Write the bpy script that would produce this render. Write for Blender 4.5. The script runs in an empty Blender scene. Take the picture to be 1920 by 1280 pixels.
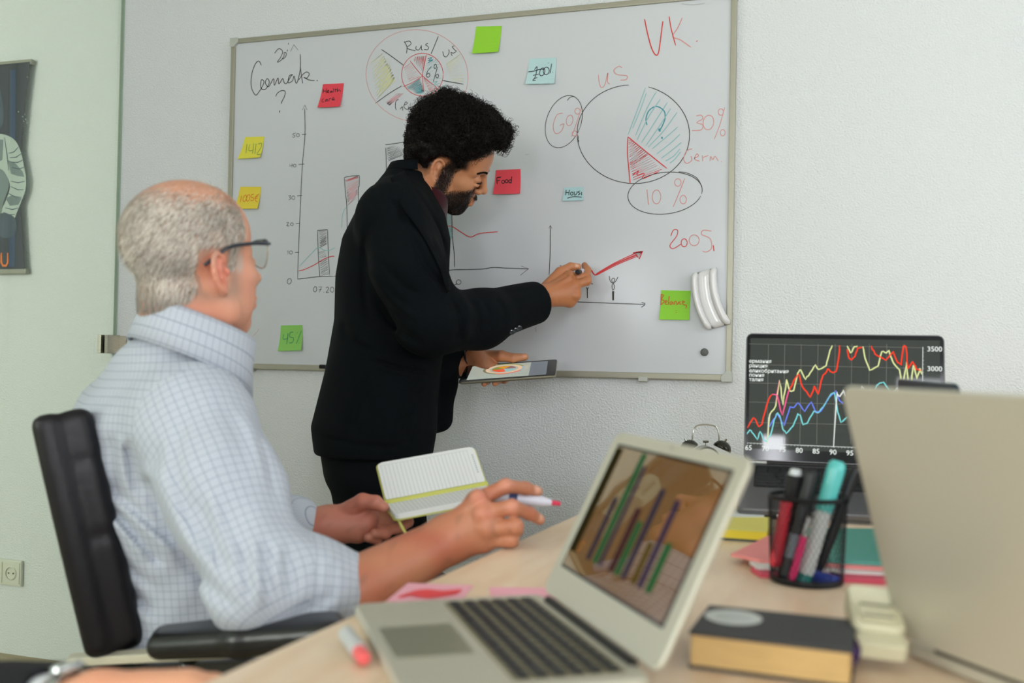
import bpy, bmesh, math, random
import numpy as np
import openvdb
from mathutils import Matrix, Vector

SC = bpy.context.scene
COL = SC.collection
rnd = random.Random(7)
RNG = np.random.default_rng(11)

# ------------------------------------------------------------------ camera
FPX = 1845.0                      # focal length in pixels of a 1920 px wide frame (about 35 mm)
CAM = np.array([1.7618, -2.5680, 1.0053])
_y, _p, _r = 0.32017, 0.01565, 0.01875
_F = np.array([-math.sin(_y)*math.cos(_p), math.cos(_y)*math.cos(_p), math.sin(_p)])
_R0 = np.array([math.cos(_y), math.sin(_y), 0.0]); _U0 = np.cross(_R0, _F)
CR = math.cos(_r)*_R0 + math.sin(_r)*_U0
CU = -math.sin(_r)*_R0 + math.cos(_r)*_U0
CF = _F
cam_data = bpy.data.cameras.new('camera'); cam = bpy.data.objects.new('camera', cam_data); COL.objects.link(cam)
cam_data.sensor_width = 36.0; cam_data.lens = FPX/1920*36.0; cam_data.clip_start = 0.05
mw = Matrix.Identity(4)
for i in range(3):
    mw[i][0] = CR[i]; mw[i][1] = CU[i]; mw[i][2] = -CF[i]; mw[i][3] = CAM[i]
cam.matrix_world = mw
cam_data.dof.use_dof = True; cam_data.dof.focus_distance = 2.5; cam_data.dof.aperture_fstop = 3.7
SC.camera = cam
vs = SC.view_settings
vs.view_transform = 'Standard'; vs.look = 'None'; vs.gamma = 1.0; vs.use_curve_mapping = False
vs.exposure = 0.36

def ray(px, py): return ((px-960)*CR - (py-640)*CU)/FPX + CF
def P(px, py, z): return CAM + z*ray(px, py)
def on_y(px, py, Y=0.0):
    d = ray(px, py); return CAM + (Y-CAM[1])/d[1]*d
def on_z(px, py, Z=0.75):
    d = ray(px, py); return CAM + (Z-CAM[2])/d[2]*d
def on_plane(px, py, o, n):
    d = ray(px, py); return CAM + np.dot(np.asarray(o)-CAM, n)/np.dot(d, n)*d

# ------------------------------------------------------------------ world and lights
world = bpy.data.worlds.new('world'); SC.world = world; world.use_nodes = True
bg = world.node_tree.nodes['Background']; bg.inputs[0].default_value = (0.80, 0.92, 1.0, 1); bg.inputs[1].default_value = 1.0
def area(name, loc, target, sx, sy, power, color):
    d = bpy.data.lights.new(name, 'AREA'); d.shape = 'RECTANGLE'; d.size = sx; d.size_y = sy; d.energy = power; d.color = color
    o = bpy.data.objects.new(name, d); COL.objects.link(o); o.location = loc
    o.rotation_euler = (Vector(target)-Vector(loc)).to_track_quat('-Z', 'Y').to_euler(); return o
# daylight through the windows of the wall on the right and of the wall behind the camera
area('window_daylight', (3.80, -2.0, 1.65), (0.6, -1.8, 1.4), 2.3, 1.6, 19, (0.96, 0.955, 1.0))
area('window_daylight', (1.525, -5.02, 1.5), (1.5, 0, 1.5), .85, 1.2, 48, (0.93, 0.95, 1.0))
area('window_daylight', (2.92, -5.02, 1.7), (2.0, 0, 1.4), 1.05, 1.6, 38, (0.95, 0.96, 1.0))  # lamp of the unseen window added for more light
area('window_daylight', (-2.2, -5.02, 1.7), (-1.6, 0, 1.3), 2.1, 1.6, 98, (0.98, 0.98, 0.92))
area('window_daylight', (.25, -5.02, 1.5), (.25, 0, 1.4), .52, .66, 6, (0.93, 0.97, 1.0))

# ------------------------------------------------------------------ materials
def S(c):  # sRGB 0..255 -> linear
    return tuple(((x/255)/12.92 if x/255 <= .04045 else ((x/255+.055)/1.055)**2.4) for x in c)
MATS = {}
def mat(name, rgb, rough=.5, metal=0., spec=.5, noise=None, bump=None, emit=None, coat=0., sss=0., sheen=0., vcol=False, alpha=None):
    if name in MATS: return MATS[name]
    m = bpy.data.materials.new(name); m.use_nodes = True; nt = m.node_tree; b = nt.nodes['Principled BSDF']
    c = (*S(rgb), 1); b.inputs['Base Color'].default_value = c
    b.inputs['Roughness'].default_value = rough; b.inputs['Metallic'].default_value = metal
    b.inputs['Specular IOR Level'].default_value = spec; b.inputs['Coat Weight'].default_value = coat
    b.inputs['Sheen Weight'].default_value = sheen
    if sss:
        b.inputs['Subsurface Weight'].default_value = sss; b.inputs['Subsurface Radius'].default_value = (.9, .35, .18); b.inputs['Subsurface Scale'].default_value = .006
    last = None
    tc = nt.nodes.new('ShaderNodeTexCoord')
    if vcol:
        a = nt.nodes.new('ShaderNodeAttribute'); a.attribute_name = 'col'; last = a.outputs['Color']
        nt.links.new(last, b.inputs['Base Color'])
    if noise:  # (scale, amount, second colour, stretch)
        n = nt.nodes.new('ShaderNodeTexNoise'); n.inputs['Scale'].default_value = noise[0]; n.inputs['Detail'].default_value = 5
        mp = nt.nodes.new('ShaderNodeMapping'); mp.inputs['Scale'].default_value = noise[3] if len(noise) > 3 else (1, 1, 1)
        nt.links.new(tc.outputs['Object'], mp.inputs[0]); nt.links.new(mp.outputs[0], n.inputs['Vector'])
        mx = nt.nodes.new('ShaderNodeMix'); mx.data_type = 'RGBA'; mx.inputs[6].default_value = c; mx.inputs[7].default_value = (*S(noise[2]), 1)
        mr = nt.nodes.new('ShaderNodeMapRange'); mr.inputs['From Min'].default_value = .35; mr.inputs['From Max'].default_value = .65; mr.inputs['To Max'].default_value = noise[1]
        nt.links.new(n.outputs['Fac'], mr.inputs['Value']); nt.links.new(mr.outputs[0], mx.inputs[0])
        if last is not None: nt.links.new(last, mx.inputs[6])
        nt.links.new(mx.outputs[2], b.inputs['Base Color'])
    if bump:  # (scale, strength, distance, stretch)
        n = nt.nodes.new('ShaderNodeTexNoise'); n.inputs['Scale'].default_value = bump[0]; n.inputs['Detail'].default_value = 3
        mp = nt.nodes.new('ShaderNodeMapping'); mp.inputs['Scale'].default_value = bump[3] if len(bump) > 3 else (1, 1, 1)
        nt.links.new(tc.outputs['Object'], mp.inputs[0]); nt.links.new(mp.outputs[0], n.inputs['Vector'])
        bp = nt.nodes.new('ShaderNodeBump'); bp.inputs['Strength'].default_value = bump[1]; bp.inputs['Distance'].default_value = bump[2]
        nt.links.new(n.outputs['Fac'], bp.inputs['Height']); nt.links.new(bp.outputs[0], b.inputs['Normal'])
    if emit:
        b.inputs['Emission Color'].default_value = (*S(emit[0]), 1); b.inputs['Emission Strength'].default_value = emit[1]
    if alpha is not None: b.inputs['Alpha'].default_value = alpha
    MATS[name] = m; return m

# ------------------------------------------------------------------ objects
def thing(name, label, cat, loc=(0, 0, 0), M=None, group=None):
    o = bpy.data.objects.new(name, None); COL.objects.link(o); o.empty_display_size = .05
    o.matrix_world = M if M is not None else Matrix.Translation(Vector(loc))
    o['label'] = label; o['category'] = cat
    if group: o['group'] = group
    o['_m'] = 1; del o['_m']
    return o
def tag(o, label, cat, group=None):
    o['label'] = label; o['category'] = cat
    if group: o['group'] = group
    return o
def struct(o): o['kind'] = 'structure'; return o
def mesh(name, V, Fc, m=None, parent=None, world=False, smooth=False, bevel=0, label=None, mats=None, midx=None, seg=2):
    me = bpy.data.meshes.new(name); me.from_pydata([tuple(map(float, v)) for v in V], [], [tuple(map(int, f)) for f in Fc]) if not isinstance(V, np.ndarray) or len(V) < 4000 else fast_mesh(me, V, Fc)
    for mm in (mats or ([m] if m else [])): me.materials.append(mm)
    if midx is not None: me.polygons.foreach_set('material_index', np.asarray(midx, np.int32))
    if bevel:
        bm = bmesh.new(); bm.from_mesh(me); bmesh.ops.bevel(bm, geom=list(bm.edges), offset=bevel, segments=seg, profile=.6, affect='EDGES', clamp_overlap=True); bm.to_mesh(me); bm.free()
    if smooth or bevel: me.shade_smooth() if smooth else None
    o = bpy.data.objects.new(name, me); COL.objects.link(o)
    if parent is not None: put(o, parent, world)
    if label: o['label'] = label
    return o
def wm(o):   # world matrix through the parents, without needing a scene update
    if o.parent is None: return o.matrix_world.copy() if o.type == 'EMPTY' else o.matrix_basis.copy()
    return wm(o.parent) @ o.matrix_parent_inverse @ o.matrix_basis
def put(o, parent, world=False):
    o.parent = parent
    o.matrix_parent_inverse = wm(parent).inverted() if world else Matrix.Identity(4)
def fast_mesh(me, V, Q):
    Q = np.asarray(Q, np.int32); me.vertices.add(len(V)); me.vertices.foreach_set('co', np.asarray(V, np.float32).ravel())
    n = Q.shape[1]; me.loops.add(Q.size); me.loops.foreach_set('vertex_index', Q.ravel())
    me.polygons.add(len(Q)); me.polygons.foreach_set('loop_start', np.arange(0, Q.size, n, dtype=np.int32))
    me.update(calc_edges=True)
def box_vf(x0, x1, y0, y1, z0, z1):
    V = [(x0,y0,z0),(x1,y0,z0),(x1,y1,z0),(x0,y1,z0),(x0,y0,z1),(x1,y0,z1),(x1,y1,z1),(x0,y1,z1)]
    return V, [(0,3,2,1),(4,5,6,7),(0,1,5,4),(1,2,6,5),(2,3,7,6),(3,0,4,7)]
def box(name, b, m, parent=None, bevel=0, world=False, label=None, smooth=False, seg=2):
    V, F_ = box_vf(*b); return mesh(name, V, F_, m, parent, world, smooth, bevel, label, seg=seg)
def merge(parts):
    V, F_ = [], []
    for v, f in parts:
        o = len(V); V += [tuple(x) for x in v]; F_ += [tuple(i+o for i in q) for q in f]
    return V, F_
def rrect(w, h, r, n=6):
    pts = []
    for cx, cy, a0 in ((w/2-r, h/2-r, 0), (-w/2+r, h/2-r, 90), (-w/2+r, -h/2+r, 180), (w/2-r, -h/2+r, 270)):
        for i in range(n+1):
            a = math.radians(a0+90*i/n); pts.append((cx+r*math.cos(a), cy+r*math.sin(a)))
    return pts
def prism(pts, z0, z1, inset=0.0):   # closed outline extruded along z with a small chamfer
    n = len(pts); cx = sum(p[0] for p in pts)/n; cy = sum(p[1] for p in pts)/n
    def ring(z, k):
        return [(cx+(x-cx)*(1-k), cy+(y-cy)*(1-k), z) for x, y in pts]
    if inset:
        s = max(abs(p[0]-cx) for p in pts); k = inset/s; d = inset if z1 > z0 else -inset
        rings = [ring(z0, k), ring(z0+d, 0), ring(z1-d, 0), ring(z1, k)]
    else: rings = [ring(z0, 0), ring(z1, 0)]
    V = sum(rings, []); Fc = []
    for k in range(len(rings)-1):
        for i in range(n):
            j = (i+1) % n; Fc.append((k*n+i, k*n+j, (k+1)*n+j, (k+1)*n+i))
    Fc.append(tuple(range(n-1, -1, -1))); Fc.append(tuple(range((len(rings)-1)*n, len(rings)*n)))
    return V, Fc
def lathe(prof, n=32, cap=True):   # prof: (r, z)
    V, Fc = [], []
    for r, z in prof:
        for i in range(n): a = 2*math.pi*i/n; V.append((r*math.cos(a), r*math.sin(a), z))
    for k in range(len(prof)-1):
        for i in range(n): j = (i+1) % n; Fc.append((k*n+i, k*n+j, (k+1)*n+j, (k+1)*n+i))
    if cap: Fc.append(tuple(range(n-1, -1, -1))); Fc.append(tuple(range((len(prof)-1)*n, len(prof)*n)))
    return V, Fc
def tube(pts, r, n=8, closed=False, cap=True):
    pts = [np.asarray(p, float) for p in pts]; m = len(pts); rr = r if hasattr(r, '__len__') else [r]*m
    V, Fc = [], []; up = None
    for k in range(m):
        a = pts[(k-1) % m] if (closed or k > 0) else pts[k]; b = pts[(k+1) % m] if (closed or k < m-1) else pts[k]
        t = b-a; t = t/(np.linalg.norm(t)+1e-12)
        if up is None: up = np.array([0, 0, 1.]) if abs(t[2]) < .9 else np.array([1., 0, 0])
        u = up-np.dot(up, t)*t; u /= np.linalg.norm(u)+1e-12; up = u; w = np.cross(t, u)
        for i in range(n):
            q = 2*math.pi*i/n; V.append(pts[k]+rr[k]*(math.cos(q)*u+math.sin(q)*w))
    for k in range(m if closed else m-1):
        for i in range(n):
            j = (i+1) % n; k2 = (k+1) % m; Fc.append((k*n+i, k*n+j, k2*n+j, k2*n+i))
    if cap and not closed: Fc.append(tuple(range(n-1, -1, -1))); Fc.append(tuple(range((m-1)*n, m*n)))
    return V, Fc
def frame(o, x, z=None, y=None):
    """4x4 from an origin, an x axis and a rough z (or y) axis"""
    x = np.asarray(x, float); x = x/np.linalg.norm(x)
    if z is not None:
        z = np.asarray(z, float); yv = np.cross(z, x); yv /= np.linalg.norm(yv); zv = np.cross(x, yv)
    else:
        y = np.asarray(y, float); zv = np.cross(x, y); zv /= np.linalg.norm(zv); yv = np.cross(zv, x)
    M = Matrix.Identity(4)
    for i in range(3): M[i][0] = x[i]; M[i][1] = yv[i]; M[i][2] = zv[i]; M[i][3] = float(o[i])
    return M
def npm(M): return np.array([[M[i][j] for j in range(4)] for i in range(4)])
def local(M, p):
    A = npm(M); return A[:3, :3].T @ (np.asarray(p)-A[:3, 3])
def spline(pts, k=4, closed=False):
    pts = np.asarray(pts, float); n = len(pts)
    if n < 3: return pts
    out = []
    rngi = range(n if closed else n-1)
    for i in rngi:
        p0 = pts[(i-1) % n] if closed or i > 0 else pts[i]; p1 = pts[i]; p2 = pts[(i+1) % n]
        p3 = pts[(i+2) % n] if closed or i+2 < n else pts[(i+1) % n]
        for j in range(k):
            t = j/k; out.append(.5*((2*p1)+(-p0+p2)*t+(2*p0-5*p1+4*p2-p3)*t*t+(-p0+3*p1-3*p2+p3)*t**3))
    if not closed: out.append(pts[-1])
    return np.array(out)
def ribbon(poly, w, lift, nrm, closed=False):
    """flat band along 3D points, facing nrm"""
    p = np.asarray(poly, float); n = len(p); nrm = np.asarray(nrm, float)
    t = np.gradient(p, axis=0) if n > 1 else np.array([[1, 0, 0.]])
    if closed: t = np.roll(p, -1, 0)-np.roll(p, 1, 0)
    t /= np.linalg.norm(t, axis=1)[:, None]+1e-12
    s = np.cross(t, nrm); s /= np.linalg.norm(s, axis=1)[:, None]+1e-12
    p = p+nrm*lift
    ww = np.full(n, w/2.0)
    if not closed and n > 2: ww[0] *= .6; ww[-1] *= .6
    V = np.concatenate([p-s*ww[:, None], p+s*ww[:, None]])
    Fc = [(i, i+1, n+i+1, n+i) for i in range(n-1)]
    if closed: Fc.append((n-1, 0, n, 2*n-1))
    return V, Fc
def text_vf(s, size, align='LEFT', bold=0.0):
    c = bpy.data.curves.new('t', 'FONT'); c.body = s; c.size = size; c.align_x = align; c.align_y = 'CENTER'; c.resolution_u = 3; c.offset = bold
    o = bpy.data.objects.new('t', c); COL.objects.link(o); dg = bpy.context.evaluated_depsgraph_get(); me = bpy.data.meshes.new_from_object(o.evaluated_get(dg))
    V = [tuple(v.co) for v in me.vertices]; Fc = [tuple(p.vertices) for p in me.polygons]
    bpy.data.objects.remove(o); bpy.data.curves.remove(c); bpy.data.meshes.remove(me); return V, Fc

# ------------------------------------------------------------------ sculpting volume (signed distances -> one continuous skin)
class Vol:
    def __init__(s, lo, hi, h):
        s.lo = np.array(lo, float); s.h = h; s.n = np.ceil((np.array(hi)-s.lo)/h).astype(int)+1
        s.D = np.full(s.n, 1.0, np.float32); s.ax = [s.lo[i]+h*np.arange(s.n[i]) for i in range(3)]
    def blk(s, lo, hi):
        a = np.clip(np.floor((np.array(lo)-s.lo)/s.h).astype(int), 0, s.n); b = np.clip(np.ceil((np.array(hi)-s.lo)/s.h).astype(int)+1, 0, s.n)
        sl = tuple(slice(a[i], b[i]) for i in range(3))
        X, Y, Z = np.meshgrid(*[s.ax[i][sl[i]] for i in range(3)], indexing='ij', sparse=True); return sl, X, Y, Z
    def comb(s, sl, d, k, mode):
        A = s.D[sl]; d = d.astype(np.float32)
        if A.size == 0: return
        if mode == 'add':
            if k > 0:
                hh = np.maximum(k-np.abs(A-d), 0)/k; s.D[sl] = np.minimum(A, d)-hh*hh*k*.25
            else: s.D[sl] = np.minimum(A, d)
        else:
            d = -d
            if k > 0:
                hh = np.maximum(k-np.abs(A-d), 0)/k; s.D[sl] = np.maximum(A, d)+hh*hh*k*.25
            else: s.D[sl] = np.maximum(A, d)
    def cone(s, a, b, ra, rb, k=.01, mode='add'):
        a = np.asarray(a, float); b = np.asarray(b, float); m = max(ra, rb)+k+3*s.h
        sl, X, Y, Z = s.blk(np.minimum(a, b)-m, np.maximum(a, b)+m); e = b-a; L2 = max(float(e@e), 1e-12)
        t = np.clip(((X-a[0])*e[0]+(Y-a[1])*e[1]+(Z-a[2])*e[2])/L2, 0, 1)
        d = np.sqrt((X-a[0]-t*e[0])**2+(Y-a[1]-t*e[1])**2+(Z-a[2]-t*e[2])**2)-(ra+(rb-ra)*t)
        s.comb(sl, d, k, mode)
    def chain(s, pts, rs, k=.01, mode='add'):
        for i in range(len(pts)-1): s.cone(pts[i], pts[i+1], rs[i], rs[i+1], k, mode)
    def ell(s, c, r, k=.01, mode='add', R=None):
        c = np.asarray(c, float); r = np.asarray(r, float); m = r.max()+k+3*s.h
        ext = r+k+3*s.h if R is None else np.array([m]*3)
        sl, X, Y, Z = s.blk(c-ext, c+ext); x = X-c[0]; y = Y-c[1]; z = Z-c[2]
        if R is not None: x, y, z = [x*R[0][i]+y*R[1][i]+z*R[2][i] for i in range(3)]
        k0 = np.sqrt((x/r[0])**2+(y/r[1])**2+(z/r[2])**2); k1 = np.sqrt((x/r[0]**2)**2+(y/r[1]**2)**2+(z/r[2]**2)**2)+1e-9
        s.comb(sl, k0*(k0-1)/k1, k, mode)
    def loft(s, st, k=.02, ex=2.4, mode='add'):
        """st: (centre, forward dir, side dir, rf, rs) from low to high, cut by horizontal levels"""
        C = np.array([q[0] for q in st]); rf = np.array([q[3] for q in st]); rs = np.array([q[4] for q in st])
        A = np.array([q[1] for q in st]); B = np.array([q[2] for q in st]); m = max(rf.max(), rs.max())+k+3*s.h
        lo = C.min(0)-m; hi = C.max(0)+m; lo[2] = C[0, 2]-.03; hi[2] = C[-1, 2]+.03
        sl, X, Y, Z = s.blk(lo, hi); z = Z[0, 0, :]
        f = lambda a: np.interp(z, C[:, 2], a)[None, None, :]
        dx = X-f(C[:, 0]); dy = Y-f(C[:, 1])
        u = (dx*f(A[:, 0])+dy*f(A[:, 1]))/f(rf); v = (dx*f(B[:, 0])+dy*f(B[:, 1]))/f(rs)
        g = (np.abs(u)**ex+np.abs(v)**ex)**(1/ex); d = (g-1)*np.minimum(f(rf), f(rs))
        dz = np.maximum(C[0, 2]-Z, Z-C[-1, 2]); d = np.maximum(d, dz+0*d); s.comb(sl, d, k, mode)
    def field(s, fn, lo=None, hi=None):
        sl, X, Y, Z = s.blk(s.lo if lo is None else lo, s.ax_hi() if hi is None else hi)
        s.D[sl] = fn(s.D[sl], X, Y, Z)
    def ax_hi(s): return s.lo+s.h*(s.n-1)
    def fold(s, line, w, amp, zmax=None, zmin=0, taper=True):
        """crease (amp>0) or ridge (amp<0) that follows a line drawn as (px, py); w in px, amp in m; only on the side nearer than zmax"""
        L = spline(line, 6); lo = np.full(3, 1e9); hi = -lo
        zz0 = zmin or .9; zz1 = zmax or 3.2
        for p in (L.min(0)-3*w, L.max(0)+3*w, (L[:, 0].min()-3*w, L[:, 1].max()+3*w), (L[:, 0].max()+3*w, L[:, 1].min()-3*w)):
            for z in (zz0, zz1): q = P(p[0], p[1], z); lo = np.minimum(lo, q); hi = np.maximum(hi, q)
        sl, X, Y, Z = s.blk(lo, hi); A = s.D[sl]
        if A.size == 0: return
        idx = np.nonzero(np.abs(A) < 4*s.h+abs(amp)*2)
        x = X[idx[0], 0, 0]-CAM[0]; y = Y[0, idx[1], 0]-CAM[1]; z = Z[0, 0, idx[2]]-CAM[2]
        d = x*CF[0]+y*CF[1]+z*CF[2]; u = 960+FPX*(x*CR[0]+y*CR[1]+z*CR[2])/d; v = 640-FPX*(x*CU[0]+y*CU[1]+z*CU[2])/d
        best = np.full(len(u), 1e9); bt = np.zeros(len(u)); n = len(L)-1
        for i in range(n):
            a = L[i]; e = L[i+1]-a; t = np.clip(((u-a[0])*e[0]+(v-a[1])*e[1])/(e@e+1e-9), 0, 1)
            q = (u-a[0]-t*e[0])**2+(v-a[1]-t*e[1])**2; mk = q < best; best[mk] = q[mk]; bt[mk] = (i+t[mk])/n
        g = np.exp(-best/(w*w))*amp
        if taper: g *= np.clip(np.sin(np.pi*np.clip(bt, .02, .98))*1.6, 0, 1)
        if zmax: g *= np.clip((zmax-d)/.03, 0, 1)
        if zmin: g *= np.clip((d-zmin)/.03, 0, 1)
        A[idx] += g.astype(np.float32); s.D[sl] = A
    def noise(s, amp, freq, seed=0, stretch=(1, 1, 1), lo=None, hi=None):
        r = np.random.default_rng(seed); ks = r.normal(size=(7, 3)); ks /= np.linalg.norm(ks, axis=1)[:, None]; ks *= freq*r.uniform(.6, 1.5, (7, 1)); ks = ks*np.array(stretch); ph = r.uniform(0, 6.28, 7)
        def fn(D, X, Y, Z):
            o = 0
            for kk, p in zip(ks, ph): o = o+np.sin(X*kk[0]+Y*kk[1]+Z*kk[2]+p)
            return D+(amp/2.6*o).astype(np.float32)
        s.field(fn, lo, hi)
    def out(s, smooth=0):
        D = s.D
        for _ in range(smooth):
            for a in range(3): D = (np.roll(D, 1, a)+2*D+np.roll(D, -1, a))*.25
        g = openvdb.FloatGrid(background=1.0); g.copyFromArray(np.ascontiguousarray(np.clip(D, -.05, 1.0), dtype=np.float32))
        pts, quads = g.convertToQuads(isovalue=0.0); V = np.asarray(pts, float)*s.h+s.lo; Q = np.asarray(quads, np.int64)
        a, b, c = V[Q[:, 0]], V[Q[:, 1]], V[Q[:, 2]]; vol = np.einsum('ij,ij->i', a, np.cross(b, c)).sum()
        if vol < 0: Q = Q[:, ::-1]
        return V, Q
def surf(V, px, py, r=4.0, lift=0.0):
    """nearest skin point of a mesh along the line of sight through a place of the photograph"""
    d = V-CAM; z = d@CF; u = 960+FPX*(d@CR)/z; v = 640-FPX*(d@CU)/z
    mk = (u-px)**2+(v-py)**2 < r*r
    if not mk.any(): return surf(V, px, py, r*1.8, lift)
    i = np.argmin(np.where(mk, z, 9e9)); p = V[i]; return P(px, py, z[i]-lift)
def join_vq(L):
    V = np.concatenate([v for v, _ in L]); o = 0; Q = []
    for v, q in L: Q.append(q+o); o += len(v)
    return V, np.concatenate(Q)
def set_col(o, cols):
    a = o.data.color_attributes.new('col', 'FLOAT_COLOR', 'POINT'); c = np.ones((len(cols), 4), np.float32); c[:, :3] = cols; a.data.foreach_set('color', c.ravel())
def lin(rgb): return np.array(S(rgb))
def set_uv(o, V, Q, segs):
    """cloth coordinates in metres from limb segments (a, b, ref, radius): around the limb and along it"""
    c = V[Q].mean(1); best = np.full(len(c), 1e9); pick = np.zeros(len(c), int)
    for i, (a, b, ref, r) in enumerate(segs):
        a = np.asarray(a); e = np.asarray(b)-a; t = np.clip((c-a)@e/(e@e), 0, 1); d = np.linalg.norm(c-a-t[:, None]*e, axis=1)/r
        mk = d < best; best[mk] = d[mk]; pick[mk] = i
    uv = np.zeros((len(Q), Q.shape[1], 2), np.float32)
    for i, (a, b, ref, r) in enumerate(segs):
        mk = pick == i
        if not mk.any(): continue
        a = np.asarray(a); e = np.asarray(b)-a; e = e/np.linalg.norm(e); u = np.asarray(ref, float); u = u-u@e*e; u /= np.linalg.norm(u); w = np.cross(e, u)
        p = V[Q[mk]]-a; ang = np.arctan2(p@w, p@u); cc = c[mk]-a; a0 = np.arctan2(cc@w, cc@u)[:, None]
        ang = a0+(ang-a0+np.pi) % (2*np.pi)-np.pi
        uv[mk, :, 0] = ang*r; uv[mk, :, 1] = p@e
    l = o.data.uv_layers.new(name='cloth'); l.data.foreach_set('uv', uv.reshape(-1, 2).ravel())

# ================================================================== the room
m_wall = mat('wall_stucco', (226, 230, 229), .85, bump=(205, .9, .0045))
m_ceil = mat('ceiling_paint', (235, 235, 230), .9)
m_floor = mat('floor_wood', (176, 160, 128), .45, noise=(3, .8, (156, 140, 108), (1, 9, 1)))
m_trim = mat('white_trim', (226, 226, 222), .5)
m_win = mat('window_frame_white', (232, 233, 232), .35)
XL, XR, YF, YB, H = -3.6, 3.6, -4.85, 0.0, 2.75
struct(box('wall_back', (XL-.1, XR+.1, 0, .12, 0, H), m_wall))
struct(box('floor', (XL-.1, XR+.1, YF-.1, 0, -.06, 0), m_floor))
struct(box('ceiling', (XL-.1, XR+.1, YF-.1, .12, H, H+.08), m_ceil))
struct(box('wall_left', (XL-.1, XL, YF-.1, 0, 0, H), m_wall))
def wall_with_hole(name, a0, a1, h0, h1, fn, m):
    """a wall strip with one opening (a0..a1 along, h0..h1 up), made of four blocks; fn maps (along0, along1, z0, z1) to a box"""
    parts = [box_vf(*fn(*q)) for q in ((None, a0, 0, H), (a1, None, 0, H), (a0, a1, 0, h0), (a0, a1, h1, H))]
    V, Fc = merge(parts); return struct(mesh(name, V, Fc, m))
wall_with_hole('wall_right', -3.1, -.9, .9, 2.4, lambda a, b, z0, z1: (XR, XR+.12, YF if a is None else a, 0 if b is None else b, z0, z1), m_wall)
V, Fc = merge([box_vf(*q) for q in ((XL, -3.2, YF-.12, YF, 0, H), (-3.2, -1.2, YF-.12, YF, 0, .95), (-3.2, -1.2, YF-.12, YF, 2.45, H), (-1.2, .02, YF-.12, YF, 0, H),
    (.02, .48, YF-.12, YF, 0, 1.2), (.02, .48, YF-.12, YF, 1.8, H), (.48, 1.15, YF-.12, YF, 0, H), (1.15, 1.9, YF-.12, YF, 0, .95), (1.15, 1.9, YF-.12, YF, 2.05, H), (1.9, 2.45, YF-.12, YF, 0, H), (2.45, 3.4, YF-.12, YF, 0, .95), (2.45, 3.4, YF-.12, YF, 2.45, H), (3.4, XR, YF-.12, YF, 0, H))])
struct(mesh('wall_front', V, Fc, m_wall))
def window(name, o, ax, w, z0, z1, nrm, panes):
    ax = np.array(ax, float); M = frame(o, ax, z=(0, 0, 1)); r = bpy.data.objects.new(name, None); COL.objects.link(r); r.matrix_world = M; r['kind'] = 'structure'
    t = .05
    fr = merge([box_vf(0, w, -.03, .03, 0, t), box_vf(0, w, -.03, .03, z1-z0-t, z1-z0), box_vf(0, t, -.03, .03, t, z1-z0-t), box_vf(w-t, w, -.03, .03, t, z1-z0-t)])
    mesh('window_frame', *fr, m_win, r)
    for i in range(1, panes): box('mullion', (w*i/panes-.025, w*i/panes+.025, -.028, .028, t, z1-z0-t), m_win, r)
    return r
window('window_1', (XR+.06, -3.1, .9), (0, 1, 0), 2.2, .9, 2.4, None, 2)
w2o = window('window_2', (1.15, YF-.06, .95), (1, 0, 0), .75, .95, 2.05, None, 1)
box('mullion', (.40, .57, -.028, .028, .05, 1.05), m_win, w2o)
window('added_window', (2.45, YF-.06, .95), (1, 0, 0), .95, .95, 2.45, None, 2)  # unseen window, added to bring in light further right
window('window_3', (-3.2, YF-.06, .95), (1, 0, 0), 2.0, .95, 2.45, None, 2)
window('window_4', (.02, YF-.06, 1.2), (1, 0, 0), .46, 1.2, 1.8, None, 1)

# glass partition that meets the wall on the left, with its clamp, and what is fixed to the wall beyond it
m_glass = bpy.data.materials.new('green_tinted_glass'); m_glass.use_nodes = True; nt = m_glass.node_tree; nt.nodes.clear()
out = nt.nodes.new('ShaderNodeOutputMaterial'); tr = nt.nodes.new('ShaderNodeBsdfTransparent'); tr.inputs[0].default_value = (*S((246, 250, 246)), 1)
gl = nt.nodes.new('ShaderNodeBsdfGlossy'); gl.inputs['Roughness'].default_value = .0; gl.inputs[0].default_value = (1, 1, 1, 1)
fn_ = nt.nodes.new('ShaderNodeFresnel'); fn_.inputs[0].default_value = 1.25; mx = nt.nodes.new('ShaderNodeMixShader')
nt.links.new(fn_.outputs[0], mx.inputs[0]); nt.links.new(tr.outputs[0], mx.inputs[1]); nt.links.new(gl.outputs[0], mx.inputs[2]); nt.links.new(mx.outputs[0], out.inputs[0])
gx = on_y(224, 350)[0]
glass_edge = mat('glass_edge_green', (166, 186, 166), .3)
gp = struct(thing('wall_partition', '', 'x', (gx, 0, 0))); del gp['label'], gp['category']
box('glass_pane', (-.006, .004, -3.2, -.004, .01, 2.72), m_glass, gp)
box('edge_strip', (-.007, .005, -.0045, -.0005, .01, 2.72), glass_edge, gp)
m_steel = mat('brushed_steel', (188, 184, 170), .32, .85, noise=(60, .5, (160, 155, 140), (1, 1, 12)))
zc = on_y(200, 645)[2]
cl = thing('glass_clamp', 'small square steel clamp holding the edge of the glass partition', 'bracket', (gx, 0, zc))
box('clamp_plate', (.007, .019, -.058, -.002, -.029, .029), m_steel, cl, bevel=.0015)
box('clamp_plate', (-.019, -.007, -.058, -.002, -.029, .029), m_steel, cl, bevel=.0015)
box('wall_foot', (-.012, .045, -.006, -.0005, -.027, .027), m_steel, cl, bevel=.001)

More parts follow.
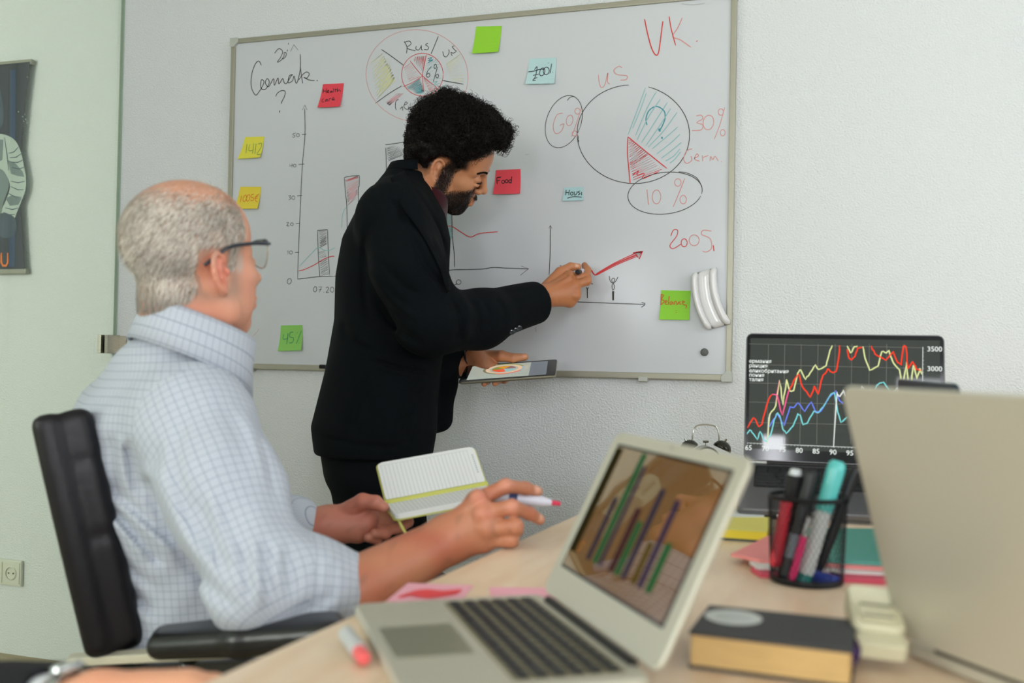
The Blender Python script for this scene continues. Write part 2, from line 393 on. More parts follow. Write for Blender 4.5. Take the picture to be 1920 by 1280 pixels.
# poster on the wall beyond the glass
pz1, pz0 = on_y(60, 120)[2], on_y(53, 505)[2]; px1 = on_y(66, 130)[0]
m_post = mat('poster_dark_blue', (38, 46, 58), .35)
po = thing('wall_poster', 'dark poster of a figure in a white space suit, hung behind the glass', 'poster', (px1-.3, -.01, pz0))
def wav(u): return -.028*math.sin(math.pi*u)*1.0   # the right edge bows inwards between the two rails
NV = 18; V = []; Fc = []
PHt = pz1-pz0
for j in range(NV+1):
    v = j/NV
    for i in range(9):
        u = i/8; V.append((px1-.62+.62*u + (wav(v) if u > .5 else 0)*max(0, (u-.5)*2), -.0225, pz0+PHt*v))
for j in range(NV):
    for i in range(8): a = j*9+i; Fc.append((a, a+1, a+10, a+9))
mesh('poster_sheet', V, Fc, m_post, po, world=True)
m_rail = mat('poster_rail_grey', (150, 150, 136), .4)
for z in (pz0-.012, pz1-.004): box('rail', (px1-.62, px1+.004, -.022, -.003, z-.004, z+.014), m_rail, po, world=True, bevel=.003)
def on_poster(q, col, name, y=-.0255, nm=None):
    pts = [on_y(a, b, -.02) for a, b in q]; y = -.0228-(abs(y)-.0245)*.25; V = [(p[0], y, p[2]) for p in pts]; return mesh(name, V, [tuple(range(len(V)))], col, po, world=True)
sp = lambda q: [tuple(t) for t in spline(q, 5, True)]
mS1 = mat('suit_print_light', (176, 190, 182), .4); mS2 = mat('suit_print_mid', (112, 128, 128), .4); mS3 = mat('suit_print_dark', (62, 78, 92), .4); mOr = mat('poster_orange', (226, 118, 40), .4); mPb = mat('poster_blue', (44, 66, 98), .4); mHl = mat('print_star_white', (196, 206, 206), .4)
on_poster([(20, 132), (31, 131), (29, 500), (18, 500)], mPb, 'blue_stripe', -.0245)
on_poster(sp([(-30, 262), (-4, 252), (14, 254), (30, 264), (40, 284), (46, 310), (50, 334), (49, 356), (42, 376), (34, 396), (26, 412), (6, 414), (4, 396), (14, 372), (20, 350), (14, 330), (2, 318), (-30, 320)]), mS1, 'suit_arm')
on_poster(sp([(-30, 318), (0, 316), (14, 330), (18, 350), (8, 380), (-2, 420), (-30, 430)]), mS2, 'suit_body', -.0260)
on_poster([(16, 300), (30, 306), (44, 322), (47, 332), (34, 330), (22, 326)], mS2, 'suit_shadow', -.0265)
on_poster([(12, 372), (24, 366), (42, 372), (36, 384), (20, 386)], mS2, 'suit_shadow', -.0265)
on_poster([(-4, 262), (8, 262), (6, 300), (-6, 306)], mS2, 'suit_shadow', -.0265)
on_poster(sp([(0, 404), (14, 400), (30, 410), (32, 430), (22, 444), (8, 446), (-2, 436)]), mS3, 'suit_glove', -.0275)
on_poster(sp([(-30, 150), (-4, 152), (4, 180), (8, 214), (2, 240), (-30, 250)]), mS3, 'helmet', -.026)
for a, b in (((18, 288), (36, 276)), ((20, 296), (42, 288)), ((22, 304), (45, 300)), ((24, 314), (47, 314)), ((22, 340), (48, 340)), ((22, 350), (46, 356)), ((16, 362), (42, 370)), ((12, 390), (36, 390)), ((8, 398), (30, 402)), ((10, 258), (18, 320))):
    V, Fc = ribbon([on_y(*a, -.02), on_y((a[0]+b[0])/2+1, (a[1]+b[1])/2+3, -.02), on_y(*b, -.02)], .003, 0, (0, -1, 0)); mesh('suit_crease', [(v[0], -.0239, v[2]) for v in V], Fc, mS3, po, world=True)
for q in ((48, 215), (50, 224), (46, 228), (52, 230), (44, 219), (53, 145), (36, 210)):
    p = on_y(*q, -.02); mesh('star', [(p[0]+.0022*math.cos(a), -.0234, p[2]+.0022*math.sin(a)) for a in np.linspace(0, 6.28, 7)[:-1]], [tuple(range(6))], mHl, po, world=True)
O_ = [(-9, 476), (-3, 474), (0, 478), (0, 494), (-3, 498), (-9, 498), (-11, 494), (-11, 478), (-9, 476)]; U_ = [(4, 474), (4, 492), (7, 498), (13, 498), (16, 492), (16, 474)]
for q in (O_, U_):
    V, Fc = ribbon([on_y(*p, -.02) for p in q], .0075, 0, (0, -1, 0)); mesh('lettering', [(v[0], -.0234, v[2]) for v in V], Fc, mOr, po, world=True)

# double wall socket beyond the glass
m_sock = mat('socket_white', (214, 216, 200), .35)
so = thing('wall_socket', 'white double power socket low on the wall behind the chair', 'socket', tuple(on_y(22, 1072)))
s0 = on_y(22, 1072); sc_ = .162/2
box('cover_plate', (s0[0]-.125, s0[0]+.05, -.012, -.0005, s0[2]-.042, s0[2]+.042), m_sock, so, bevel=.004, world=True)
for k in (0, 1):
    cx = s0[0]+.012-k*.072; V, Fc = lathe([(.0225, 0), (.0225, .004), (.020, .006), (.0195, -.004), (.001, -.004)], 28)
    V = [(cx+v[0], -.0125-v[2], s0[2]+v[1]) for v in V]; oo = mesh('socket_well', V, Fc, m_sock, so, world=True)
    box('frame_insert', (cx-.033, cx+.033, -.0145, -.012, s0[2]-.034, s0[2]+.034), m_sock, so, world=True, bevel=.001)
    for d in (-.0095, .0095):
        V, Fc = lathe([(.0028, 0), (.0028, .001)], 10); mesh('pin_hole', [(cx+d+v[0], -.0152-v[2], s0[2]+v[1]) for v in V], Fc, mat('socket_dark', (90, 92, 80), .5), so, world=True)

# ================================================================== whiteboard
m_board = mat('whiteboard_enamel', (208, 212, 214), .16, spec=.5)
m_alu = mat('board_frame_aluminium', (166, 164, 146), .38, .35)
m_cap = mat('board_corner_plastic', (186, 190, 180), .4)
BX0, BX1, BZ0, BZ1 = 0.0, 1.505, .954, 1.954
wb = thing('whiteboard', 'large whiteboard with grey metal frame and hand drawn charts', 'whiteboard', (.75, 0, BZ0))
box('writing_surface', (BX0+.006, BX1-.006, -.014, -.002, BZ0+.006, BZ1-.006), m_board, wb, world=True)
for b in ((BX0, BX1, -.020, -.001, BZ1-.015, BZ1), (BX0, BX1, -.020, -.001, BZ0, BZ0+.017), (BX0, BX0+.015, -.020, -.001, BZ0+.015, BZ1-.015), (BX1-.015, BX1, -.020, -.001, BZ0+.015, BZ1-.015)):
    box('frame_bar', b, m_alu, wb, bevel=.003, world=True)
for x, z in ((BX0, BZ0), (BX1, BZ0), (BX0, BZ1), (BX1, BZ1)):
    sx = 1 if x == BX0 else -1; sz = 1 if z == BZ0 else -1
    V, Fc = prism([(-.002, -.002), (.024, -.002), (.026, .003), (.026, .012), (.012, .026), (.003, .026), (-.002, .022)], 0, .024, .001)
    V = [(x+sx*v[0], -v[2], z+sz*v[1]) for v in V]; mesh('corner_cap', V, Fc, m_cap, wb, world=True)
for px in (475, 1209):
    p = on_y(px, 700 if px > 900 else 690); box('tray_clip', (p[0]-.012, p[0]+.012, -.03, -.001, BZ0-.006, BZ0+.006), m_cap, wb, world=True, bevel=.002)
YS = -.0142
INK = {'k': mat('marker_black', (60, 58, 48), .6), 'K': mat('marker_black_strong', (36, 34, 30), .6), 'r': mat('marker_red', (214, 60, 58), .6), 'f': mat('marker_red_faint', (214, 150, 146), .6), 'R': mat('marker_red_strong', (218, 44, 50), .6),
       't': mat('marker_teal_faint', (142, 192, 192), .6), 'T': mat('marker_teal', (58, 148, 160), .6), 'y': mat('marker_yellow_faint', (216, 217, 158), .6), 'p': mat('marker_pink_faint', (222, 170, 176), .6), 'g': mat('marker_grey_smudge', (178, 180, 178), .6)}
def cA(q): return [(420+x/4, y/4) for x, y in q]
def cB(q): return [(880+x/3.6577, y/3.6577) for x, y in q]
def cC(q): return [(420+x/2.6676, 240+y/2.6676) for x, y in q]
def cD(q): return [(800+x/3.2, 380+y/3.2) for x, y in q]
def drawing(name, strokes, label=None):
    groups = {}
    for s_ in strokes:
        ink, w, q = s_[0], s_[1], s_[2]; cv = s_[3] if len(s_) > 3 else True
        pts = spline(q, 5) if (cv and len(q) > 2) else np.array(q, float)
        groups.setdefault(ink, []).append(ribbon([on_y(a, b, YS) for a, b in pts], w/1000, .0003+.0001*rnd.random(), (0, -1, 0)))
    parts, mi, ms = [], [], []
    for i, (k, L) in enumerate(groups.items()):
        ms.append(INK[k])
        for v, f in L: parts.append((v, f)); mi += [i]*len(f)
    V, Fc = merge(parts); o = mesh(name, V, Fc, None, wb, world=True, mats=ms, midx=mi)
    if label: o['label'] = label
def oval(cx, cy, rx, ry, rot=0, a0=0, a1=360, n=36):
    r = math.radians(rot); out = []
    for i in range(n+1):
        a = math.radians(a0+(a1-a0)*i/n); x, y = rx*math.cos(a), ry*math.sin(a); out.append((cx+x*math.cos(r)-y*math.sin(r), cy+x*math.sin(r)+y*math.cos(r)))
    return out
def zig(a0, a1, b0, b1, n, j=.25):
    out = []
    for i in range(n+1):
        t = i/n; s = a0, a1, b0, b1
        k = min(1, max(0, t+rnd.uniform(-j, j)/n)); out.append((a0[0]+(a1[0]-a0[0])*k, a0[1]+(a1[1]-a0[1])*k))
        k = min(1, max(0, t+rnd.uniform(-j, j)/n)); out.append((b0[0]+(b1[0]-b0[0])*k, b0[1]+(b1[1]-b0[1])*k))
    return out
drawing('handwritten_note', [
 ('k', 2.2, cA([(380, 400), (410, 365), (440, 385), (425, 430), (400, 465), (425, 455), (450, 420), (452, 395), (468, 400), (462, 425), (440, 445)])),
 ('k', 2, cA([(484, 322), (482, 334)])), ('k', 2, cA([(478, 372), (474, 386)])), ('k', 2, cA([(500, 385), (524, 335), (556, 376)]), False),
 ('k', 2.4, cA([(280, 490), (262, 458), (235, 480), (208, 560), (205, 650), (235, 712), (262, 690), (292, 640), (300, 610), (280, 600), (278, 660), (310, 670), (340, 620), (325, 590), (310, 620), (335, 650), (372, 590), (378, 640), (405, 585), (412, 630), (440, 590), (452, 620), (470, 625), (500, 575), (515, 560), (490, 570), (482, 620), (515, 605), (525, 570), (545, 625), (572, 520), (572, 405)])),
 ('k', 2.4, cA([(572, 500), (590, 625)])), ('k', 2.4, cA([(560, 600), (590, 560), (620, 540), (640, 555), (622, 585), (600, 580), (640, 600), (680, 605)])), ('k', 3, cA([(696, 602), (702, 608)])),
 ('k', 2.4, cA([(388, 725), (400, 700), (430, 680), (458, 685), (455, 720), (435, 760), (430, 778)])), ('k', 3, cA([(418, 828), (416, 845)]))])
BARS = [
 ('k', 2, cC([(404, -98), (405, 40), (392, 190), (378, 480), (368, 755)])), ('k', 2, [(567, 206), (571.5, 197), (576, 206)], False),
 ('k', 2, cC([(368, 755), (400, 752), (470, 743), (548, 741)])), ('k', 2, [(620, 518), (745, 512), (864, 505)]),
 *[('k', 1.8, cC(q)) for q in ([(390, 32), (412, 30)], [(373, 182), (402, 180)], [(366, 339), (392, 337)], [(360, 478), (380, 477)], [(356, 622), (376, 621)])],
 ('k', 1.6, cC([(362, 25), (347, 28), (345, 34), (356, 38), (350, 46), (342, 43)])), ('k', 1.6, cC(oval(370, 36, 7, 8)), False),
 ('k', 1.6, cC([(330, 178), (328, 190), (342, 188), (341, 178), (340, 198)]), False), ('k', 1.6, cC(oval(354, 188, 7, 7)), False),
 ('k', 1.6, cC([(322, 338), (334, 338), (328, 346), (335, 352), (324, 360)])), ('k', 1.6, cC(oval(347, 348, 8, 9)), False),
 ('k', 1.6, cC([(312, 474), (322, 472), (318, 484), (314, 489), (328, 489)])), ('k', 1.6, cC(oval(340, 481, 7, 7)), False),
 ('k', 1.6, cC([(316, 618), (321, 612), (320, 632)]), False), ('k', 1.6, cC(oval(335, 622, 8, 8)), False),
 ('k', 1.7, cC(oval(327, 766, 10, 14, 12)), False),
 ('k', 1.7, cC(oval(456, 806, 8, 13, 8)), False), ('k', 1.7, cC([(473, 795), (489, 794), (482, 808), (478, 822)]), False), ('k', 1.7, cC([(475, 808), (488, 807)])), ('k', 2.2, cC([(499, 820), (500, 822)])), ('k', 1.7, cC([(510, 800), (518, 795), (524, 800), (518, 813), (511, 822), (526, 821)])), ('k', 1.7, cC(oval(541, 808, 9, 13)), False),
 ('k', 2, cC([(468, 512), (472, 640), (480, 745)])), ('k', 2, cC([(518, 508), (522, 620), (528, 735)])), ('k', 2, cC([(468, 512), (518, 508)])),
 ('k', 2.2, cC(zig((474, 520), (480, 600), (512, 512), (514, 580), 9)), False), ('k', 2.2, cC(zig((474, 622), (480, 650), (506, 612), (512, 640), 4)), False), ('k', 2.2, cC(zig((480, 670), (486, 740), (516, 655), (524, 728), 7)), False),
 ('k', 2, cC([(602, 247), (608, 330), (615, 415), (618, 740)])), ('k', 2, cC([(678, 238), (676, 290), (672, 335), (674, 738)])), ('k', 2, cC([(602, 247), (640, 240), (678, 238)])),
 ('p', 2, cC(zig((608, 262), (618, 370), (672, 250), (668, 330), 12)), False), ('r', 1.6, cC(zig((606, 262), (612, 268), (668, 240), (672, 248), 3)), False), ('p', 2, cC(zig((612, 300), (622, 385), (672, 260), (660, 350), 6)), False),
 ('k', 2, cC([(806, 84), (850, 78), (920, 68)])), ('k', 2, cC([(808, 98), (812, 190), (815, 735)])), ('k', 2, cC([(908, 72), (906, 95), (908, 732)])),
 ('k', 2, cC(zig((814, 100), (822, 165), (855, 88), (905, 130), 8)), False), ('k', 1.8, cC(zig((845, 140), (880, 150), (870, 92), (900, 104), 3)), False),
 ('t', 2.2, cC([(378, 690), (430, 635), (470, 598), (500, 610), (525, 612), (556, 598)])), ('t', 2.2, cC([(588, 500), (592, 440), (604, 405), (616, 400)])),
 ('r', 2.4, cC([(375, 713), (400, 708), (450, 685), (500, 655), (540, 641), (552, 643)])),
 ('r', 2.4, cD([(112, 146), (135, 139), (160, 146), (205, 175), (262, 205), (320, 184), (428, 174)])),
 ('t', 2, cD(zig((90, 45), (100, 150), (148, 20), (152, 120), 12)), False), ('t', 2, cD(zig((120, 160), (140, 230), (150, 130), (156, 200), 6)), False),
 ('k', 2, cD([(150, 20), (155, 200), (165, 300), (168, 386)])), ('k', 2, cD([(82, 30), (86, 60)])),
 ('k', 2, cD([(165, 402), (230, 401), (330, 398), (400, 388), (480, 392), (612, 396)])), ('k', 2, cD([(568, 380), (612, 395), (562, 435)]), False),
 ('k', 1.8, cD([(168, 490), (180, 488), (176, 475)])), ('k', 1.8, cD(oval(192, 476, 14, 14)), False)]
def by_x(S, lo, hi): return [q for q in S if lo <= min(p[0] for p in q[2]) < hi]
AX = [q for q in BARS if q[0] == 'k' and min(p[0] for p in q[2]) < 592 or q[0] == 'k' and len(q[2]) < 4 and 640 > min(p[0] for p in q[2]) > 618 and min(p[1] for p in q[2]) > 510]
REST = [q for q in BARS if not any(q is a for a in AX)]
drawing('chart_axes_drawing', AX); drawing('first_bar_drawing', by_x([q for q in REST if q[0] == 'k'], 592, 640))
drawing('second_bar_drawing', [q for q in REST if 640 <= min(p[0] for p in q[2]) < 690 and q[0] != 't']); drawing('third_bar_drawing', by_x(REST, 715, 780))
drawing('teal_curve_drawing', [q for q in REST if q[0] == 't' and min(p[0] for p in q[2]) < 700]); drawing('red_curve_drawing', [q for q in REST if q[0] == 'r' and len(q[2]) < 12 and min(p[0] for p in q[2]) < 600])
drawing('fourth_bar_drawing', by_x(REST, 800, 1000))
drawing('ring_chart_drawing', [
 ('f', 1.5, cA(oval(1448, 568, 384, 345, 8, 0, 360, 50)), False),
 ('r', 1.8, cA(oval(1488, 560, 156, 160)), False),
 ('k', 2.2, cA([(1180, 370), (1260, 425), (1348, 490)])), ('k', 2.2, cA([(1335, 643), (1240, 700), (1135, 775)])), ('k', 2.2, cA([(1608, 272), (1580, 340), (1552, 407)])), ('k', 2.2, cA([(1640, 604), (1720, 618), (1796, 632)])),
 ('y', 3.4, cA(zig((1100, 470), (1150, 740), (1190, 400), (1290, 600), 11)), False), ('y', 3.2, cA(zig((1150, 450), (1165, 720), (1230, 440), (1280, 600), 8)), False),
 ('y', 2.6, cA(zig((1665, 480), (1700, 600), (1780, 400), (1800, 610), 9)), False),
 ('r', 1.8, cA([(1395, 455), (1480, 560), (1600, 660)])), ('r', 1.8, cA([(1518, 410), (1500, 500), (1488, 570), (1500, 690)])), ('r', 1.8, cA([(1488, 570), (1420, 615), (1345, 650)])),
 ('r', 1.8, cA(zig((1350, 510), (1385, 610), (1400, 470), (1470, 575), 9)), False), ('r', 1.8, cA(zig((1420, 450), (1490, 540), (1440, 425), (1510, 420), 8)), False),
 ('R', 2, cA(zig((1495, 590), (1540, 690), (1505, 580), (1600, 660), 11)), False),
 ('T', 2, cA(zig((1370, 655), (1440, 700), (1470, 590), (1505, 690), 12)), False), ('t', 2.4, cA(zig((1375, 665), (1450, 705), (1465, 600), (1500, 700), 10)), False),
 ('T', 2.2, cA([(1530, 440), (1560, 432), (1535, 455), (1568, 448), (1530, 470)])), ('t', 2.4, cA(zig((1520, 480), (1530, 600), (1610, 440), (1630, 590), 7)), False), ('t', 2.4, cA([(1560, 620), (1600, 610), (1570, 640), (1620, 625)])), ('t', 2.4, cA([(1640, 650), (1668, 636)])),
 ('k', 2, cA([(1352, 310), (1372, 350), (1370, 400)])), ('k', 2, cA([(1350, 318), (1390, 308), (1402, 330), (1372, 358), (1400, 372), (1438, 380)])), ('k', 2, cA([(1442, 345), (1440, 368), (1460, 375), (1478, 350), (1480, 340), (1482, 372), (1492, 374)])), ('k', 2, cA([(1530, 325), (1512, 335), (1532, 352), (1528, 372), (1500, 370)])),
 ('k', 2, cA([(1640, 385), (1650, 420), (1670, 425), (1688, 395), (1686, 370)])), ('k', 2, cA([(1728, 345), (1712, 350), (1728, 372), (1742, 385), (1720, 398), (1700, 392)])), ('k', 2, cA([(1702, 400), (1712, 420)])),
 ('k', 2, cA([(1556, 500), (1530, 530), (1518, 565), (1530, 580), (1545, 565), (1535, 548), (1522, 560)])), ('k', 2, cA(oval(1585, 498, 9, 16, 10)), False), ('k', 2, cA([(1602, 500), (1585, 560), (1570, 612)])), ('k', 2, cA(oval(1600, 570, 10, 14)), False),
 ('p', 2.6, cA(zig((1215, 770), (1240, 790), (1300, 700), (1350, 700), 4)), False),
 ('k', 2, cA([(1310, 745), (1290, 760), (1286, 800), (1292, 825)])), ('k', 2, cA([(1320, 820), (1338, 800), (1340, 830)])), ('k', 1.8, cA([(1350, 790), (1376, 775), (1362, 765), (1350, 800), (1372, 820), (1395, 810)])), ('k', 2, cA([(1432, 760), (1434, 772)])), ('k', 2, cA([(1432, 790), (1432, 808)]))])
drawing('pie_chart_drawing', [
 ('k', 2, cB(oval(1125, 920, 386, 338, 4, 282, 622, 60)), False),
 ('k', 1.8, cB(oval(648, 834, 118, 186, 20)), False), ('k', 1.8, cB([(672, 690), (690, 668), (720, 660)])), ('k', 1.8, cB([(748, 930), (746, 975), (752, 960)])),
 ('f', 2, cB([(640, 775), (600, 790), (575, 860), (590, 915), (630, 900), (650, 850), (620, 860)])), ('f', 2, cB(oval(688, 825, 22, 36, 12)), False), ('f', 2, cB(oval(742, 762, 18, 20)), False), ('f', 2, cB([(768, 742), (730, 860), (700, 940)])), ('f', 2, cB(oval(722, 915, 16, 18)), False),
 ('f', 2.2, cB([(885, 512), (892, 570), (905, 600), (930, 580), (950, 500), (948, 560), (965, 578)])), ('f', 2.2, cB([(1048, 465), (1025, 455), (992, 480), (1010, 510), (1080, 520), (1075, 545), (1035, 550)])),
 ('t', 2.2, cB([(1208, 600), (1150, 760), (1088, 925)])), ('t', 2.2, cB([(1215, 635), (1170, 760), (1120, 880)])),
 *[('t', 2.4, cB(q)) for q in ([(1285, 625), (1220, 740), (1140, 930)], [(1310, 680), (1230, 800), (1150, 960)], [(1360, 700), (1270, 840), (1180, 980)], [(1380, 745), (1300, 870), (1210, 1000)], [(1425, 770), (1330, 900), (1225, 1010)], [(1430, 870), (1350, 940), (1255, 1020)], [(1445, 920), (1370, 990), (1285, 1055)], [(1455, 975), (1390, 1030), (1315, 1085)], [(1445, 1020), (1400, 1070), (1345, 1105)], [(1450, 1040), (1410, 1090), (1375, 1120)])],
 ('T', 3, cB([(1218, 858), (1212, 810), (1235, 755), (1285, 730), (1335, 760), (1342, 810), (1325, 860), (1305, 895)])), ('T', 5, cB([(1300, 882), (1308, 902)])), ('T', 4, cB([(1320, 938), (1323, 952)])),
 ('R', 2.6, cB([(1088, 938), (1085, 1050), (1095, 1170), (1103, 1258)])), ('R', 2.6, cB([(1088, 938), (1200, 1030), (1355, 1155)])),
 ('R', 2.4, cB(zig((1094, 960), (1100, 1150), (1110, 960), (1230, 1060), 11)), False), ('R', 2.4, cB(zig((1098, 1120), (1125, 1235), (1220, 1060), (1320, 1160), 8)), False), ('R', 2.2, cB([(1120, 1200), (1160, 1170), (1150, 1200), (1200, 1190), (1190, 1225), (1300, 1175)])),
 ('r', 3, cB([(1202, 130), (1220, 220), (1250, 330), (1280, 378), (1300, 350), (1320, 200), (1328, 145)])), ('r', 2.6, cB([(1370, 112), (1385, 200), (1415, 312)])), ('f', 2.8, cB([(1460, 122), (1430, 190), (1395, 250), (1450, 275), (1520, 325)])), ('r', 4, cB([(1560, 280), (1563, 284)])),
 ('f', 2.2, cB([(1555, 795), (1590, 790), (1600, 815), (1560, 840), (1600, 855), (1590, 890), (1525, 895)])), ('f', 2.2, cB(oval(1640, 840, 36, 50, 10)), False), ('f', 2, cB(oval(1725, 768, 18, 22)), False), ('f', 2, cB([(1752, 735), (1720, 850), (1680, 955)])), ('f', 2, cB(oval(1738, 910, 16, 22)), False),
 ('f', 2.2, cB([(1530, 1020), (1490, 1035), (1470, 1090), (1490, 1120), (1525, 1100), (1520, 1070)])), ('f', 2.2, cB([(1540, 1085), (1572, 1070), (1560, 1055), (1545, 1090), (1580, 1105)])), ('f', 2.2, cB([(1598, 1065), (1602, 1105)])), ('f', 2.2, cB([(1602, 1080), (1640, 1065)])), ('f', 2.2, cB([(1650, 1105), (1655, 1072), (1670, 1095), (1685, 1072), (1708, 1105)])), ('f', 2.6, cB([(1728, 1108), (1731, 1110)])),
 ('k', 1.9, oval(1247, 362, 70, 39, -7, 20, 375, 50), False), ('k', 1.8, cB([(1435, 1178), (1490, 1185), (1560, 1220), (1597, 1282)])),
 ('f', 2.2, [(1213, 355), (1216, 384)]), ('f', 2.2, oval(1231, 369, 8, 13), False), ('f', 2.2, oval(1271, 342, 6, 7), False), ('f', 2.2, [(1284, 334), (1274, 360), (1262, 388)]), ('f', 2.2, oval(1281, 374, 6, 8), False),
 ('r', 2.2, cD([(1465, 200), (1480, 165), (1505, 165), (1500, 200), (1460, 255), (1480, 275), (1530, 245)])), ('r', 2.2, cD(oval(1545, 240, 18, 24)), False), ('f', 2.2, cD(oval(1605, 225, 30, 32)), False), ('f', 2.4, cD([(1710, 170), (1660, 165), (1650, 190), (1700, 215), (1710, 270), (1680, 295), (1655, 290)])), ('r', 2.4, cD([(1720, 255), (1724, 290)]))])
ARR = [
 ('k', 2, cD([(742, 140), (741, 300), (735, 435)])), ('k', 2, cD([(733, 154), (742, 136), (752, 154)]), False),
 ('k', 2, cD([(800, 375), (820, 392)])), ('k', 2, cD([(730, 560), (800, 570), (900, 594)])),
 ('k', 1.9, cD([(885, 594), (1000, 598), (1150, 604), (1312, 610)])), ('k', 2, cD([(1290, 598), (1312, 604)])), ('k', 2, cD([(1312, 610), (1288, 627)])),
 ('k', 2.6, cD([(964, 512), (965, 572)])), ('k', 2, cD([(978, 482), (998, 488)])), ('k', 2, cD([(958, 505), (965, 520), (970, 505)])),
 ('k', 1.8, cD([(1095, 438), (1102, 470), (1115, 480), (1110, 462), (1122, 452), (1128, 465), (1118, 482), (1112, 500), (1118, 525), (1128, 505), (1122, 485), (1135, 470), (1148, 445)])), ('k', 2.2, cD([(1115, 530), (1116, 585)])), ('k', 2.2, cD([(1123, 530), (1122, 585)])), ('k', 2.2, cD([(1119, 530), (1119, 585)])),
 ('R', 3.4, cD([(988, 403), (1012, 433), (1060, 410)])), ('r', 4, cD([(1015, 430), (1130, 368), (1262, 312)])), ('R', 2.2, cD([(1018, 425), (1130, 360), (1258, 300)])), ('p', 3.4, cD([(1060, 404), (1250, 310)])), ('R', 2.2, cD([(1030, 428), (1150, 368), (1262, 322)])),
 ('R', 3.2, cD([(1238, 300), (1262, 296), (1296, 290), (1275, 338), (1262, 318), (1238, 300)]), False), ('R', 4, cD(zig((1240, 300), (1266, 330), (1290, 292), (1292, 294), 5)), False),
 ('g', 3, cD([(655, 745), (655, 775)])), ('g', 2, cD([(458, 835), (466, 842)]))]
drawing('trend_axes_drawing', ARR[:7]); drawing('stick_figures_drawing', [q for q in ARR[7:] if q[0] == 'k']); drawing('red_arrow_drawing', [q for q in ARR if q[0] in 'rRp'])
for q in [('g', 2, [(1278, 7), (1300, 9), (1322, 6)]), ('f', 1.2, [(474, 630), (482, 622), (486, 616)]), ('g', 1.6, [(985, 290), (992, 289)]), ('k', 2, [(966, 237), (971, 236), (973, 240)]), ('k', 1.8, [(970, 246), (974, 246)]), ('g', 3, cD([(655, 745), (655, 775)])), ('g', 2, cD([(458, 835), (466, 842)]))]: drawing('faint_smudge', [q])

# sticky notes on the board
def sticky(label, corners, rgb, strokes=(), lift=.012, name='sticky_note', group=None, shear=0):
    """corners in the photograph: top left, top right, bottom right, bottom left"""
    c = [on_y(a, b, YS) for a, b in corners]; cen = sum(c)/4
    t = thing(name, label, 'sticky note', (cen[0], YS, cen[2])); N = 8; V, Fc = [], []
    def surf(u, v):   # v: 0 top .. 1 bottom
        p = (c[0]*(1-u)+c[1]*u)*(1-v)+(c[3]*(1-u)+c[2]*u)*v
        y = YS-.0012-lift*max(0, v-.25)**2*(1+.35*(2*u-1)**2)
        return np.array([p[0], y, p[2]])
    for j in range(N+1):
        for i in range(N+1): V.append(surf(i/N, j/N))
    for j in range(N):
        for i in range(N): a = j*(N+1)+i; Fc.append((a, a+N+1, a+N+2, a+1))
    n = len(V); V += [v+np.array([0, .0003, 0]) for v in V]; Fc += [tuple(x+n for x in f[::-1]) for f in Fc]
    mesh('paper', V, Fc, mat('paper_%d_%d_%d' % rgb, rgb, .75), t, world=True, smooth=False)
    if strokes:
        parts = []
        A = np.array([corners[0], corners[1], corners[2], corners[3]], float)
        for w, q in strokes:
            out = []
            for p in (spline(q, 5) if len(q) > 2 else q):
                u, v = .5, .5
                for _ in range(6):
                    X = (A[0]*(1-u)+A[1]*u)*(1-v)+(A[3]*(1-u)+A[2]*u)*v; Ju = (A[1]-A[0])*(1-v)+(A[2]-A[3])*v; Jv = (A[3]-A[0])*(1-u)+(A[2]-A[1])*u
                    d = np.linalg.solve(np.stack([Ju, Jv], 1), np.array(p)-X); u += d[0]; v += d[1]
                out.append(surf(u, v))
            parts.append(ribbon(out, w/1000, .0006, (0, -1, 0)))
        V, Fc = merge(parts); return t, V, Fc
    return t, None, None
def ink_on(r, m): mesh('handwriting', r[1], r[2], m, r[0], world=True)
mk = mat('note_ink_black', (34, 26, 30), .6)
sticky('blank lime green sticky note near the top edge of the whiteboard', [(893, 50), (941, 49), (936, 99), (887, 102)], (150, 214, 52))
ink_on(sticky('red sticky note reading Health care on the whiteboard', [(606, 158), (645, 156), (640, 201), (598, 203)], (232, 70, 84), [
 (2, cA([(748, 668), (746, 700)])), (2, cA([(770, 665), (768, 700)])), (2, cA([(748, 684), (769, 683)])), (1.8, cA([(776, 690), (790, 684), (784, 676), (776, 690), (792, 698)])), (1.8, cA([(812, 682), (800, 686), (804, 696), (812, 684), (814, 697)])), (1.8, cA([(824, 662), (822, 694)])), (1.8, cA([(838, 664), (837, 692)])), (1.8, cA([(830, 674), (850, 672)])), (1.8, cA([(854, 660), (853, 690), (860, 676), (872, 678), (874, 690)])),
 (1.8, cA([(754, 742), (742, 750), (744, 768), (758, 766)])), (1.8, cA([(780, 746), (766, 752), (770, 764), (780, 748), (784, 764)])), (1.8, cA([(794, 762), (794, 744), (808, 740)])), (1.8, cA([(814, 750), (832, 744), (824, 734), (814, 750), (838, 752)]))]), mk)
ink_on(sticky('yellow sticky note reading 1412 at the left edge of the whiteboard', [(460, 257), (496, 256), (491, 296), (449, 299)], (226, 218, 74), [
 (1.6, cA([(176, 1080), (172, 1150)])), (1.6, cA([(196, 1082), (192, 1130), (224, 1128)])), (1.6, cA([(226, 1076), (222, 1155)])), (1.6, cA([(244, 1078), (240, 1156)])), (1.6, cA([(258, 1082), (284, 1074), (280, 1110), (256, 1160), (288, 1158)]))]), mat('note_ink_green', (90, 146, 90), .6))
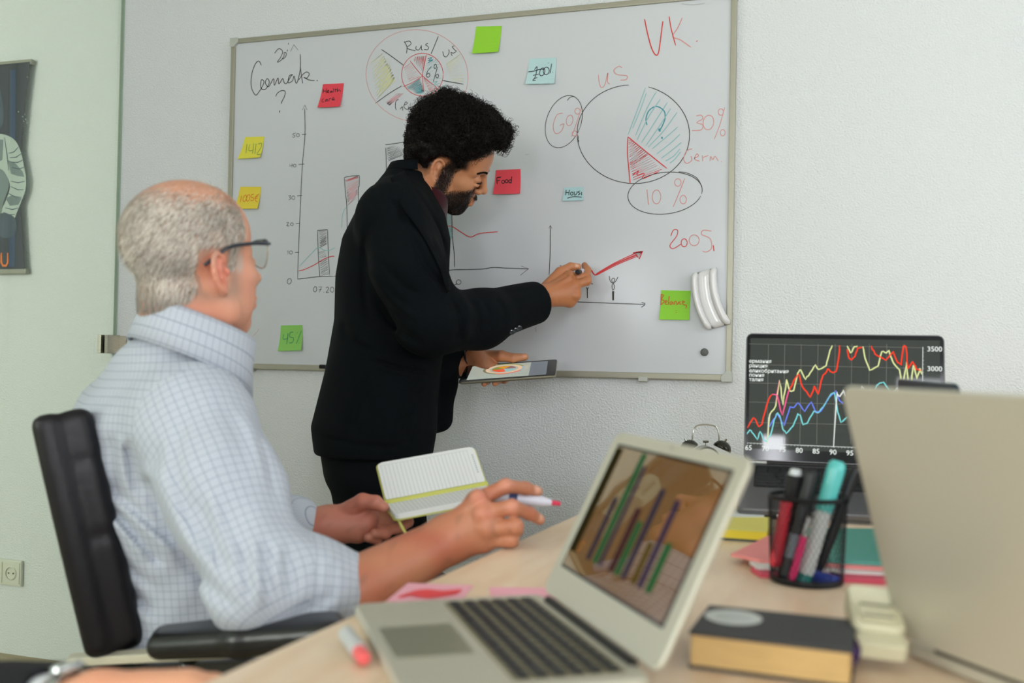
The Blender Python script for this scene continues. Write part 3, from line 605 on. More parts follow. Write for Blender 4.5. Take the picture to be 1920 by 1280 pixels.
ink_on(sticky('yellow sticky note reading 1005 euro, beside the seated man\'s glasses', [(451, 350), (490, 350), (486, 392), (442, 392)], (230, 208, 66), [
 (1.8, cC([(90, 338), (86, 372)])), (1.8, cC(oval(107, 352, 8, 17, 12))), (1.8, cC(oval(124, 350, 8, 17, 12))), (1.8, cC([(152, 330), (140, 334), (140, 348), (150, 350), (148, 364), (136, 362)])), (1.8, cC([(178, 330), (164, 340), (160, 362), (172, 370)])), (1.6, cC([(156, 346), (172, 343)])), (1.6, cC([(154, 354), (172, 351)]))]), mat('note_ink_orange', (226, 110, 40), .6))
ink_on(sticky('green sticky note reading 45 percent near the board\'s lower left', [(527, 610), (567, 609), (568, 657), (524, 658)], (140, 202, 98), [
 (2, cC([(300, 1030), (298, 1055), (322, 1052)])), (2, cC([(322, 1026), (318, 1080)])), (2, cC([(348, 1020), (332, 1024), (332, 1044), (350, 1050), (346, 1072), (330, 1074)])), (1.8, cC([(388, 1014), (366, 1078)])), (2.4, cC([(368, 1022), (369, 1024)])), (2.4, cC([(378, 1074), (379, 1076)]))]), mat('note_ink_teal', (40, 140, 96), .6))
ink_on(sticky('pale blue sticky note reading 70 percent above the big pie chart', [(993, 110), (1043, 108), (1041, 158), (987, 159)], (188, 220, 220), [
 (2.2, cB([(406, 495), (440, 490), (490, 476), (512, 478)])), (2, cB([(448, 480), (466, 458), (462, 500), (452, 540), (440, 555), (462, 555)])), (1.8, cB([(440, 520), (480, 510)])), (1.8, cB([(444, 545), (470, 535)])), (2, cB(oval(502, 495, 17, 28, 15))), (2, cB(oval(530, 488, 20, 26, 5))), (2, cB([(566, 438), (556, 505)])), (3, cB([(544, 432), (546, 434)])), (3, cB([(574, 496), (576, 498)]))]), mk)
ink_on(sticky('red sticky note reading Food beside the standing man\'s face', [(930, 319), (976, 317), (977, 364), (926, 365)], (236, 74, 88), [
 (2.4, [(932, 334), (933, 345)]), (2.4, [(932, 333), (940, 332)]), (2.2, [(932, 339), (938, 338)]), (2.2, oval(944, 341, 2.6, 3, 0, 0, 360, 10)), (2.2, oval(950.5, 340, 2.6, 3, 0, 0, 360, 10)), (2.2, oval(957, 340, 2.4, 3, 0, 0, 360, 10)), (2.2, [(960, 331), (959, 344)])]), mk)
ink_on(sticky('small pale blue sticky note with an underlined word, right of Food', [(1058, 352), (1094, 350), (1094, 376), (1056, 377)], (178, 214, 216), [
 (2, [(1062, 356), (1061, 366)]), (2, [(1068, 356), (1067, 366)]), (2, [(1061, 361), (1068, 361)]), (2, oval(1072.5, 363, 2.4, 3, 0, 0, 360, 10)), (2, [(1077, 359), (1078, 366), (1082, 363), (1082, 359)]), (2, [(1088, 358), (1084, 360), (1088, 363), (1084, 366)]), (2, [(1091, 360), (1091, 366)]), (2, [(1064, 372), (1076, 369), (1092, 370)])], lift=.006), mk)
ink_on(sticky('lime green sticky note with orange handwriting beside the board eraser', [(1240, 544), (1295, 545), (1293, 600), (1237, 599)], (146, 214, 60), [
 (2.4, cD([(1408, 548), (1406, 615)])), (2.2, cD([(1408, 550), (1422, 556), (1410, 578), (1428, 590), (1408, 612)])), (2.2, cD([(1430, 600), (1444, 594), (1436, 586), (1432, 606), (1448, 610)])), (2.2, cD([(1456, 560), (1452, 612)])), (2.2, cD([(1474, 592), (1460, 600), (1466, 612), (1478, 596), (1480, 612)])), (2.2, cD([(1488, 612), (1490, 592), (1500, 596), (1504, 612), (1516, 592)])), (2.2, cD([(1526, 592), (1514, 602), (1530, 610)])), (2.2, cD([(1532, 602), (1548, 596), (1536, 590), (1540, 610), (1560, 616), (1556, 634)])), (3, cD([(1498, 646), (1499, 648)])), (3, cD([(1499, 658), (1500, 661)]))]), mat('note_ink_rust', (200, 96, 30), .6))

# eraser and magnet
def on_board(M2): return M2
e0 = on_y(1316, 512, YS); e1 = on_y(1343, 617, YS); ax = e1-e0; L = np.linalg.norm(ax); ctr = (on_y(1300, 516)+on_y(1332, 507)+on_y(1366, 607)+on_y(1324, 619))/4; ctr[1] = -.0206
er = thing('board_eraser', 'white curved magnetic eraser at the right edge of the whiteboard', 'eraser', M=frame(ctr, ax, z=(0, -1, 0)))
m_er = mat('eraser_white_plastic', (226, 226, 224), .22, coat=.3)
LL = L*.5; Wd = .026
def er_y(x): return .013*((x/LL)**2)-.004
def er_strip(off, w0, z0, z1, name, m, n=18, rnd_=.8):
    V, Fc = [], []; prof = [(-w0, 0), (-w0*.95, z1*.7), (-w0*.5, z1), (w0*.5, z1), (w0*.95, z1*.7), (w0, 0)]
    for i in range(n+1):
        x = -LL+2*LL*i/n; s = 1-.35*max(0, abs(x/LL)-.9)*10
        for a, b in prof: V.append((x, off+er_y(x)+a*s, z0+b*s))
    k = len(prof)
    for i in range(n):
        for j in range(k): j2 = (j+1) % k; Fc.append((i*k+j, i*k+j2, (i+1)*k+j2, (i+1)*k+j))
    Fc += [tuple(range(k-1, -1, -1)), tuple(range(n*k, n*k+k))]; return mesh(name, V, Fc, m, er, smooth=True)
er_strip(0, .020, 0, .010, 'grip', m_er); er_strip(.024, .0095, 0, .024, 'side_rail', m_er); er_strip(-.024, .0085, 0, .024, 'side_rail', m_er)
er_strip(0, .029, 0, .004, 'felt_pad', mat('eraser_felt', (150, 150, 140), .9))
mg = on_y(1321, 660, YS); V, Fc = lathe([(.0098, 0), (.0100, .002), (.0096, .0065), (.008, .0075), (.001, .0078)], 28)
tag(mesh('magnet', [(mg[0]+v[0], YS-v[2], mg[2]+v[1]) for v in V], Fc, mat('magnet_grey', (92, 94, 90), .5), smooth=True), 'round dark grey magnet in the whiteboard\'s lower right corner', 'magnet')
# a marker lying on the lower rail of the board
q0 = on_y(600, 687, -.03); V, Fc = tube([q0, q0+np.array([.02, 0, 0]), q0+np.array([.022, 0, 0]), q0+np.array([.115, 0, 0])], [.006, .006, .007, .007], 14)
tag(mesh('marker_pen', V, Fc, mat('black_plastic', (20, 22, 24), .35), smooth=False), 'black marker on the board\'s lower rail, mostly behind the standing man', 'marker')

# ================================================================== desk
m_desk = mat('desk_birch', (234, 212, 184), .42, noise=(4, .9, (220, 190, 156), (1, 1, 1)), coat=.1)
nt = m_desk.node_tree; mp = [n for n in nt.nodes if n.type == 'MAPPING'][0]; mp.inputs['Scale'].default_value = (7, 1.2, 1)
m_edge = mat('desk_edge_band', (196, 166, 128), .5)
d0 = on_z(380, 1280)[:2]; d1 = on_z(1090, 961)[:2]; dd = (d1-d0)/np.linalg.norm(d1-d0)
pA = d0-dd*(d0[1]+2.35)/dd[1]; pB = d0+dd*((-.06)-d0[1])/dd[1]      # near and far ends of the left edge
DESK = thing('desk', 'long pale birch desk running from the camera to the wall', 'desk', (2.0, -1.2, 0))
DM = frame((*pA, .75), (*-np.array([-dd[1], dd[0]]), 0), z=(0, 0, 1))
DMi = DM
LEN = np.linalg.norm(pB-pA); WD = 1.35
V, Fc = box_vf(0, WD, 0, LEN, -.025, 0); A = npm(DM)
def wpts(M, V): A = npm(M); return [tuple(A[:3, :3]@np.array(v)+A[:3, 3]) for v in V]
mesh('desktop', wpts(DM, V), Fc, m_desk, DESK, world=True, bevel=.002)
m_leg = mat('desk_leg_grey', (150, 152, 150), .4, .3)
for x in (.12, WD-.08):
    for y in (.12, LEN-.12):
        V, Fc = box_vf(x-.025, x+.025, y-.025, y+.025, -.75, -.0255); mesh('leg', wpts(DM, V), Fc, m_leg, DESK, world=True, bevel=.003)
for x in (.12, WD-.08):
    V, Fc = box_vf(x-.015, x+.015, .145, LEN-.145, -.075, -.026); mesh('rail', wpts(DM, V), Fc, m_leg, DESK, world=True)

# ------------------------------------------------------------------ laptops
m_alul = mat('laptop_aluminium', (200, 197, 180), .42, .4)
m_alud = mat('laptop_space_grey', (120, 120, 122), .38, .75)
m_key = mat('key_black', (26, 27, 30), .45)
m_well = mat('keyboard_well', (138, 132, 106), .6, .3)
m_bezel = mat('screen_bezel_black', (10, 12, 16), .08)
def laptop(name, label, M, W, D, lid, body, th=.011, lth=.005, bezel='alu', open_deg=110, kb=True, screen=None, group=None, keys=True):
    """M: origin at the left rear corner on top of the base, x to the right along the hinge, y away from the user, z up. Base lies at y<0"""
    t = thing(name, label, 'laptop', M=M)
    V, Fc = prism([(x+W/2, y-D/2) for x, y in rrect(W, D, .012)], -th, 0, .0025); mesh('base', V, Fc, body, t)
    if keys:
        kw, kh = W*.86, D*.46; x0 = (W-kw)/2; ytop = -D*.085
        V, Fc = prism([(x+W/2, y+ytop-kh/2) for x, y in rrect(kw+.004, kh+.004, .004)], 0, .0004); mesh('keyboard_well', V, Fc, m_well if bezel == 'alu' else m_key, t)
        rows = 6; rh = kh/rows
        proto = None
        for r in range(rows):
            n = 14 if r < 2 else (13 if r < 4 else 12)
            if r == 5: ws = [1, 1, 1, 1.25, 5, 1.25, 1, 1, 1, 1]
            else: ws = [1]*n
            if r in (1, 2): ws[-1 if r == 1 else 0] = 1.5
            if r == 3: ws[0] = 1.8; ws[-1] = 1.8
            if r == 4: ws[0] = 2.2; ws[-1] = 2.2
            tot = sum(ws); x = x0
            for w_ in ws:
                ww = kw*w_/tot; cx = x+ww/2; cy = ytop-rh*(r+.5); x += ww
                key = (round(ww, 4), round(rh, 4), bezel)
                if key not in KEYM:
                    Vk, Fk = prism(rrect(ww-.0028, rh*(.66 if bezel == 'alu' else .84), .0020, 2), 0, .0016, .0003)
                    me = bpy.data.meshes.new('key'); me.from_pydata(Vk, [], Fk); me.materials.append(m_key); KEYM[key] = me
                o = bpy.data.objects.new('key', KEYM[key]); COL.objects.link(o); o.parent = t; o.location = (cx, cy, .0005)
        V, Fc = prism([(x+W/2, y-D*.78) for x, y in rrect(W*.33, D*.34, .003)], 0, .0004); mesh('trackpad', V, Fc, mat('trackpad_'+body.name, tuple(int(c) for c in ((166, 166, 144) if bezel == 'alu' else (104, 104, 108))), .3, .5), t)
    # hinge and lid
    V, Fc = tube([(W*.12, -.003, .001), (W*.88, -.003, .001)], .0045, 10); mesh('hinge', V, Fc, mat('hinge_black', (20, 20, 20), .5), t)
    a = math.radians(open_deg-90); LM = Matrix.Rotation(-a, 4, 'X')     # tilts back (top goes to +y)
    lo = bpy.data.objects.new('lid', None)
    # the lid is modelled in its own plane: x right, z up, front faces -y
    H_ = lid
    def L(V): return [tuple(LM @ Vector(v)) for v in V]
    V, Fc = prism([(x+W/2, y+H_/2) for x, y in rrect(W, H_, .012)], 0, lth, .0016); V = [(x, z_+.0, y+.004) for x, y, z_ in V]
    V = [(x, y, z) for x, y, z in V]; lo = mesh('lid', L(V), [f[::-1] for f in Fc], body, t)
    bz = .013 if bezel == 'alu' else .008
    if bezel == 'black':
        V, Fc = prism([(x+W/2, y+H_/2) for x, y in rrect(W-.004, H_-.004, .01)], 0, .0006); V = [(x, -z_-.0001, y+.004) for x, y, z_ in V]; mesh('bezel', L(V), Fc, m_bezel, lo)
        sc = (bz, W-bz, .022, H_-.010)
    else: sc = (.022, W-.022, .034, H_-.016)
    sx0, sx1, sz0, sz1 = sc; sz0 += .004; sz1 += .004
    if bezel == 'alu':
        V, Fc = box_vf(sx0-.003, sx1+.003, -.0006, -.0001, sz0-.003, sz1+.003); mesh('screen_gasket', L(V), Fc, m_bezel, lo)
    if screen:
        V = [(sx0, -.0010, sz0), (sx1, -.0010, sz0), (sx1, -.0010, sz1), (sx0, -.0010, sz1)]; mesh('screen', L(V), [(0, 1, 2, 3)], screen, lo)
    V, Fc = lathe([(.0012, 0), (.001, .0004)], 8); V = [(W/2+v[0], -.0009-v[2], H_+.004-.0055+v[1]) for v in V]; mesh('camera_lens', L(V), Fc, m_bezel, lo)
    t['_'] = 0; del t['_']
    return t, LM, sc, lo
KEYM = {}
def screen_mat(name, rgb, e, rough=.06):
    return mat(name, tuple(int(c*.12) for c in rgb), rough, spec=.5, emit=(rgb, e))

# the laptop at the wall with the line chart (dark, on a small stand)
Mo = np.array([1.6080, -.9252, .7602+.006]); ph, ti = .0454, .2153
ax_ = np.array([math.cos(ph), math.sin(ph), 0]); bk = np.array([-ax_[1], ax_[0], 0]); up_ = bk*math.cos(ti)+np.array([0, 0, math.sin(ti)])
MM = frame(Mo+up_*.241, ax_, y=up_)
s_dark = screen_mat('chart_screen_dark', (50, 54, 50), 1.0, .03)
MAC, LMm, scm, lido = laptop('laptop', 'dark grey laptop on a stand by the wall, its screen showing a line chart', MM, .349, .241, .241, m_alud, bezel='black', open_deg=90+math.degrees(1.5708-1.404)+math.degrees(ti), screen=s_dark, lth=.005)
# screen plane in the world
LW = MM @ LMm; LWn = npm(LW); so_ = LWn[:3, 3]+LWn[:3, :3]@np.array([0, -.0012, 0]); sn = -LWn[:3, 1]
def on_mac(px, py): return LWn[:3, :3].T@(on_plane(px, py, so_, sn)-LWn[:3, 3])
def emat(name, rgb, e=1.0): return mat(name, (0, 0, 0), .5, spec=0, emit=(rgb, e))
def glow_lines(name, lines, w, m, y=-.0013, parent=None, proj_=None, Lm=None, k=1):
    parts = []
    for q in lines:
        pts = [on_mac(*p) for p in q]; parts.append(ribbon([(p[0], y, p[2]) for p in pts], w, 0, (0, -1, 0)))
    V, Fc = merge(parts); return mesh(name, [tuple(LMm @ Vector(v)) for v in V], Fc, m, parent or lido)
def chart_lines(L, w, m):
    for i, q in enumerate(L): glow_lines('chart_line', [q], w, m, -.0013-.00003*i)
def cM(q): return [(1370+x/3.4909, 600+y/3.4909) for x, y in q]
SCR = [o for o in lido.children if o.name.startswith('screen')][0]
def jag(q, n=3, a=5):
    out = []
    for (x0, y0), (x1, y1) in zip(q[:-1], q[1:]):
        for i in range(n): t = i/n; out.append((x0+(x1-x0)*t+(rnd.uniform(-a, a)*.5 if i else 0), y0+(y1-y0)*t+(rnd.uniform(-a, a) if i else 0)))
    return out+[q[-1]]
e_w = emat('chart_white', (214, 220, 214)); e_r = emat('chart_red', (236, 62, 38)); e_y = emat('chart_pale_yellow', (206, 214, 150)); e_c = emat('chart_cyan', (120, 206, 206)); e_b = emat('chart_blue', (104, 124, 226)); e_p = emat('chart_pink', (232, 90, 140)); e_g = emat('chart_grid', (112, 114, 106))
grid = [cM([(x0, 155), (x0-9, 810)]) for x0 in (247, 354, 462, 572, 684, 794, 908, 1022, 1136)]+[cM([(120, y), (1255, y+26)]) for y in (155, 290, 410, 535, 668)]
glow_lines('grid_lines', grid, .0007, e_g, -.00125)
glow_lines('axis', [cM([(106, 803), (500, 820), (1250, 850)]), cM([(1258, 175), (1252, 850)])], .0009, e_w)
glow_lines('axis_ticks', [cM([(110+22*i, 803+22*i*.042), (110+22*i, 812+22*i*.042)]) for i in range(50)]+[cM([(1256, 185+26*i), (1266, 185+26*i)]) for i in range(20)], .0004, e_w)
chart_lines([cM(jag([(110, 705), (150, 638), (165, 655), (185, 697), (205, 680), (225, 600), (250, 515), (272, 485)], 2, 4)), cM(jag([(385, 460), (410, 400), (445, 352), (470, 435), (495, 465), (520, 505), (548, 430), (572, 485), (605, 360), (635, 318), (660, 340), (690, 335), (705, 260), (712, 165)], 3, 6)), cM(jag([(762, 190), (775, 250), (790, 260), (815, 235), (832, 180), (862, 180)], 3, 4)), cM(jag([(920, 168), (945, 222), (1015, 262), (1065, 205), (1085, 262), (1115, 295), (1130, 172), (1146, 172), (1160, 320), (1190, 270), (1215, 325), (1248, 325)], 3, 6))], .0024, e_r)
chart_lines([cM(jag([(318, 395), (302, 490), (298, 540)], 2, 3)), cM(jag([(272, 485), (305, 492), (320, 560), (338, 622), (355, 560), (375, 480), (385, 455)], 2, 4))], .0021, e_p)
chart_lines([cM(jag([(240, 805), (255, 620), (295, 560), (320, 392), (342, 556), (366, 388), (390, 465), (412, 462), (440, 345), (458, 325), (490, 388), (520, 345), (556, 292), (575, 322), (625, 298), (645, 220), (665, 165)], 3, 5)), cM(jag([(762, 168), (785, 215), (805, 180), (830, 168)], 3, 4)), cM(jag([(866, 172), (880, 250), (910, 328), (965, 300), (990, 205), (1020, 215), (1035, 196), (1065, 280), (1105, 325), (1122, 466), (1150, 272), (1172, 500), (1196, 295), (1220, 385), (1240, 315), (1252, 355)], 3, 5))], .0024, e_y)
chart_lines([cM(jag([(108, 745), (125, 718), (150, 745), (175, 782), (192, 728), (215, 780), (232, 795), (260, 755), (285, 650), (308, 606), (325, 640), (340, 710), (362, 742), (410, 690), (440, 610), (455, 620), (475, 685), (505, 668), (545, 596), (575, 606), (620, 545), (660, 480), (680, 475), (700, 600), (722, 670), (760, 635)], 3, 5)), cM(jag([(945, 450), (965, 420), (1000, 405), (1060, 475)], 3, 5)), cM(jag([(1225, 520), (1248, 455)], 3, 3))], .0021, e_c)
chart_lines([cM(jag([(250, 700), (280, 650), (305, 615), (350, 690), (390, 565), (415, 570), (440, 540), (485, 598), (528, 535), (555, 605), (590, 596), (640, 510), (688, 462), (715, 530), (735, 545)], 3, 4))], .0021, e_b)
chart_lines([cM([(240, 808), (250, 640), (262, 605)]), cM([(673, 832), (690, 560), (697, 470)]), cM(jag([(697, 480), (715, 500), (738, 458), (748, 500)], 3, 4)), cM(jag([(850, 505), (860, 430), (885, 480), (900, 455), (945, 458), (970, 500), (990, 485), (1040, 500), (1090, 440), (1105, 510)], 3, 6))], .0023, e_w)
def mac_text(s, x, y, size, al='LEFT'):
    V, Fc = text_vf(s, size, al, .00012); p = on_mac(*cM([(x, y)])[0])
    mesh('lettering', [tuple(LMm @ Vector((p[0]+v[0], -.0014, p[2]+v[1]))) for v in V], Fc, e_w, lido)
for i, s in enumerate(('65', '70', '75', '80', '85', '90', '95')): mac_text(s, 117+i*110.5, 836+i*5.8, .0128, 'CENTER')
for s, x, y in (('3500', 1285, 190), ('3000', 1285, 319), ('2500', 1283, 449)): mac_text(s, x, y, .0128)
for s, y in (('Германия', 268), ('Франция', 298), ('Великобритания', 331), ('Япония', 359), ('Италия', 388)):
    mac_text(s[1:], 120, y, .0098)
# its stand: two sloping side rails with a back bar
m_st = mat('stand_silver', (196, 196, 192), .35, .7)
st = thing('laptop_stand', 'low silver stand lifting the rear of the dark laptop', 'stand', tuple(Mo+np.array([.17, .1, -.76])))
MS = npm(MM)
def base_pt(x, y, z): return MS[:3, :3]@np.array([x, y, z])+MS[:3, 3]
for x in (.05, .29):
    a = base_pt(x, -.02, -.0115); b = base_pt(x, -.20, -.0115); w = np.array([.006, 0, 0])
    g = lambda p, s_: (p[0]+s_*.007, p[1], p[2])
    lowa = (a[0], a[1], .7505); lowb = (b[0], b[1], .7505)
    V = [g(a, -1), g(a, 1), g(b, 1), g(b, -1), g(lowa, -1), g(lowa, 1), g(lowb, 1), g(lowb, -1)]; Fc = [(0, 1, 2, 3), (7, 6, 5, 4), (0, 4, 5, 1), (1, 5, 6, 2), (2, 6, 7, 3), (3, 7, 4, 0)]
    mesh('side_rail', V, Fc, m_st, st, world=True)
a = base_pt(.05, -.03, -.02); b = base_pt(.29, -.03, -.02); V, Fc = tube([a, b], .006, 10); mesh('cross_bar', V, Fc, m_st, st, world=True)

# the light laptop in front, seen from its left side; glossy screen
s_air = bpy.data.materials.new('bar_chart_screen'); s_air.use_nodes = True; b_ = s_air.node_tree.nodes['Principled BSDF']
b_.inputs['Base Color'].default_value = (*S((30, 26, 18)), 1); b_.inputs['Roughness'].default_value = .03; b_.inputs['Coat Weight'].default_value = 1; b_.inputs['Specular IOR Level'].default_value = 1.0
b_.inputs['Emission Color'].default_value = (*S((140, 96, 36)), 1); b_.inputs['Emission Strength'].default_value = .42
pa = (1.4729, -1.5872, .7500, -.9588, 1.1139)
S_AIR = .85
hx = np.array([math.cos(pa[3]), math.sin(pa[3]), 0]); hb = np.array([-hx[1], hx[0], 0])
AM = frame((pa[0], pa[1], .75+.0115), hx, y=hb)
AIR, LMa, sca, lida = laptop('laptop', 'open silver laptop in front, its screen reflecting the seated man', AM, .325*S_AIR, .227*S_AIR, .227*S_AIR*.945, m_alul, bezel='alu', open_deg=90+math.degrees(math.pi/2-pa[4]), screen=s_air)
sx0, sx1, sz0, sz1 = sca
def air_bar(x, z0, z1, w, rgb, skew=0):
    k = lambda u, v: tuple(LMa @ Vector((sx0+(sx1-sx0)*u, -.0012, sz0+.004+(sz1-sz0)*v)))
    mesh('chart_bar', [k(x, z0), k(x+w, z0), k(x+w+skew, z1), k(x+skew, z1)], [(0, 1, 2, 3)], emat('bar_%d_%d_%d' % rgb, rgb, .5), lida)
for x, h1, w, rgb in ((.0, .99, .07, (52, 46, 24)), (.20, .62, .04, (50, 50, 68)), (.27, .99, .05, (44, 104, 64)), (.335, .9, .03, (52, 54, 78)), (.44, .6, .05, (74, 46, 50)), (.50, .52, .05, (48, 104, 62)), (.57, .78, .04, (44, 50, 74)), (.66, .42, .04, (92, 78, 22)), (.72, .74, .04, (52, 48, 82)), (.79, .46, .05, (46, 108, 62))):
    air_bar(x, .12, h1, w, rgb)

# the big lid close to the camera on the right, seen from behind
pb_ = (1.8185, -1.6353, -.9037, 1.2844, .9867)
gx_ = np.array([math.cos(pb_[2]), math.sin(pb_[2]), 0]); n_ = np.array([gx_[1], -gx_[0], 0])
# its user sits on the far side: x axis runs the other way
Wb, Db = .325, .227
BM = frame(np.array([pb_[0], pb_[1], .765])+gx_*Wb, -gx_, z=(0, 0, 1))
BIG, LMb, scb, lidb = laptop('laptop', 'big silver laptop lid seen from behind at the right edge', BM, Wb, Db, Db, m_alul, bezel='black', open_deg=90+math.degrees(math.pi/2-pb_[3]), screen=s_dark, th=.013)

# the fourth laptop, only the top corner of its screen shows over the big lid
c0 = P(1749, 712, 1.36); c1 = P(1853, 716, 1.12); hz = c1-c0; hz[2] = 0; hl = np.linalg.norm(hz); hz /= hl
Wc = .30; Dc = .21
c1b = np.array([c1[0], c1[1], 0]); FM = frame(np.array([c1[0], c1[1], .7645]), -hz, y=np.array([hz[1], -hz[0], 0]))
s_off = mat('screen_off_dark', (24, 38, 46), .12, spec=.8)
laptop('laptop', 'dark laptop lid, only its top corner showing above the big lid', FM, Wc, Dc, float(c1[2]-.7685), mat('laptop_dark_shell', (50, 66, 74), .35, .6), bezel='black', open_deg=98, screen=s_off, th=.012)

# ------------------------------------------------------------------ pens in a mesh cup
m_mesh = mat('mesh_cup_black', (22, 24, 28), .4, .5)
cp = on_z(1512, 1090); CX, CY = cp[0], cp[1]; Zd = .75
cupt = thing('pencil_cup', 'round black wire mesh pencil cup full of pens and markers', 'pencil cup', (CX, CY, Zd))
R0, R1, HC = .041, .0445, .100
V, Fc = lathe([(R0, .001), (R0+.001, .003), (R0+.0005, .008), (R0-.001, .008), (R0-.001, .002), (.001, .002)], 40); mesh('base_ring', V, Fc, m_mesh, cupt)
V, Fc = lathe([(R1-.0012, HC-.004), (R1+.0018, HC-.003), (R1+.0022, HC), (R1, HC+.0015), (R1-.0018, HC)], 40, cap=False); mesh('rim', V, Fc, m_mesh, cupt)
parts = []
nW = 46
for s_ in (1, -1):
    for i in range(nW):
        pts = []
        for j in range(9):
            t = j/8; a = 2*math.pi*i/nW+s_*t*1.15; r = R0+(R1-R0)*t; pts.append((r*math.cos(a), r*math.sin(a), .005+(HC-.007)*t))
        parts.append(tube(pts, .00042, 3, cap=False))
V, Fc = merge(parts); mw_ = mesh('wire_mesh', V, Fc, m_mesh, cupt); mw_['kind'] = 'stuff'
def cyl_between(a, b, segs, n=30):
    """lathe along a->b; segs: (t in metres from a, radius)"""
    a = np.asarray(a, float); b = np.asarray(b, float); d = (b-a)/np.linalg.norm(b-a)
    return tube([a+d*t for t, _ in segs], [r for _, r in segs], n)
def pen(name, label, a, b, parts_, cat='marker', group=None):
    a = np.asarray(a, float); t = thing(name, label, cat, tuple(a), group=group)
    for nm, m, segs in parts_:
        V, Fc = cyl_between(a, b, segs); mesh(nm, V, Fc, m, t, world=True, smooth=False)
    return t
def in_cup(bx, by, tx, ty, zb=.006, zt=.13): return np.array([CX+bx, CY+by, Zd+zb]), np.array([CX+tx, CY+ty, Zd+zt])
m_teal = mat('marker_cap_teal', (84, 190, 184), .35, coat=.3); m_wht = mat('marker_barrel_white', (206, 210, 206), .35); m_blk = mat('black_plastic', (20, 22, 24), .35); m_red = mat('pen_red', (206, 36, 56), .35); m_pnk = mat('pen_pink', (226, 40, 110), .35); m_blu = mat('marker_blue', (40, 66, 170), .35); m_tl2 = mat('marker_end_teal', (30, 130, 122), .35); m_sil = mat('pen_silver', (190, 194, 196), .25, .9)
m_prt = mat('print_dark', (60, 66, 74), .6)
# positions from the photograph at the depth of the cup
zc_ = float((np.array([CX, CY, Zd])-CAM)@CF)
a, b = P(1505, 1094, zc_-.018), P(1572, 864, zc_-.012)
Lp = np.linalg.norm(b-a)
pen('marker_pen', 'thick marker with teal cap and white barrel in the mesh cup', a, b, [
    ('end_plug', m_tl2, [(0, .006), (.001, .0083), (.012, .0085)]), ('barrel', m_wht, [(.012, .0088), (Lp-.062, .0088), (Lp-.060, .0075)]),
    ('cap', m_teal, [(Lp-.060, .0095), (Lp-.01, .0105), (Lp-.003, .0092), (Lp, .006)])])
d_ = (b-a)/Lp; side = np.cross(d_, -CF); side /= np.linalg.norm(side)
a, b = P(1474, 1080, zc_-.008), P(1524, 882, zc_-.004); Lp = np.linalg.norm(b-a)
pen('marker_pen', 'black marker with a silver band leaning right in the mesh cup', a, b, [('barrel', m_blk, [(0, .006), (.001, .0085), (Lp-.055, .0085)]), ('cap', m_blk, [(Lp-.055, .0102), (Lp-.004, .0095), (Lp, .007)]), ('label_band', mat('label_grey', (120, 128, 136), .4, .3), [(.022, .0087), (.05, .0087)])])
a, b = P(1470, 1085, zc_+.015), P(1492, 880, zc_+.005); Lp = np.linalg.norm(b-a)
pen('marker_pen', 'black capped marker with a white tip, at the back left of the cup', a, b, [('barrel', m_blk, [(0, .008), (Lp-.05, .0085)]), ('cap', m_blk, [(Lp-.05, .0105), (Lp-.006, .0098)]), ('cap_end', mat('cap_end_white', (214, 220, 220), .3), [(Lp-.006, .0075), (Lp, .006)])])
a, b = P(1453, 1062, zc_-.005), P(1476, 935, zc_-.002); Lp = np.linalg.norm(b-a)
pen('marker_pen', 'red pen standing at the left inside the mesh cup', a, b, [('barrel', m_red, [(0, .004), (.004, .0068), (Lp, .0068)]), ], cat='pen')
a, b = P(1483, 1092, zc_-.024), P(1513, 985, zc_-.026); Lp = np.linalg.norm(b-a)
pen('pen', 'slim pink pen with a silver clip in the mesh cup', a, b, [('barrel', m_pnk, [(0, .003), (.006, .0042), (.055, .0042)]), ('clip', m_sil, [(.055, .003), (Lp+.01, .003)])], cat='pen')
a, b = P(1535, 1070, zc_+.01), P(1604, 878, zc_+.006); Lp = np.linalg.norm(b-a)
pen('pen', 'black ballpoint pen with silver clip leaning right in the cup', a, b, [('barrel', m_blk, [(0, .004), (.01, .0058), (Lp-.004, .0058), (Lp, .004)])], cat='pen')
a, b = P(1528, 1086, zc_), P(1562, 1098, zc_-.02)
pen('marker_pen', 'short blue marker lying in the bottom of the mesh cup', a+np.array([0, 0, .003]), b+np.array([0, 0, .004]), [('barrel', m_blu, [(0, .008), (.028, .0085), (.03, .006)])])

# ------------------------------------------------------------------ papers and books on the desk
def flat_poly(name, label, cat, pts, z0, z1, m, bev=.0006, part='sheet', group=None):
    c = sum(np.array(p) for p in pts)/len(pts); t = thing(name, label, cat, (c[0], c[1], z0), group=group)
    V = [(p[0], p[1], z0) for p in pts]+[(p[0], p[1], z1) for p in pts]; n = len(pts)
    Fc = [tuple(range(n-1, -1, -1)), tuple(range(n, 2*n))]+[(i, (i+1) % n, n+(i+1) % n, n+i) for i in range(n)]
    mesh(part, V, Fc, m, t, world=True, bevel=bev if z1-z0 > .002 else 0); return t
def quad_at(px, z=.75): return [on_z(a, b, z)[:2] for a, b in px]
m_pinkp = mat('paper_pink', (236, 168, 182), .7); m_salm = mat('folder_salmon', (236, 142, 138), .6); m_tealf = mat('folder_teal', (84, 168, 152), .55); m_rosef = mat('folder_rose', (206, 74, 96), .6)
t = flat_poly('sticky_note', 'pink sticky note with red scribble lying beside the open laptop', 'sticky note', quad_at([(765, 1094), (888, 1098), (862, 1130), (724, 1128)]), .7502, .7508, m_pinkp)
def desk_ink(q, w, m, t, z=.7512):
    V, Fc = ribbon([np.array([*on_z(a, b, z)[:2], z]) for a, b in spline(q, 5)], w, 0, (0, 0, 1)); mesh('handwriting', V, Fc, m, t, world=True)
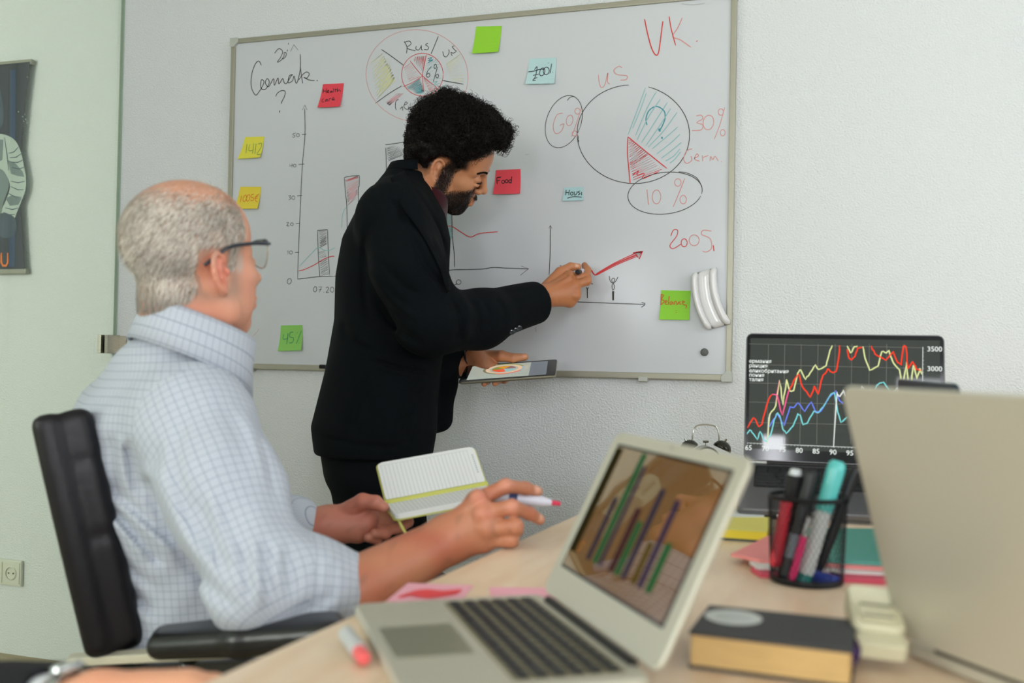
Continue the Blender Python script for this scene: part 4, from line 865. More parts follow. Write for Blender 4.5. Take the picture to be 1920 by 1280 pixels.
for k in range(6):
    desk_ink([(748+k*3, 1120-k*1.6), (790+k*2, 1106+k*2.6), (830, 1108+k*1.5), (866-k*2, 1105+k*1.2)], .0075, mat('red_scribble', (232, 70, 74), .6), t, .7512+k*.00012)
flat_poly('sticky_note', 'plain pink sticky note partly under the open laptop\'s hinge side', 'sticky note', quad_at([(918, 1101), (1040, 1103), (1046, 1124), (920, 1122)]), .7502, .7506, m_pinkp)
# yellow sticky pad on a dark base, white pad behind
t = thing('sticky_note_pad', 'block of yellow sticky notes with a dark backing on the desk', 'notepad', (*on_z(1402, 1012)[:2], .75))
q = quad_at([(1352, 988), (1446, 988), (1438, 1018), (1348, 1012)])
def slab(nm, q, z0, z1, m, t):
    n = len(q); V = [(p[0], p[1], z0) for p in q]+[(p[0], p[1], z1) for p in q]; mesh(nm, V, [tuple(range(n-1, -1, -1)), tuple(range(n, 2*n))]+[(i, (i+1) % n, n+(i+1) % n, n+i) for i in range(n)], m, t, world=True)
slab('backing', q, .7502, .7535, mat('pad_base_dark', (62, 76, 78), .6), t); slab('notes', q, .7536, .765, mat('pad_yellow', (236, 214, 62), .7), t); slab('top_note', q, .7651, .7655, mat('pad_yellow_light', (226, 216, 110), .7), t)
flat_poly('notepad', 'small white notepad lying behind the yellow sticky pad', 'notepad', quad_at([(1372, 960), (1436, 961), (1432, 977), (1362, 976)]), .7502, .757, mat('pad_white', (214, 218, 214), .7))
a, b = np.array([*on_z(1436, 972)[:2], .7565]), np.array([*on_z(1500, 978)[:2], .7565]); Lp = np.linalg.norm(b-a)
pen('pen', 'black pen with a steel clip lying between notepad and dark laptop', a, b, [('barrel', m_blk, [(0, .0055), (Lp, .0055)]), ('clip_ring', m_sil, [(.018, .0060), (.021, .0060)])], cat='pen')
# folders in front of the dark laptop
f1 = [np.array(on_z(a, b)[:2]) for a, b in ((1368, 1050), (1450, 1012), (1700, 1030), (1700, 1085), (1420, 1078))]
flat_poly('paper_folder', 'rose folder at the bottom of the pile behind the mesh cup', 'folder', [on_z(a, b)[:2] for a, b in ((1408, 1072), (1440, 1020), (1720, 1030), (1720, 1100), (1425, 1083))], .7502, .7560, m_rosef)
flat_poly('paper_stack', 'white papers between the rose and salmon folders', 'paper', [on_z(a, b)[:2] for a, b in ((1405, 1066), (1440, 1016), (1725, 1026), (1725, 1092), (1420, 1077))], .7561, .7585, mat('paper_white', (226, 222, 216), .7))
flat_poly('paper_folder', 'salmon pink folder with a pointed corner sticking out left of the cup', 'folder', [on_z(a, b)[:2] for a, b in ((1370, 1056), (1452, 1014), (1735, 1020), (1735, 1090), (1424, 1068))], .7586, .7625, m_salm)
flat_poly('paper_folder', 'teal folder on top of the pile behind the mesh cup', 'folder', [on_z(a, b, .765)[:2] for a, b in ((1500, 990), (1740, 994), (1740, 1062), (1490, 1048))], .7626, .7665, m_tealf)
flat_poly('paper_folder', 'light pink card lying on the desk in front of the cup', 'folder', [on_z(a, b)[:2] for a, b in ((1590, 1096), (1700, 1100), (1720, 1128), (1600, 1120))], .7502, .7507, mat('paper_pink_pale', (232, 178, 168), .7))
# black notebook with a round white label, thick block of pages
bq_top = [on_z(a, b, .782)[:2] for a, b in ((1292, 1180), (1330, 1132), (1607, 1160), (1598, 1216))]
qb = [np.array(p) for p in bq_top]
bk_ = thing('hardcover_book', 'thick black book with a round white label on the desk', 'book', (*(sum(qb)/4), .75))
slab('back_cover', qb, .7502, .7530, mat('book_cover_black', (44, 44, 46), .55), bk_)
cen = sum(qb)/4; qi = [cen+(p-cen)*.975 for p in qb]
slab('page_block', qi, .7531, .7778, mat('page_edges_tan', (206, 172, 112), .8, noise=(900, .5, (180, 146, 92), (.05, .05, 1))), bk_)
slab('front_cover', qb, .7779, .7812, mat('book_cover_black', (44, 44, 46), .55), bk_)
cs = on_z(1375, 1157, .7815); V, Fc = lathe([(.0245, 0), (.0245, .0004)], 36); mesh('round_label', [(cs[0]+v[0]*1.0, cs[1]+v[1]*1.0, .7815+v[2]) for v in V], Fc, mat('label_white', (214, 220, 216), .6), bk_, world=True)
V, Fc = lathe([(.0155, 0), (.0155, .0002)], 30); mesh('label_print', [(cs[0]+v[0], cs[1]+v[1], .782+v[2]) for v in V], Fc, mat('label_print_grey', (196, 204, 200), .6), bk_, world=True)
pts = [np.array([*on_z(a, b, z)[:2], z]) for a, b, z in ((1602, 1196, .780), (1606, 1222, .768), (1596, 1252, .753), (1570, 1272, .7515), (1545, 1300, .7515))]
V, Fc = ribbon(spline(pts, 5), .007, 0, CU); mesh('ribbon_bookmark', V, Fc, mat('ribbon_purple', (60, 34, 96), .5), bk_, world=True)
# cream plastic adapter leaning beside the big lid
m_crm = mat('cream_plastic', (212, 208, 176), .4)
za = 0.90
ad = thing('power_adapter', 'cream plastic power adapter between the book and the big lid', 'adapter', M=frame((P(1626, 1132, .90)+P(1650, 1238, .825))/2+np.array([0, 0, .012]), P(1668, 1228, .835)-P(1640, 1122, .92), y=CR))
V, Fc = prism(rrect(.070, .043, .010), -.012, .012, .003); mesh('housing', V, Fc, m_crm, ad, smooth=False)
V, Fc = prism([(x+.012, y) for x, y in rrect(.026, .031, .005)], .0121, .0145, .001); mesh('raised_panel', V, Fc, m_crm, ad)
for x in (.004, .022): box('slot', (x-.0014, x+.0014, -.013, .013, .0146, .0150), mat('slot_grey', (120, 116, 92), .6), ad)
V, Fc = prism([(x+.045, y) for x, y in rrect(.018, .040, .005)], -.007, .007, .001); mesh('plug_nose', V, Fc, m_crm, ad)
# grey marker with a red end lying in front
a, b = np.array([*on_z(655, 1196, .758)[:2], .758]), np.array([*on_z(684, 1236, .758)[:2], .758]); Lp = np.linalg.norm(b-a)
pen('marker_pen', 'short grey marker with a red tip at the laptop\'s front corner', a-(b-a)*.25, b, [('barrel', mat('marker_grey', (188, 192, 190), .4), [(0, .006), (.002, .0072), (Lp*.93, .0072)]), ('red_end', mat('marker_red_end', (232, 96, 96), .4), [(Lp*.93, .0062), (Lp*1.2, .0058), (Lp*1.25, .004)])])
# twin bell alarm clock on the desk at the wall
m_chr = mat('chrome', (170, 172, 160), .15, 1.0); m_dkm = mat('dark_chrome', (62, 62, 56), .22, .9)
zk = 2.15; ck = P(1322, 905, zk); kz = .75
kc = thing('alarm_clock', 'twin bell alarm clock by the wall, behind the open laptop', 'clock', (ck[0], ck[1], kz))
KM = frame((ck[0], ck[1], kz), CR*np.array([1, 1, 0]), z=(0, 0, 1)); u = zk/FPX   # metres per pixel at the clock
topz = P(1322, 836, zk)[2]-kz; rb = topz/2-.004
def K(V): return wpts(KM, V)
V, Fc = lathe([(rb*.6, -.024), (rb, -.020), (rb, .018), (rb*.94, .022), (rb*.9, .018), (.001, .018)], 40); V = [(v[0], -v[2], v[1]+rb+.008) for v in V]; mesh('case', K(V), Fc, m_dkm, kc, world=True)
V, Fc = lathe([(rb*.88, 0), (rb*.88, .001)], 40); V = [(v[0], -v[2]-.0185, v[1]+rb+.008) for v in V]; mesh('dial', K(V), Fc, mat('dial_white', (226, 226, 216), .5), kc, world=True)
for ang, l in ((60, rb*.5), (-20, rb*.7)):
    a = math.radians(ang); V, Fc = tube([(0, -.0205, rb+.008), (l*math.sin(a), -.0205, rb+.008+l*math.cos(a))], .0012, 6); mesh('hand', K(V), Fc, m_blk, kc, world=True)
for s_ in (-1, 1):
    bc = np.array([s_*31*u, 0, topz-.004]); axb = np.array([s_*.45, 0, 1.0]); axb /= np.linalg.norm(axb)
    BMx = frame(bc, np.cross([0, 1, 0], axb), z=axb)
    V, Fc = lathe([(.001, .0165), (.008, .0155), (.0155, .0105), (.0200, .003), (.0205, -.002), (.0190, -.002), (.001, .008)], 28, cap=False); mesh('bell', K(wpts(BMx, V)), Fc, m_dkm, kc, world=True, smooth=True)
    V, Fc = tube([bc+axb*.014, bc+axb*.022], [.003, .0022], 10); mesh('bell_knob', K(V), Fc, m_chr, kc, world=True)
    V, Fc = tube([(s_*rb*.55, 0, .012), (s_*rb*.8, 0, .0005)], [.0035, .0025], 10); mesh('foot', K(V), Fc, m_chr, kc, world=True)
hw = 24*u
V, Fc = tube([tuple(q) for q in spline([(-hw*1.05, 0, topz+.010), (-hw, 0, topz+.028), (-hw*.75, 0, topz+.043), (0, 0, topz+.047), (hw*.75, 0, topz+.043), (hw, 0, topz+.028), (hw*1.05, 0, topz+.010)], 5)], .0016, 8); mesh('handle', K(V), Fc, m_chr, kc, world=True)
V, Fc = tube([(0, 0, topz-.004), (0, 0, topz+.008)], .0012, 8); mesh('hammer_rod', K(V), Fc, m_chr, kc, world=True)
V, Fc = tube([(-.006, 0, topz+.010), (.006, 0, topz+.010)], .0028, 10); mesh('hammer', K(V), Fc, m_chr, kc, world=True)

# ================================================================== people
def skin_mat(name, rough=.48, sss=.12): return mat(name, (200, 150, 120), rough, sss=sss, vcol=True, bump=(900, .12, .0006))
def head_volume(opts):
    """head and neck in the head's own frame: x forward, y to its left, z up, metres"""
    h = .0019; v = Vol((-.125, -.105, -.20), (.135, .105, .150), h); fo = opts.get('brow', 0); ch = opts.get('chin', 0)
    v.ell((-.016, 0, .045), (.096, .076, .083), .01)
    v.ell((.030+fo, 0, .040), (.056, .062, .058), .03)
    v.ell((.040, 0, -.030), (.044, .054, .058), .03)
    for s in (-1, 1):
        v.chain([(-.002, s*.055, -.030), (.012, s*.050, -.068), (.060+ch, s*.018, -.100)], [.018, .020, .016], .03)
        v.ell((.054, s*.040, -.020), (.022, .018, .018), .03)            # cheekbone
        v.ell((.052, s*.032, -.058), (.026, .020, .028), .02)
        v.cone((.074+fo, s*.012, .020), (.062+fo*.7, s*.048, .020), .010, .008, .014)   # brow
    v.ell((.074+ch, 0, -.098), (.016, .020, .015), .016)
    v.ell((.076, 0, -.066), (.018, .026, .022), .018)
    v.cone((.080+fo*.8, 0, .012), (.104, 0, -.026), .0075, .0098, .012); v.ell((.106, 0, -.030), (.0105, .0100, .0090), .006)
    for s in (-1, 1):
        v.ell((.094, s*.0120, -.035), (.0105, .0062, .0072), .005); v.ell((.097, s*.0065, -.041), (.0050, .0032, .0030), .002, 'sub')
        v.ell((.092, s*.031, .002), (.018, .0185, .0125), .012, 'sub')
        v.ell((.0690+opts.get('eye', 0), s*.0325, .001), (.0140, .0150, .0118), .004)      # eyeball with lids
        if opts.get('eyes') == 'down':
            ex = .0835+opts.get('eye', 0); v.cone((ex-.001, s*.021, -.0035), (ex-.006, s*.045, -.0030), .0020, .0018, .002, 'sub'); v.ell((ex-.007, s*.033, -.0110), (.008, .014, .0055), .006)
        else:
            v.cone((.0835, s*.020, .0030), (.0800, s*.045, .0030), .0011, .0010, .0012, 'sub'); v.cone((.0830, s*.020, -.0050), (.0795, s*.045, -.0040), .0011, .0009, .0012, 'sub')
    v.cone((.092, -.017, -.0590), (.092, .017, -.0590), .0052, .0052, .005); v.cone((.0915, -.014, -.0710), (.0915, .014, -.0710), .0060, .0060, .006)
    v.ell((.0965, 0, -.0590), (.004, .010, .004), .004)
    v.cone((.0985, -.0215, -.0655), (.0985, .0215, -.0655), .0016, .0016, .003, 'sub'); v.ell((.094, 0, -.0835), (.006, .018, .004), .006, 'sub')
    for s in (-1, 1):   # ears
        e = Vol((-.05, min(s*.055, s*.115), -.06), (.045, max(s*.055, s*.115), .055), h)
        R = Matrix.Rotation(math.radians(-14), 3, 'Y') @ Matrix.Rotation(math.radians(-s*24), 3, 'Z'); R = np.array([[R[i][j] for j in range(3)] for i in range(3)])
        T = lambda p: R@np.array(p)+np.array((-.010, s*.0790, -.006))
        pts = [T((.0135*math.cos(a)-.002+.004*math.sin(a)*0, s*(.006+.004*math.sin(a)), .0275*math.sin(a)+.003)) for a in np.radians([-150+22*i for i in range(-1, 16)])]
        v.ell(T((.0, 0, .000)), (.0165, .0065, .0290), .004, R=R)
        rim = [T((-.003+.0158*math.cos(a), s*.0062, .003+.0285*math.sin(a))) for a in np.radians(np.linspace(20, 255, 12))]
        v.chain(rim, [.0030]+[.0037]*9+[.0042, .0048], .003)
        v.ell(T((-.004, s*.003, -.026)), (.0082, .0050, .0095), .004, R=R)      # lobe
        anti = [T((.004, s*.0055, .018)), T((-.003, s*.0065, .008)), T((-.005, s*.0065, -.006)), T((.001, s*.006, -.015))]; v.chain(anti, [.0022, .0028, .0028, .003], .003)
        v.ell(T((.006, s*.0085, -.003)), (.0072, .0070, .0100), .003, 'sub', R=R); v.ell(T((-.010, s*.0075, .006)), (.0022, .0040, .0170), .002, 'sub', R=R)
        v.ell(T((.0135, s*.006, -.002)), (.0038, .0035, .0065), .003, R=R)     # tragus
    return v, h
def build_person_body(name, parent, M3, O, s, neck_to, neck_r, opts, segs, paint, m):
    """one skin: head and neck (fine volume) and the rest of the body; segs: list of functions that fill further volumes"""
    v, h = head_volume(opts)
    nl = [M3.T@(np.asarray(p)-O)/s for p in neck_to]
    v.lo[:] = v.lo
    v.chain([(-.030, 0, -.045), (-.034, 0, -.085)]+[tuple(p) for p in nl], [.052, .050]+[r/s for r in neck_r], .028)
    if opts.get('fn'): opts['fn'](v)
    Vh, Qh = v.out(1); cols = [paint(Vh)]; W = [((Vh*s)@M3.T+O, Qh)]
    for sg in segs:
        vol, pf = sg(); V2, Q2 = vol.out(1); W.append((V2, Q2)); cols.append(pf(V2))
    V, Q = join_vq(W); o = mesh(name, V, Q, m, parent, world=True, smooth=True); set_col(o, np.concatenate(cols)); return o, Vh
def mixc(c, rgb, w): w = np.clip(w, 0, 1)[:, None]; return c*(1-w)+lin(rgb)*w
def blob(V, c, r, soft=.5): d = np.linalg.norm((V-np.array(c))/np.array(r), axis=1); return np.clip((1-d)/soft+.0, 0, 1)
def vnoise(V, f, seed=0):
    r = np.random.default_rng(seed); o = 0
    for _ in range(6): k = r.normal(size=3)*f; o = o+np.sin(V@k+r.uniform(0, 6.28))
    return o/3.5
# hand: joints given as (px, py, z) chains
def hand_volume(wrist, palm, fingers, h=.0014, extra=None, wr=(.026, .024), kf=.004, pr=.0125):
    """wrist: two points (forearm end, wrist); palm: knuckle points; fingers: list of (points, radii)"""
    allp = np.array(list(wrist)+list(palm)+[p for f, _ in fingers for p in f]); v = Vol(allp.min(0)-.04, allp.max(0)+.04, h)
    v.chain(list(wrist), list(wr), .01)
    w = wrist[-1]
    for k in palm: v.cone(w, k, wr[-1]*.62, pr, .022)
    for a, b in zip(palm[:-1], palm[1:]): v.cone(a, b, pr, pr, .008)
    m = sum(palm)/len(palm); v.cone((w+m)/2, m, .015, .0125, .02)
    for f, r in fingers:
        g = Vol(np.min(f, 0)-.022, np.max(f, 0)+.022, h)
        # every finger is its own chain, joined softly to the palm and hardly to its neighbours
        v.chain(f, r, kf)
    if extra: extra(v)
    return v

# ------------------------------------------------------------------ the seated man
SK2 = (214, 158, 128)
M2h = np.array([[0.3827206068170008, -0.921962058876474, 0.059252834991798294], [0.9106138918762315, 0.36563156471046454, -0.19260295463970337], [0.15590790994794007, 0.12767956431656895, 0.9794861935666644]])
s2 = .945; O2 = P(366, 496, 1.42)
al2 = math.radians(33); hR = CR*np.array([1, 1, 0]); hR /= np.linalg.norm(hR); hF = CF*np.array([1, 1, 0]); hF /= np.linalg.norm(hF)
f2 = hR*math.cos(al2)+hF*math.sin(al2); l2 = -hR*math.sin(al2)+hF*math.cos(al2)   # forward, to his left
man2 = thing('person', 'seated older man with glasses in a pale checked shirt, seen from behind', 'person', (*P(370, 1215, 1.52)[:2], 0))
def paint2(V):
    c = np.tile(lin(SK2), (len(V), 1)); n = vnoise(V, 60, 1)
    c = mixc(c, (226, 150, 124), .35+.3*n)
    x, y, z = V.T
    # short grey hair: skin tone of the scalp under it
    side = np.clip((z+.055-.0*x)/.02, 0, 1)*np.clip((.048-x)/.02, 0, 1)
    top = np.clip((z-.085+.25*np.clip(x, -.1, .1))/.03, 0, 1)
    ear = 1-blob(V, (-.008, np.sign(V[:, 1])[0]*0, -.006), (.034, .2, .042), .25)*(np.abs(y) > .060)
    neck = np.clip((-.062-z)/.01, 0, 1)*0
    c = mixc(c, (150, 134, 120), side*.55*(1-top*.8)*ear)
    c = mixc(c, (206, 150, 118), top*.7*np.clip((.07-x)/.02, 0, 1))
    c = mixc(c, (224, 128, 108), blob(V, (-.01, -.085, -.005), (.03, .02, .038))*.55)
    c = mixc(c, (222, 150, 132), blob(V, (.055, -.05, -.03), (.03, .03, .03))*.4)
    c = mixc(c, (188, 96, 84), blob(V, (.098, 0, -.065), (.012, .022, .010))*.8)
    c = mixc(c, (188, 178, 166), blob(V, (.035, -.062, .006), (.012, .016, .020), .6)*.7)
    c = mixc(c, (236, 232, 226), blob(V, (.083, -.0325, -.001), (.008, .011, .0042), .4)); c = mixc(c, (236, 232, 226), blob(V, (.083, .0325, -.001), (.008, .011, .0042), .4))
    c = mixc(c, (50, 60, 70), blob(V, (.085, -.0325, -.001), (.008, .005, .0042), .3)); c = mixc(c, (50, 60, 70), blob(V, (.085, .0325, -.001), (.008, .005, .0042), .3))
    c = mixc(c, (214, 110, 90), blob(V, (-.06, -.04, -.10), (.03, .05, .03))*.4)
    return c
# right hand with the marker
def rh2():
    w0 = P(680, 1102, 1.25); w1 = P(838, 1012, 1.335)
    k = [P(893, 938, 1.325), P(908, 962, 1.310), P(914, 992, 1.310), P(908, 1016, 1.318)]
    F = [([P(890, 940, 1.330), P(948, 911, 1.335), P(985, 915, 1.36), P(1008, 921, 1.375)], [.0115, .0098, .0088, .0074]),
         ([P(905, 962, 1.315), P(960, 950, 1.300), P(992, 962, 1.325), P(1012, 974, 1.345)], [.0115, .0100, .0088, .0074]),
         ([P(915, 992, 1.310), P(966, 986, 1.295), P(968, 994, 1.330), P(940, 990, 1.352)], [.0110, .0105, .0090, .0080]),
         ([P(910, 1014, 1.320), P(958, 1011, 1.305), P(960, 1014, 1.335), P(936, 1008, 1.350)], [.0102, .0098, .0085, .0075]),
         ([P(850, 985, 1.350), P(890, 955, 1.385), P(930, 940, 1.395), P(965, 944, 1.392)], [.015, .0125, .0105, .0088])]
    def ex(v):
        for a, b in (((850, 985), (895, 930)), ((850, 995), (905, 968)), ((848, 1005), (905, 995))):   # tendons
            v.cone(P(*a, 1.328), P(*b, 1.306), .0035, .004, .008)
        for q in ((896, 930, 1.314), (903, 962, 1.300), (912, 990, 1.300)): v.ell(P(*q), (.0095,)*3, .008)
    v = hand_volume([w0, w1], k, F, .0014, ex, (.043, .0315), .005, .0125)
    return v, None
def handpaint(base, red, nails, seed=3, veins=True):
    def pf(V):
        c = np.tile(lin(base), (len(V), 1)); n = vnoise(V, 45, seed); c = mixc(c, red, .35+.35*n)
        c = mixc(c, tuple(int(x*.72) for x in base), np.clip(vnoise(V, 160, seed+1)-.45, 0, 1)*(.5 if veins else .2))
        for p, rgb, r in nails: c = mixc(c, rgb, blob(V, p, (r,)*3, .6)*.8)
        return c
    return pf
def seg_rh2(): return rh2()[0], handpaint((186, 124, 92), (176, 98, 72), [(P(1008, 917, 1.366), (232, 176, 150), .009), (P(1012, 969, 1.337), (232, 176, 150), .009), (P(900, 930, 1.305), (206, 132, 106), .018), (P(905, 962, 1.30), (206, 132, 106), .018), (P(960, 950, 1.29), (206, 138, 112), .015), (P(950, 905, 1.33), (206, 138, 112), .015)])
# left hand under the notebook
def seg_lh2():
    w0 = P(540, 1000, 1.63); w1 = P(612, 985, 1.64)
    k = [P(668, 955, 1.655), P(690, 965, 1.645), P(686, 985, 1.635), P(672, 1000, 1.635)]
    F = [([P(645, 962, 1.640), P(680, 940, 1.625), P(704, 942, 1.620), P(719, 951, 1.620)], [.0165, .0135, .0118, .0092]),
         ([P(690, 962, 1.66), P(740, 972, 1.68), P(765, 978, 1.665), P(752, 990, 1.645)], [.0115, .0100, .0090, .0078]),
         ([P(690, 975, 1.65), P(735, 985, 1.665), P(742, 990, 1.64), P(722, 996, 1.625)], [.0115, .0100, .0090, .0082]),
         ([P(685, 985, 1.64), P(722, 996, 1.65), P(722, 1000, 1.625), P(703, 1000, 1.612)], [.0110, .0100, .0092, .0085]),
         ([P(672, 1000, 1.64), P(700, 1008, 1.645), P(706, 1010, 1.625), P(690, 1008, 1.61)], [.0100, .009, .0085, .0075])]
    return hand_volume([w0, w1], k, F, .0016, None, (.036, .031), .004, .0135), handpaint((188, 128, 104), (188, 104, 86), [], 5)
def seg_core2():
    v = Vol(P(400, 1250, 1.5)-np.array([.45, .45, .42]), P(330, 600, 1.5)+np.array([.4, .4, .08]), .011)
    v.loft([(P(372, 1240, 1.52), f2, l2, .11, .15), (P(360, 1080, 1.50), f2, l2, .105, .145), (P(335, 900, 1.5), f2, l2, .10, .155), (P(318, 760, 1.5), f2, l2, .085, .15), (P(320, 700, 1.5), f2, l2, .06, .09), (P(335, 650, 1.48), f2, l2, .05, .055)], .03)
    v.chain([P(395, 775, 1.36), P(500, 1085, 1.22), P(690, 1085, 1.26)], [.045, .040, .034], .02)
    v.chain([P(285, 790, 1.66), P(430, 1030, 1.70), P(560, 1000, 1.63)], [.045, .038, .034], .02)
    return v, (lambda V: np.tile(lin(SK2), (len(V), 1)))
def neckfn2(v):
    v.ell((-.052, 0, -.040), (.026, .040, .030), .03)     # nape
m_skin2 = skin_mat('skin_fair')
nk2 = [P(360, 598, 1.45), P(348, 690, 1.47)]
body2, Vh2 = build_person_body('body', man2, M2h, O2, s2, nk2, [.051, .044], {'eyes': 'open', 'fn': neckfn2, 'brow': -.008}, [seg_rh2, seg_lh2, seg_core2], paint2, m_skin2)

# shirt with checks
m_shirt = bpy.data.materials.new('checked_shirt'); m_shirt.use_nodes = True; nt = m_shirt.node_tree; b = nt.nodes['Principled BSDF']
uvn = nt.nodes.new('ShaderNodeUVMap'); uvn.uv_map = 'cloth'; sx = nt.nodes.new('ShaderNodeSeparateXYZ'); nt.links.new(uvn.outputs[0], sx.inputs[0])
def check_axis(o, per, w):
    a = nt.nodes.new('ShaderNodeMath'); a.operation = 'DIVIDE'; nt.links.new(o, a.inputs[0]); a.inputs[1].default_value = per
    f = nt.nodes.new('ShaderNodeMath'); f.operation = 'FRACT'; nt.links.new(a.outputs[0], f.inputs[0])
    l = nt.nodes.new('ShaderNodeMath'); l.operation = 'SUBTRACT'; nt.links.new(f.outputs[0], l.inputs[0]); l.inputs[1].default_value = .5
    g = nt.nodes.new('ShaderNodeMath'); g.operation = 'ABSOLUTE'; nt.links.new(l.outputs[0], g.inputs[0])
    r = nt.nodes.new('ShaderNodeMapRange'); r.inputs['From Min'].default_value = w*.5/per; r.inputs['From Max'].default_value = w*1.1/per; r.inputs['To Min'].default_value = 1; r.inputs['To Max'].default_value = 0; nt.links.new(g.outputs[0], r.inputs['Value']); return r.outputs[0]
ca = check_axis(sx.outputs[0], .0112, .0005); cb = check_axis(sx.outputs[1], .0112, .0005)
mxx = nt.nodes.new('ShaderNodeMath'); mxx.operation = 'MAXIMUM'; nt.links.new(ca, mxx.inputs[0]); nt.links.new(cb, mxx.inputs[1])
mm_ = nt.nodes.new('ShaderNodeMath'); mm_.operation = 'MULTIPLY'; nt.links.new(mxx.outputs[0], mm_.inputs[0]); mm_.inputs[1].default_value = .62
mc = nt.nodes.new('ShaderNodeMix'); mc.data_type = 'RGBA'; mc.inputs[6].default_value = (*S((188, 195, 204)), 1); mc.inputs[7].default_value = (*S((92, 104, 134)), 1)
nt.links.new(mm_.outputs[0], mc.inputs[0]); nt.links.new(mc.outputs[2], b.inputs['Base Color']); b.inputs['Roughness'].default_value = .85; b.inputs['Specular IOR Level'].default_value = .25
m_lining = mat('shirt_blue_facing', (150, 176, 210), .8)
def shirt():
    v = Vol(np.array([*(P(330, 1000, 1.5)[:2]-.50), .42]), np.array([*(P(330, 1000, 1.5)[:2]+.60), 1.10]), .0042)
    up = np.array([0, 0, 1.])
    C = lambda px, py, z, df=0, dl=0: P(px, py, z)+f2*df+l2*dl
    v.loft([(C(396, 1300, 1.52), f2, l2, .140, .165), (C(392, 1215, 1.52), f2, l2, .142, .165), (C(374, 1080, 1.51), f2, l2, .144, .168), (C(346, 950, 1.50), f2, l2, .142, .178), (C(322, 860, 1.50), f2, l2, .134, .188),
            (C(300, 790, 1.50), f2, l2, .126, .190), (C(298, 740, 1.50), f2, l2, .106, .172), (C(306, 700, 1.49), f2, l2, .084, .122), (C(322, 672, 1.46), f2, l2, .080, .094), (C(342, 648, 1.435), f2, l2, .076, .078), (C(348, 632, 1.430), f2, l2, .062, .064)], .02, 2.1)
    # shoulders and sleeves
    shR = P(366, 792, 1.355); elR = P(494, 1092, 1.215); cuR = P(622, 1100, 1.245)
    v.chain([P(318, 735, 1.45), P(350, 768, 1.39), shR], [.058, .062, .068], .05)
    v.chain([shR, P(412, 920, 1.285), elR], [.072, .074, .066], .04); v.chain([elR, P(590, 1100, 1.235), cuR], [.064, .060, .050], .03)
    shL = P(240, 812, 1.65); elL = P(430, 1035, 1.71); cuL = P(535, 985, 1.64)
    v.chain([P(295, 735, 1.53), P(262, 775, 1.60), shL], [.055, .060, .064], .05); v.chain([shL, elL], [.070, .058], .04); v.chain([elL, cuL], [.058, .046], .03)
    # rolled cuffs
    ax = (cuR-elR)/np.linalg.norm(cuR-elR)
    v.cone(cuR-ax*.006, cuR+ax*.026, .0515, .0470, .004)
    axL = (cuL-elL)/np.linalg.norm(cuL-elL); v.cone(cuL-axL*.01, cuL+axL*.018, .047, .046, .004)
    v.noise(.0022, 38, 4); v.noise(.0010, 90, 9)
    # folds (crease > 0, ridge < 0), drawn as in the photograph
    FD = v.fold
    for q, w, a in [([(272, 905), (300, 960), (345, 1045), (400, 1105), (455, 1150)], 9, .006), ([(262, 890), (300, 900), (350, 1010), (420, 1080)], 12, -.005),
                    ([(172, 925), (220, 965), (275, 1030), (310, 1062)], 7, .009), ([(180, 945), (235, 1000), (280, 1050)], 8, -.006), ([(168, 930), (200, 1000), (240, 1060), (300, 1110)], 7, .007), ([(195, 900), (255, 960), (330, 1020)], 7, .006), ([(205, 930), (270, 985), (330, 1040)], 7, -.005),
                    ([(185, 1010), (225, 1085), (290, 1150)], 7, .007), ([(192, 1060), (240, 1130), (300, 1180)], 7, -.004), ([(210, 820), (212, 870), (225, 930)], 6, .006), ([(222, 815), (226, 870), (240, 930)], 6, -.005), ([(240, 820), (250, 880), (268, 930)], 6, .005),
                    ([(165, 800), (170, 860), (180, 910)], 7, .006), ([(150, 790), (158, 850), (168, 900)], 6, -.004), ([(300, 830), (288, 870), (278, 915)], 9, .004),
                    ([(350, 780), (330, 850), (345, 930), (380, 1010)], 9, .004), ([(372, 930), (395, 1010), (430, 1080)], 9, .005), ([(390, 920), (415, 1000), (445, 1060)], 9, -.005),
                    ([(450, 1010), (462, 1070), (470, 1130)], 7, .006), ([(475, 1015), (482, 1075), (486, 1140)], 7, -.006), ([(500, 1010), (498, 1060), (510, 1120)], 7, .005), ([(525, 1015), (520, 1060), (530, 1110)], 8, -.004), ([(545, 1030), (540, 1070), (552, 1115)], 7, .004),
                    ([(560, 1140), (600, 1130), (630, 1110)], 8, .003), ([(480, 800), (500, 870), (520, 940)], 6, .004), ([(455, 760), (480, 830), (500, 900)], 7, -.003), ([(400, 730), (440, 800), (470, 880)], 10, .002),
                    ([(250, 720), (210, 745), (165, 780)], 8, .002), ([(626, 1052), (622, 1090), (618, 1130)], 3, .005), ([(600, 1050), (596, 1090), (600, 1140)], 5, .003)]:
        FD(q, w*1.1, a*1.45, 1.62)
    return v, [(P(372, 1300, 1.52), P(330, 700, 1.5), -l2, .18), (shR, elR, -CF, .075), (elR, cuR+ax*.03, up, .062), (shL, elL, -CF, .07), (elL, cuL+axL*.03, up, .055)]
vS, sgS = shirt(); V, Q = vS.out(1)
shirt_o = mesh('shirt', V, Q, m_shirt, man2, world=True, smooth=True); set_uv(shirt_o, V, Q, sgS)
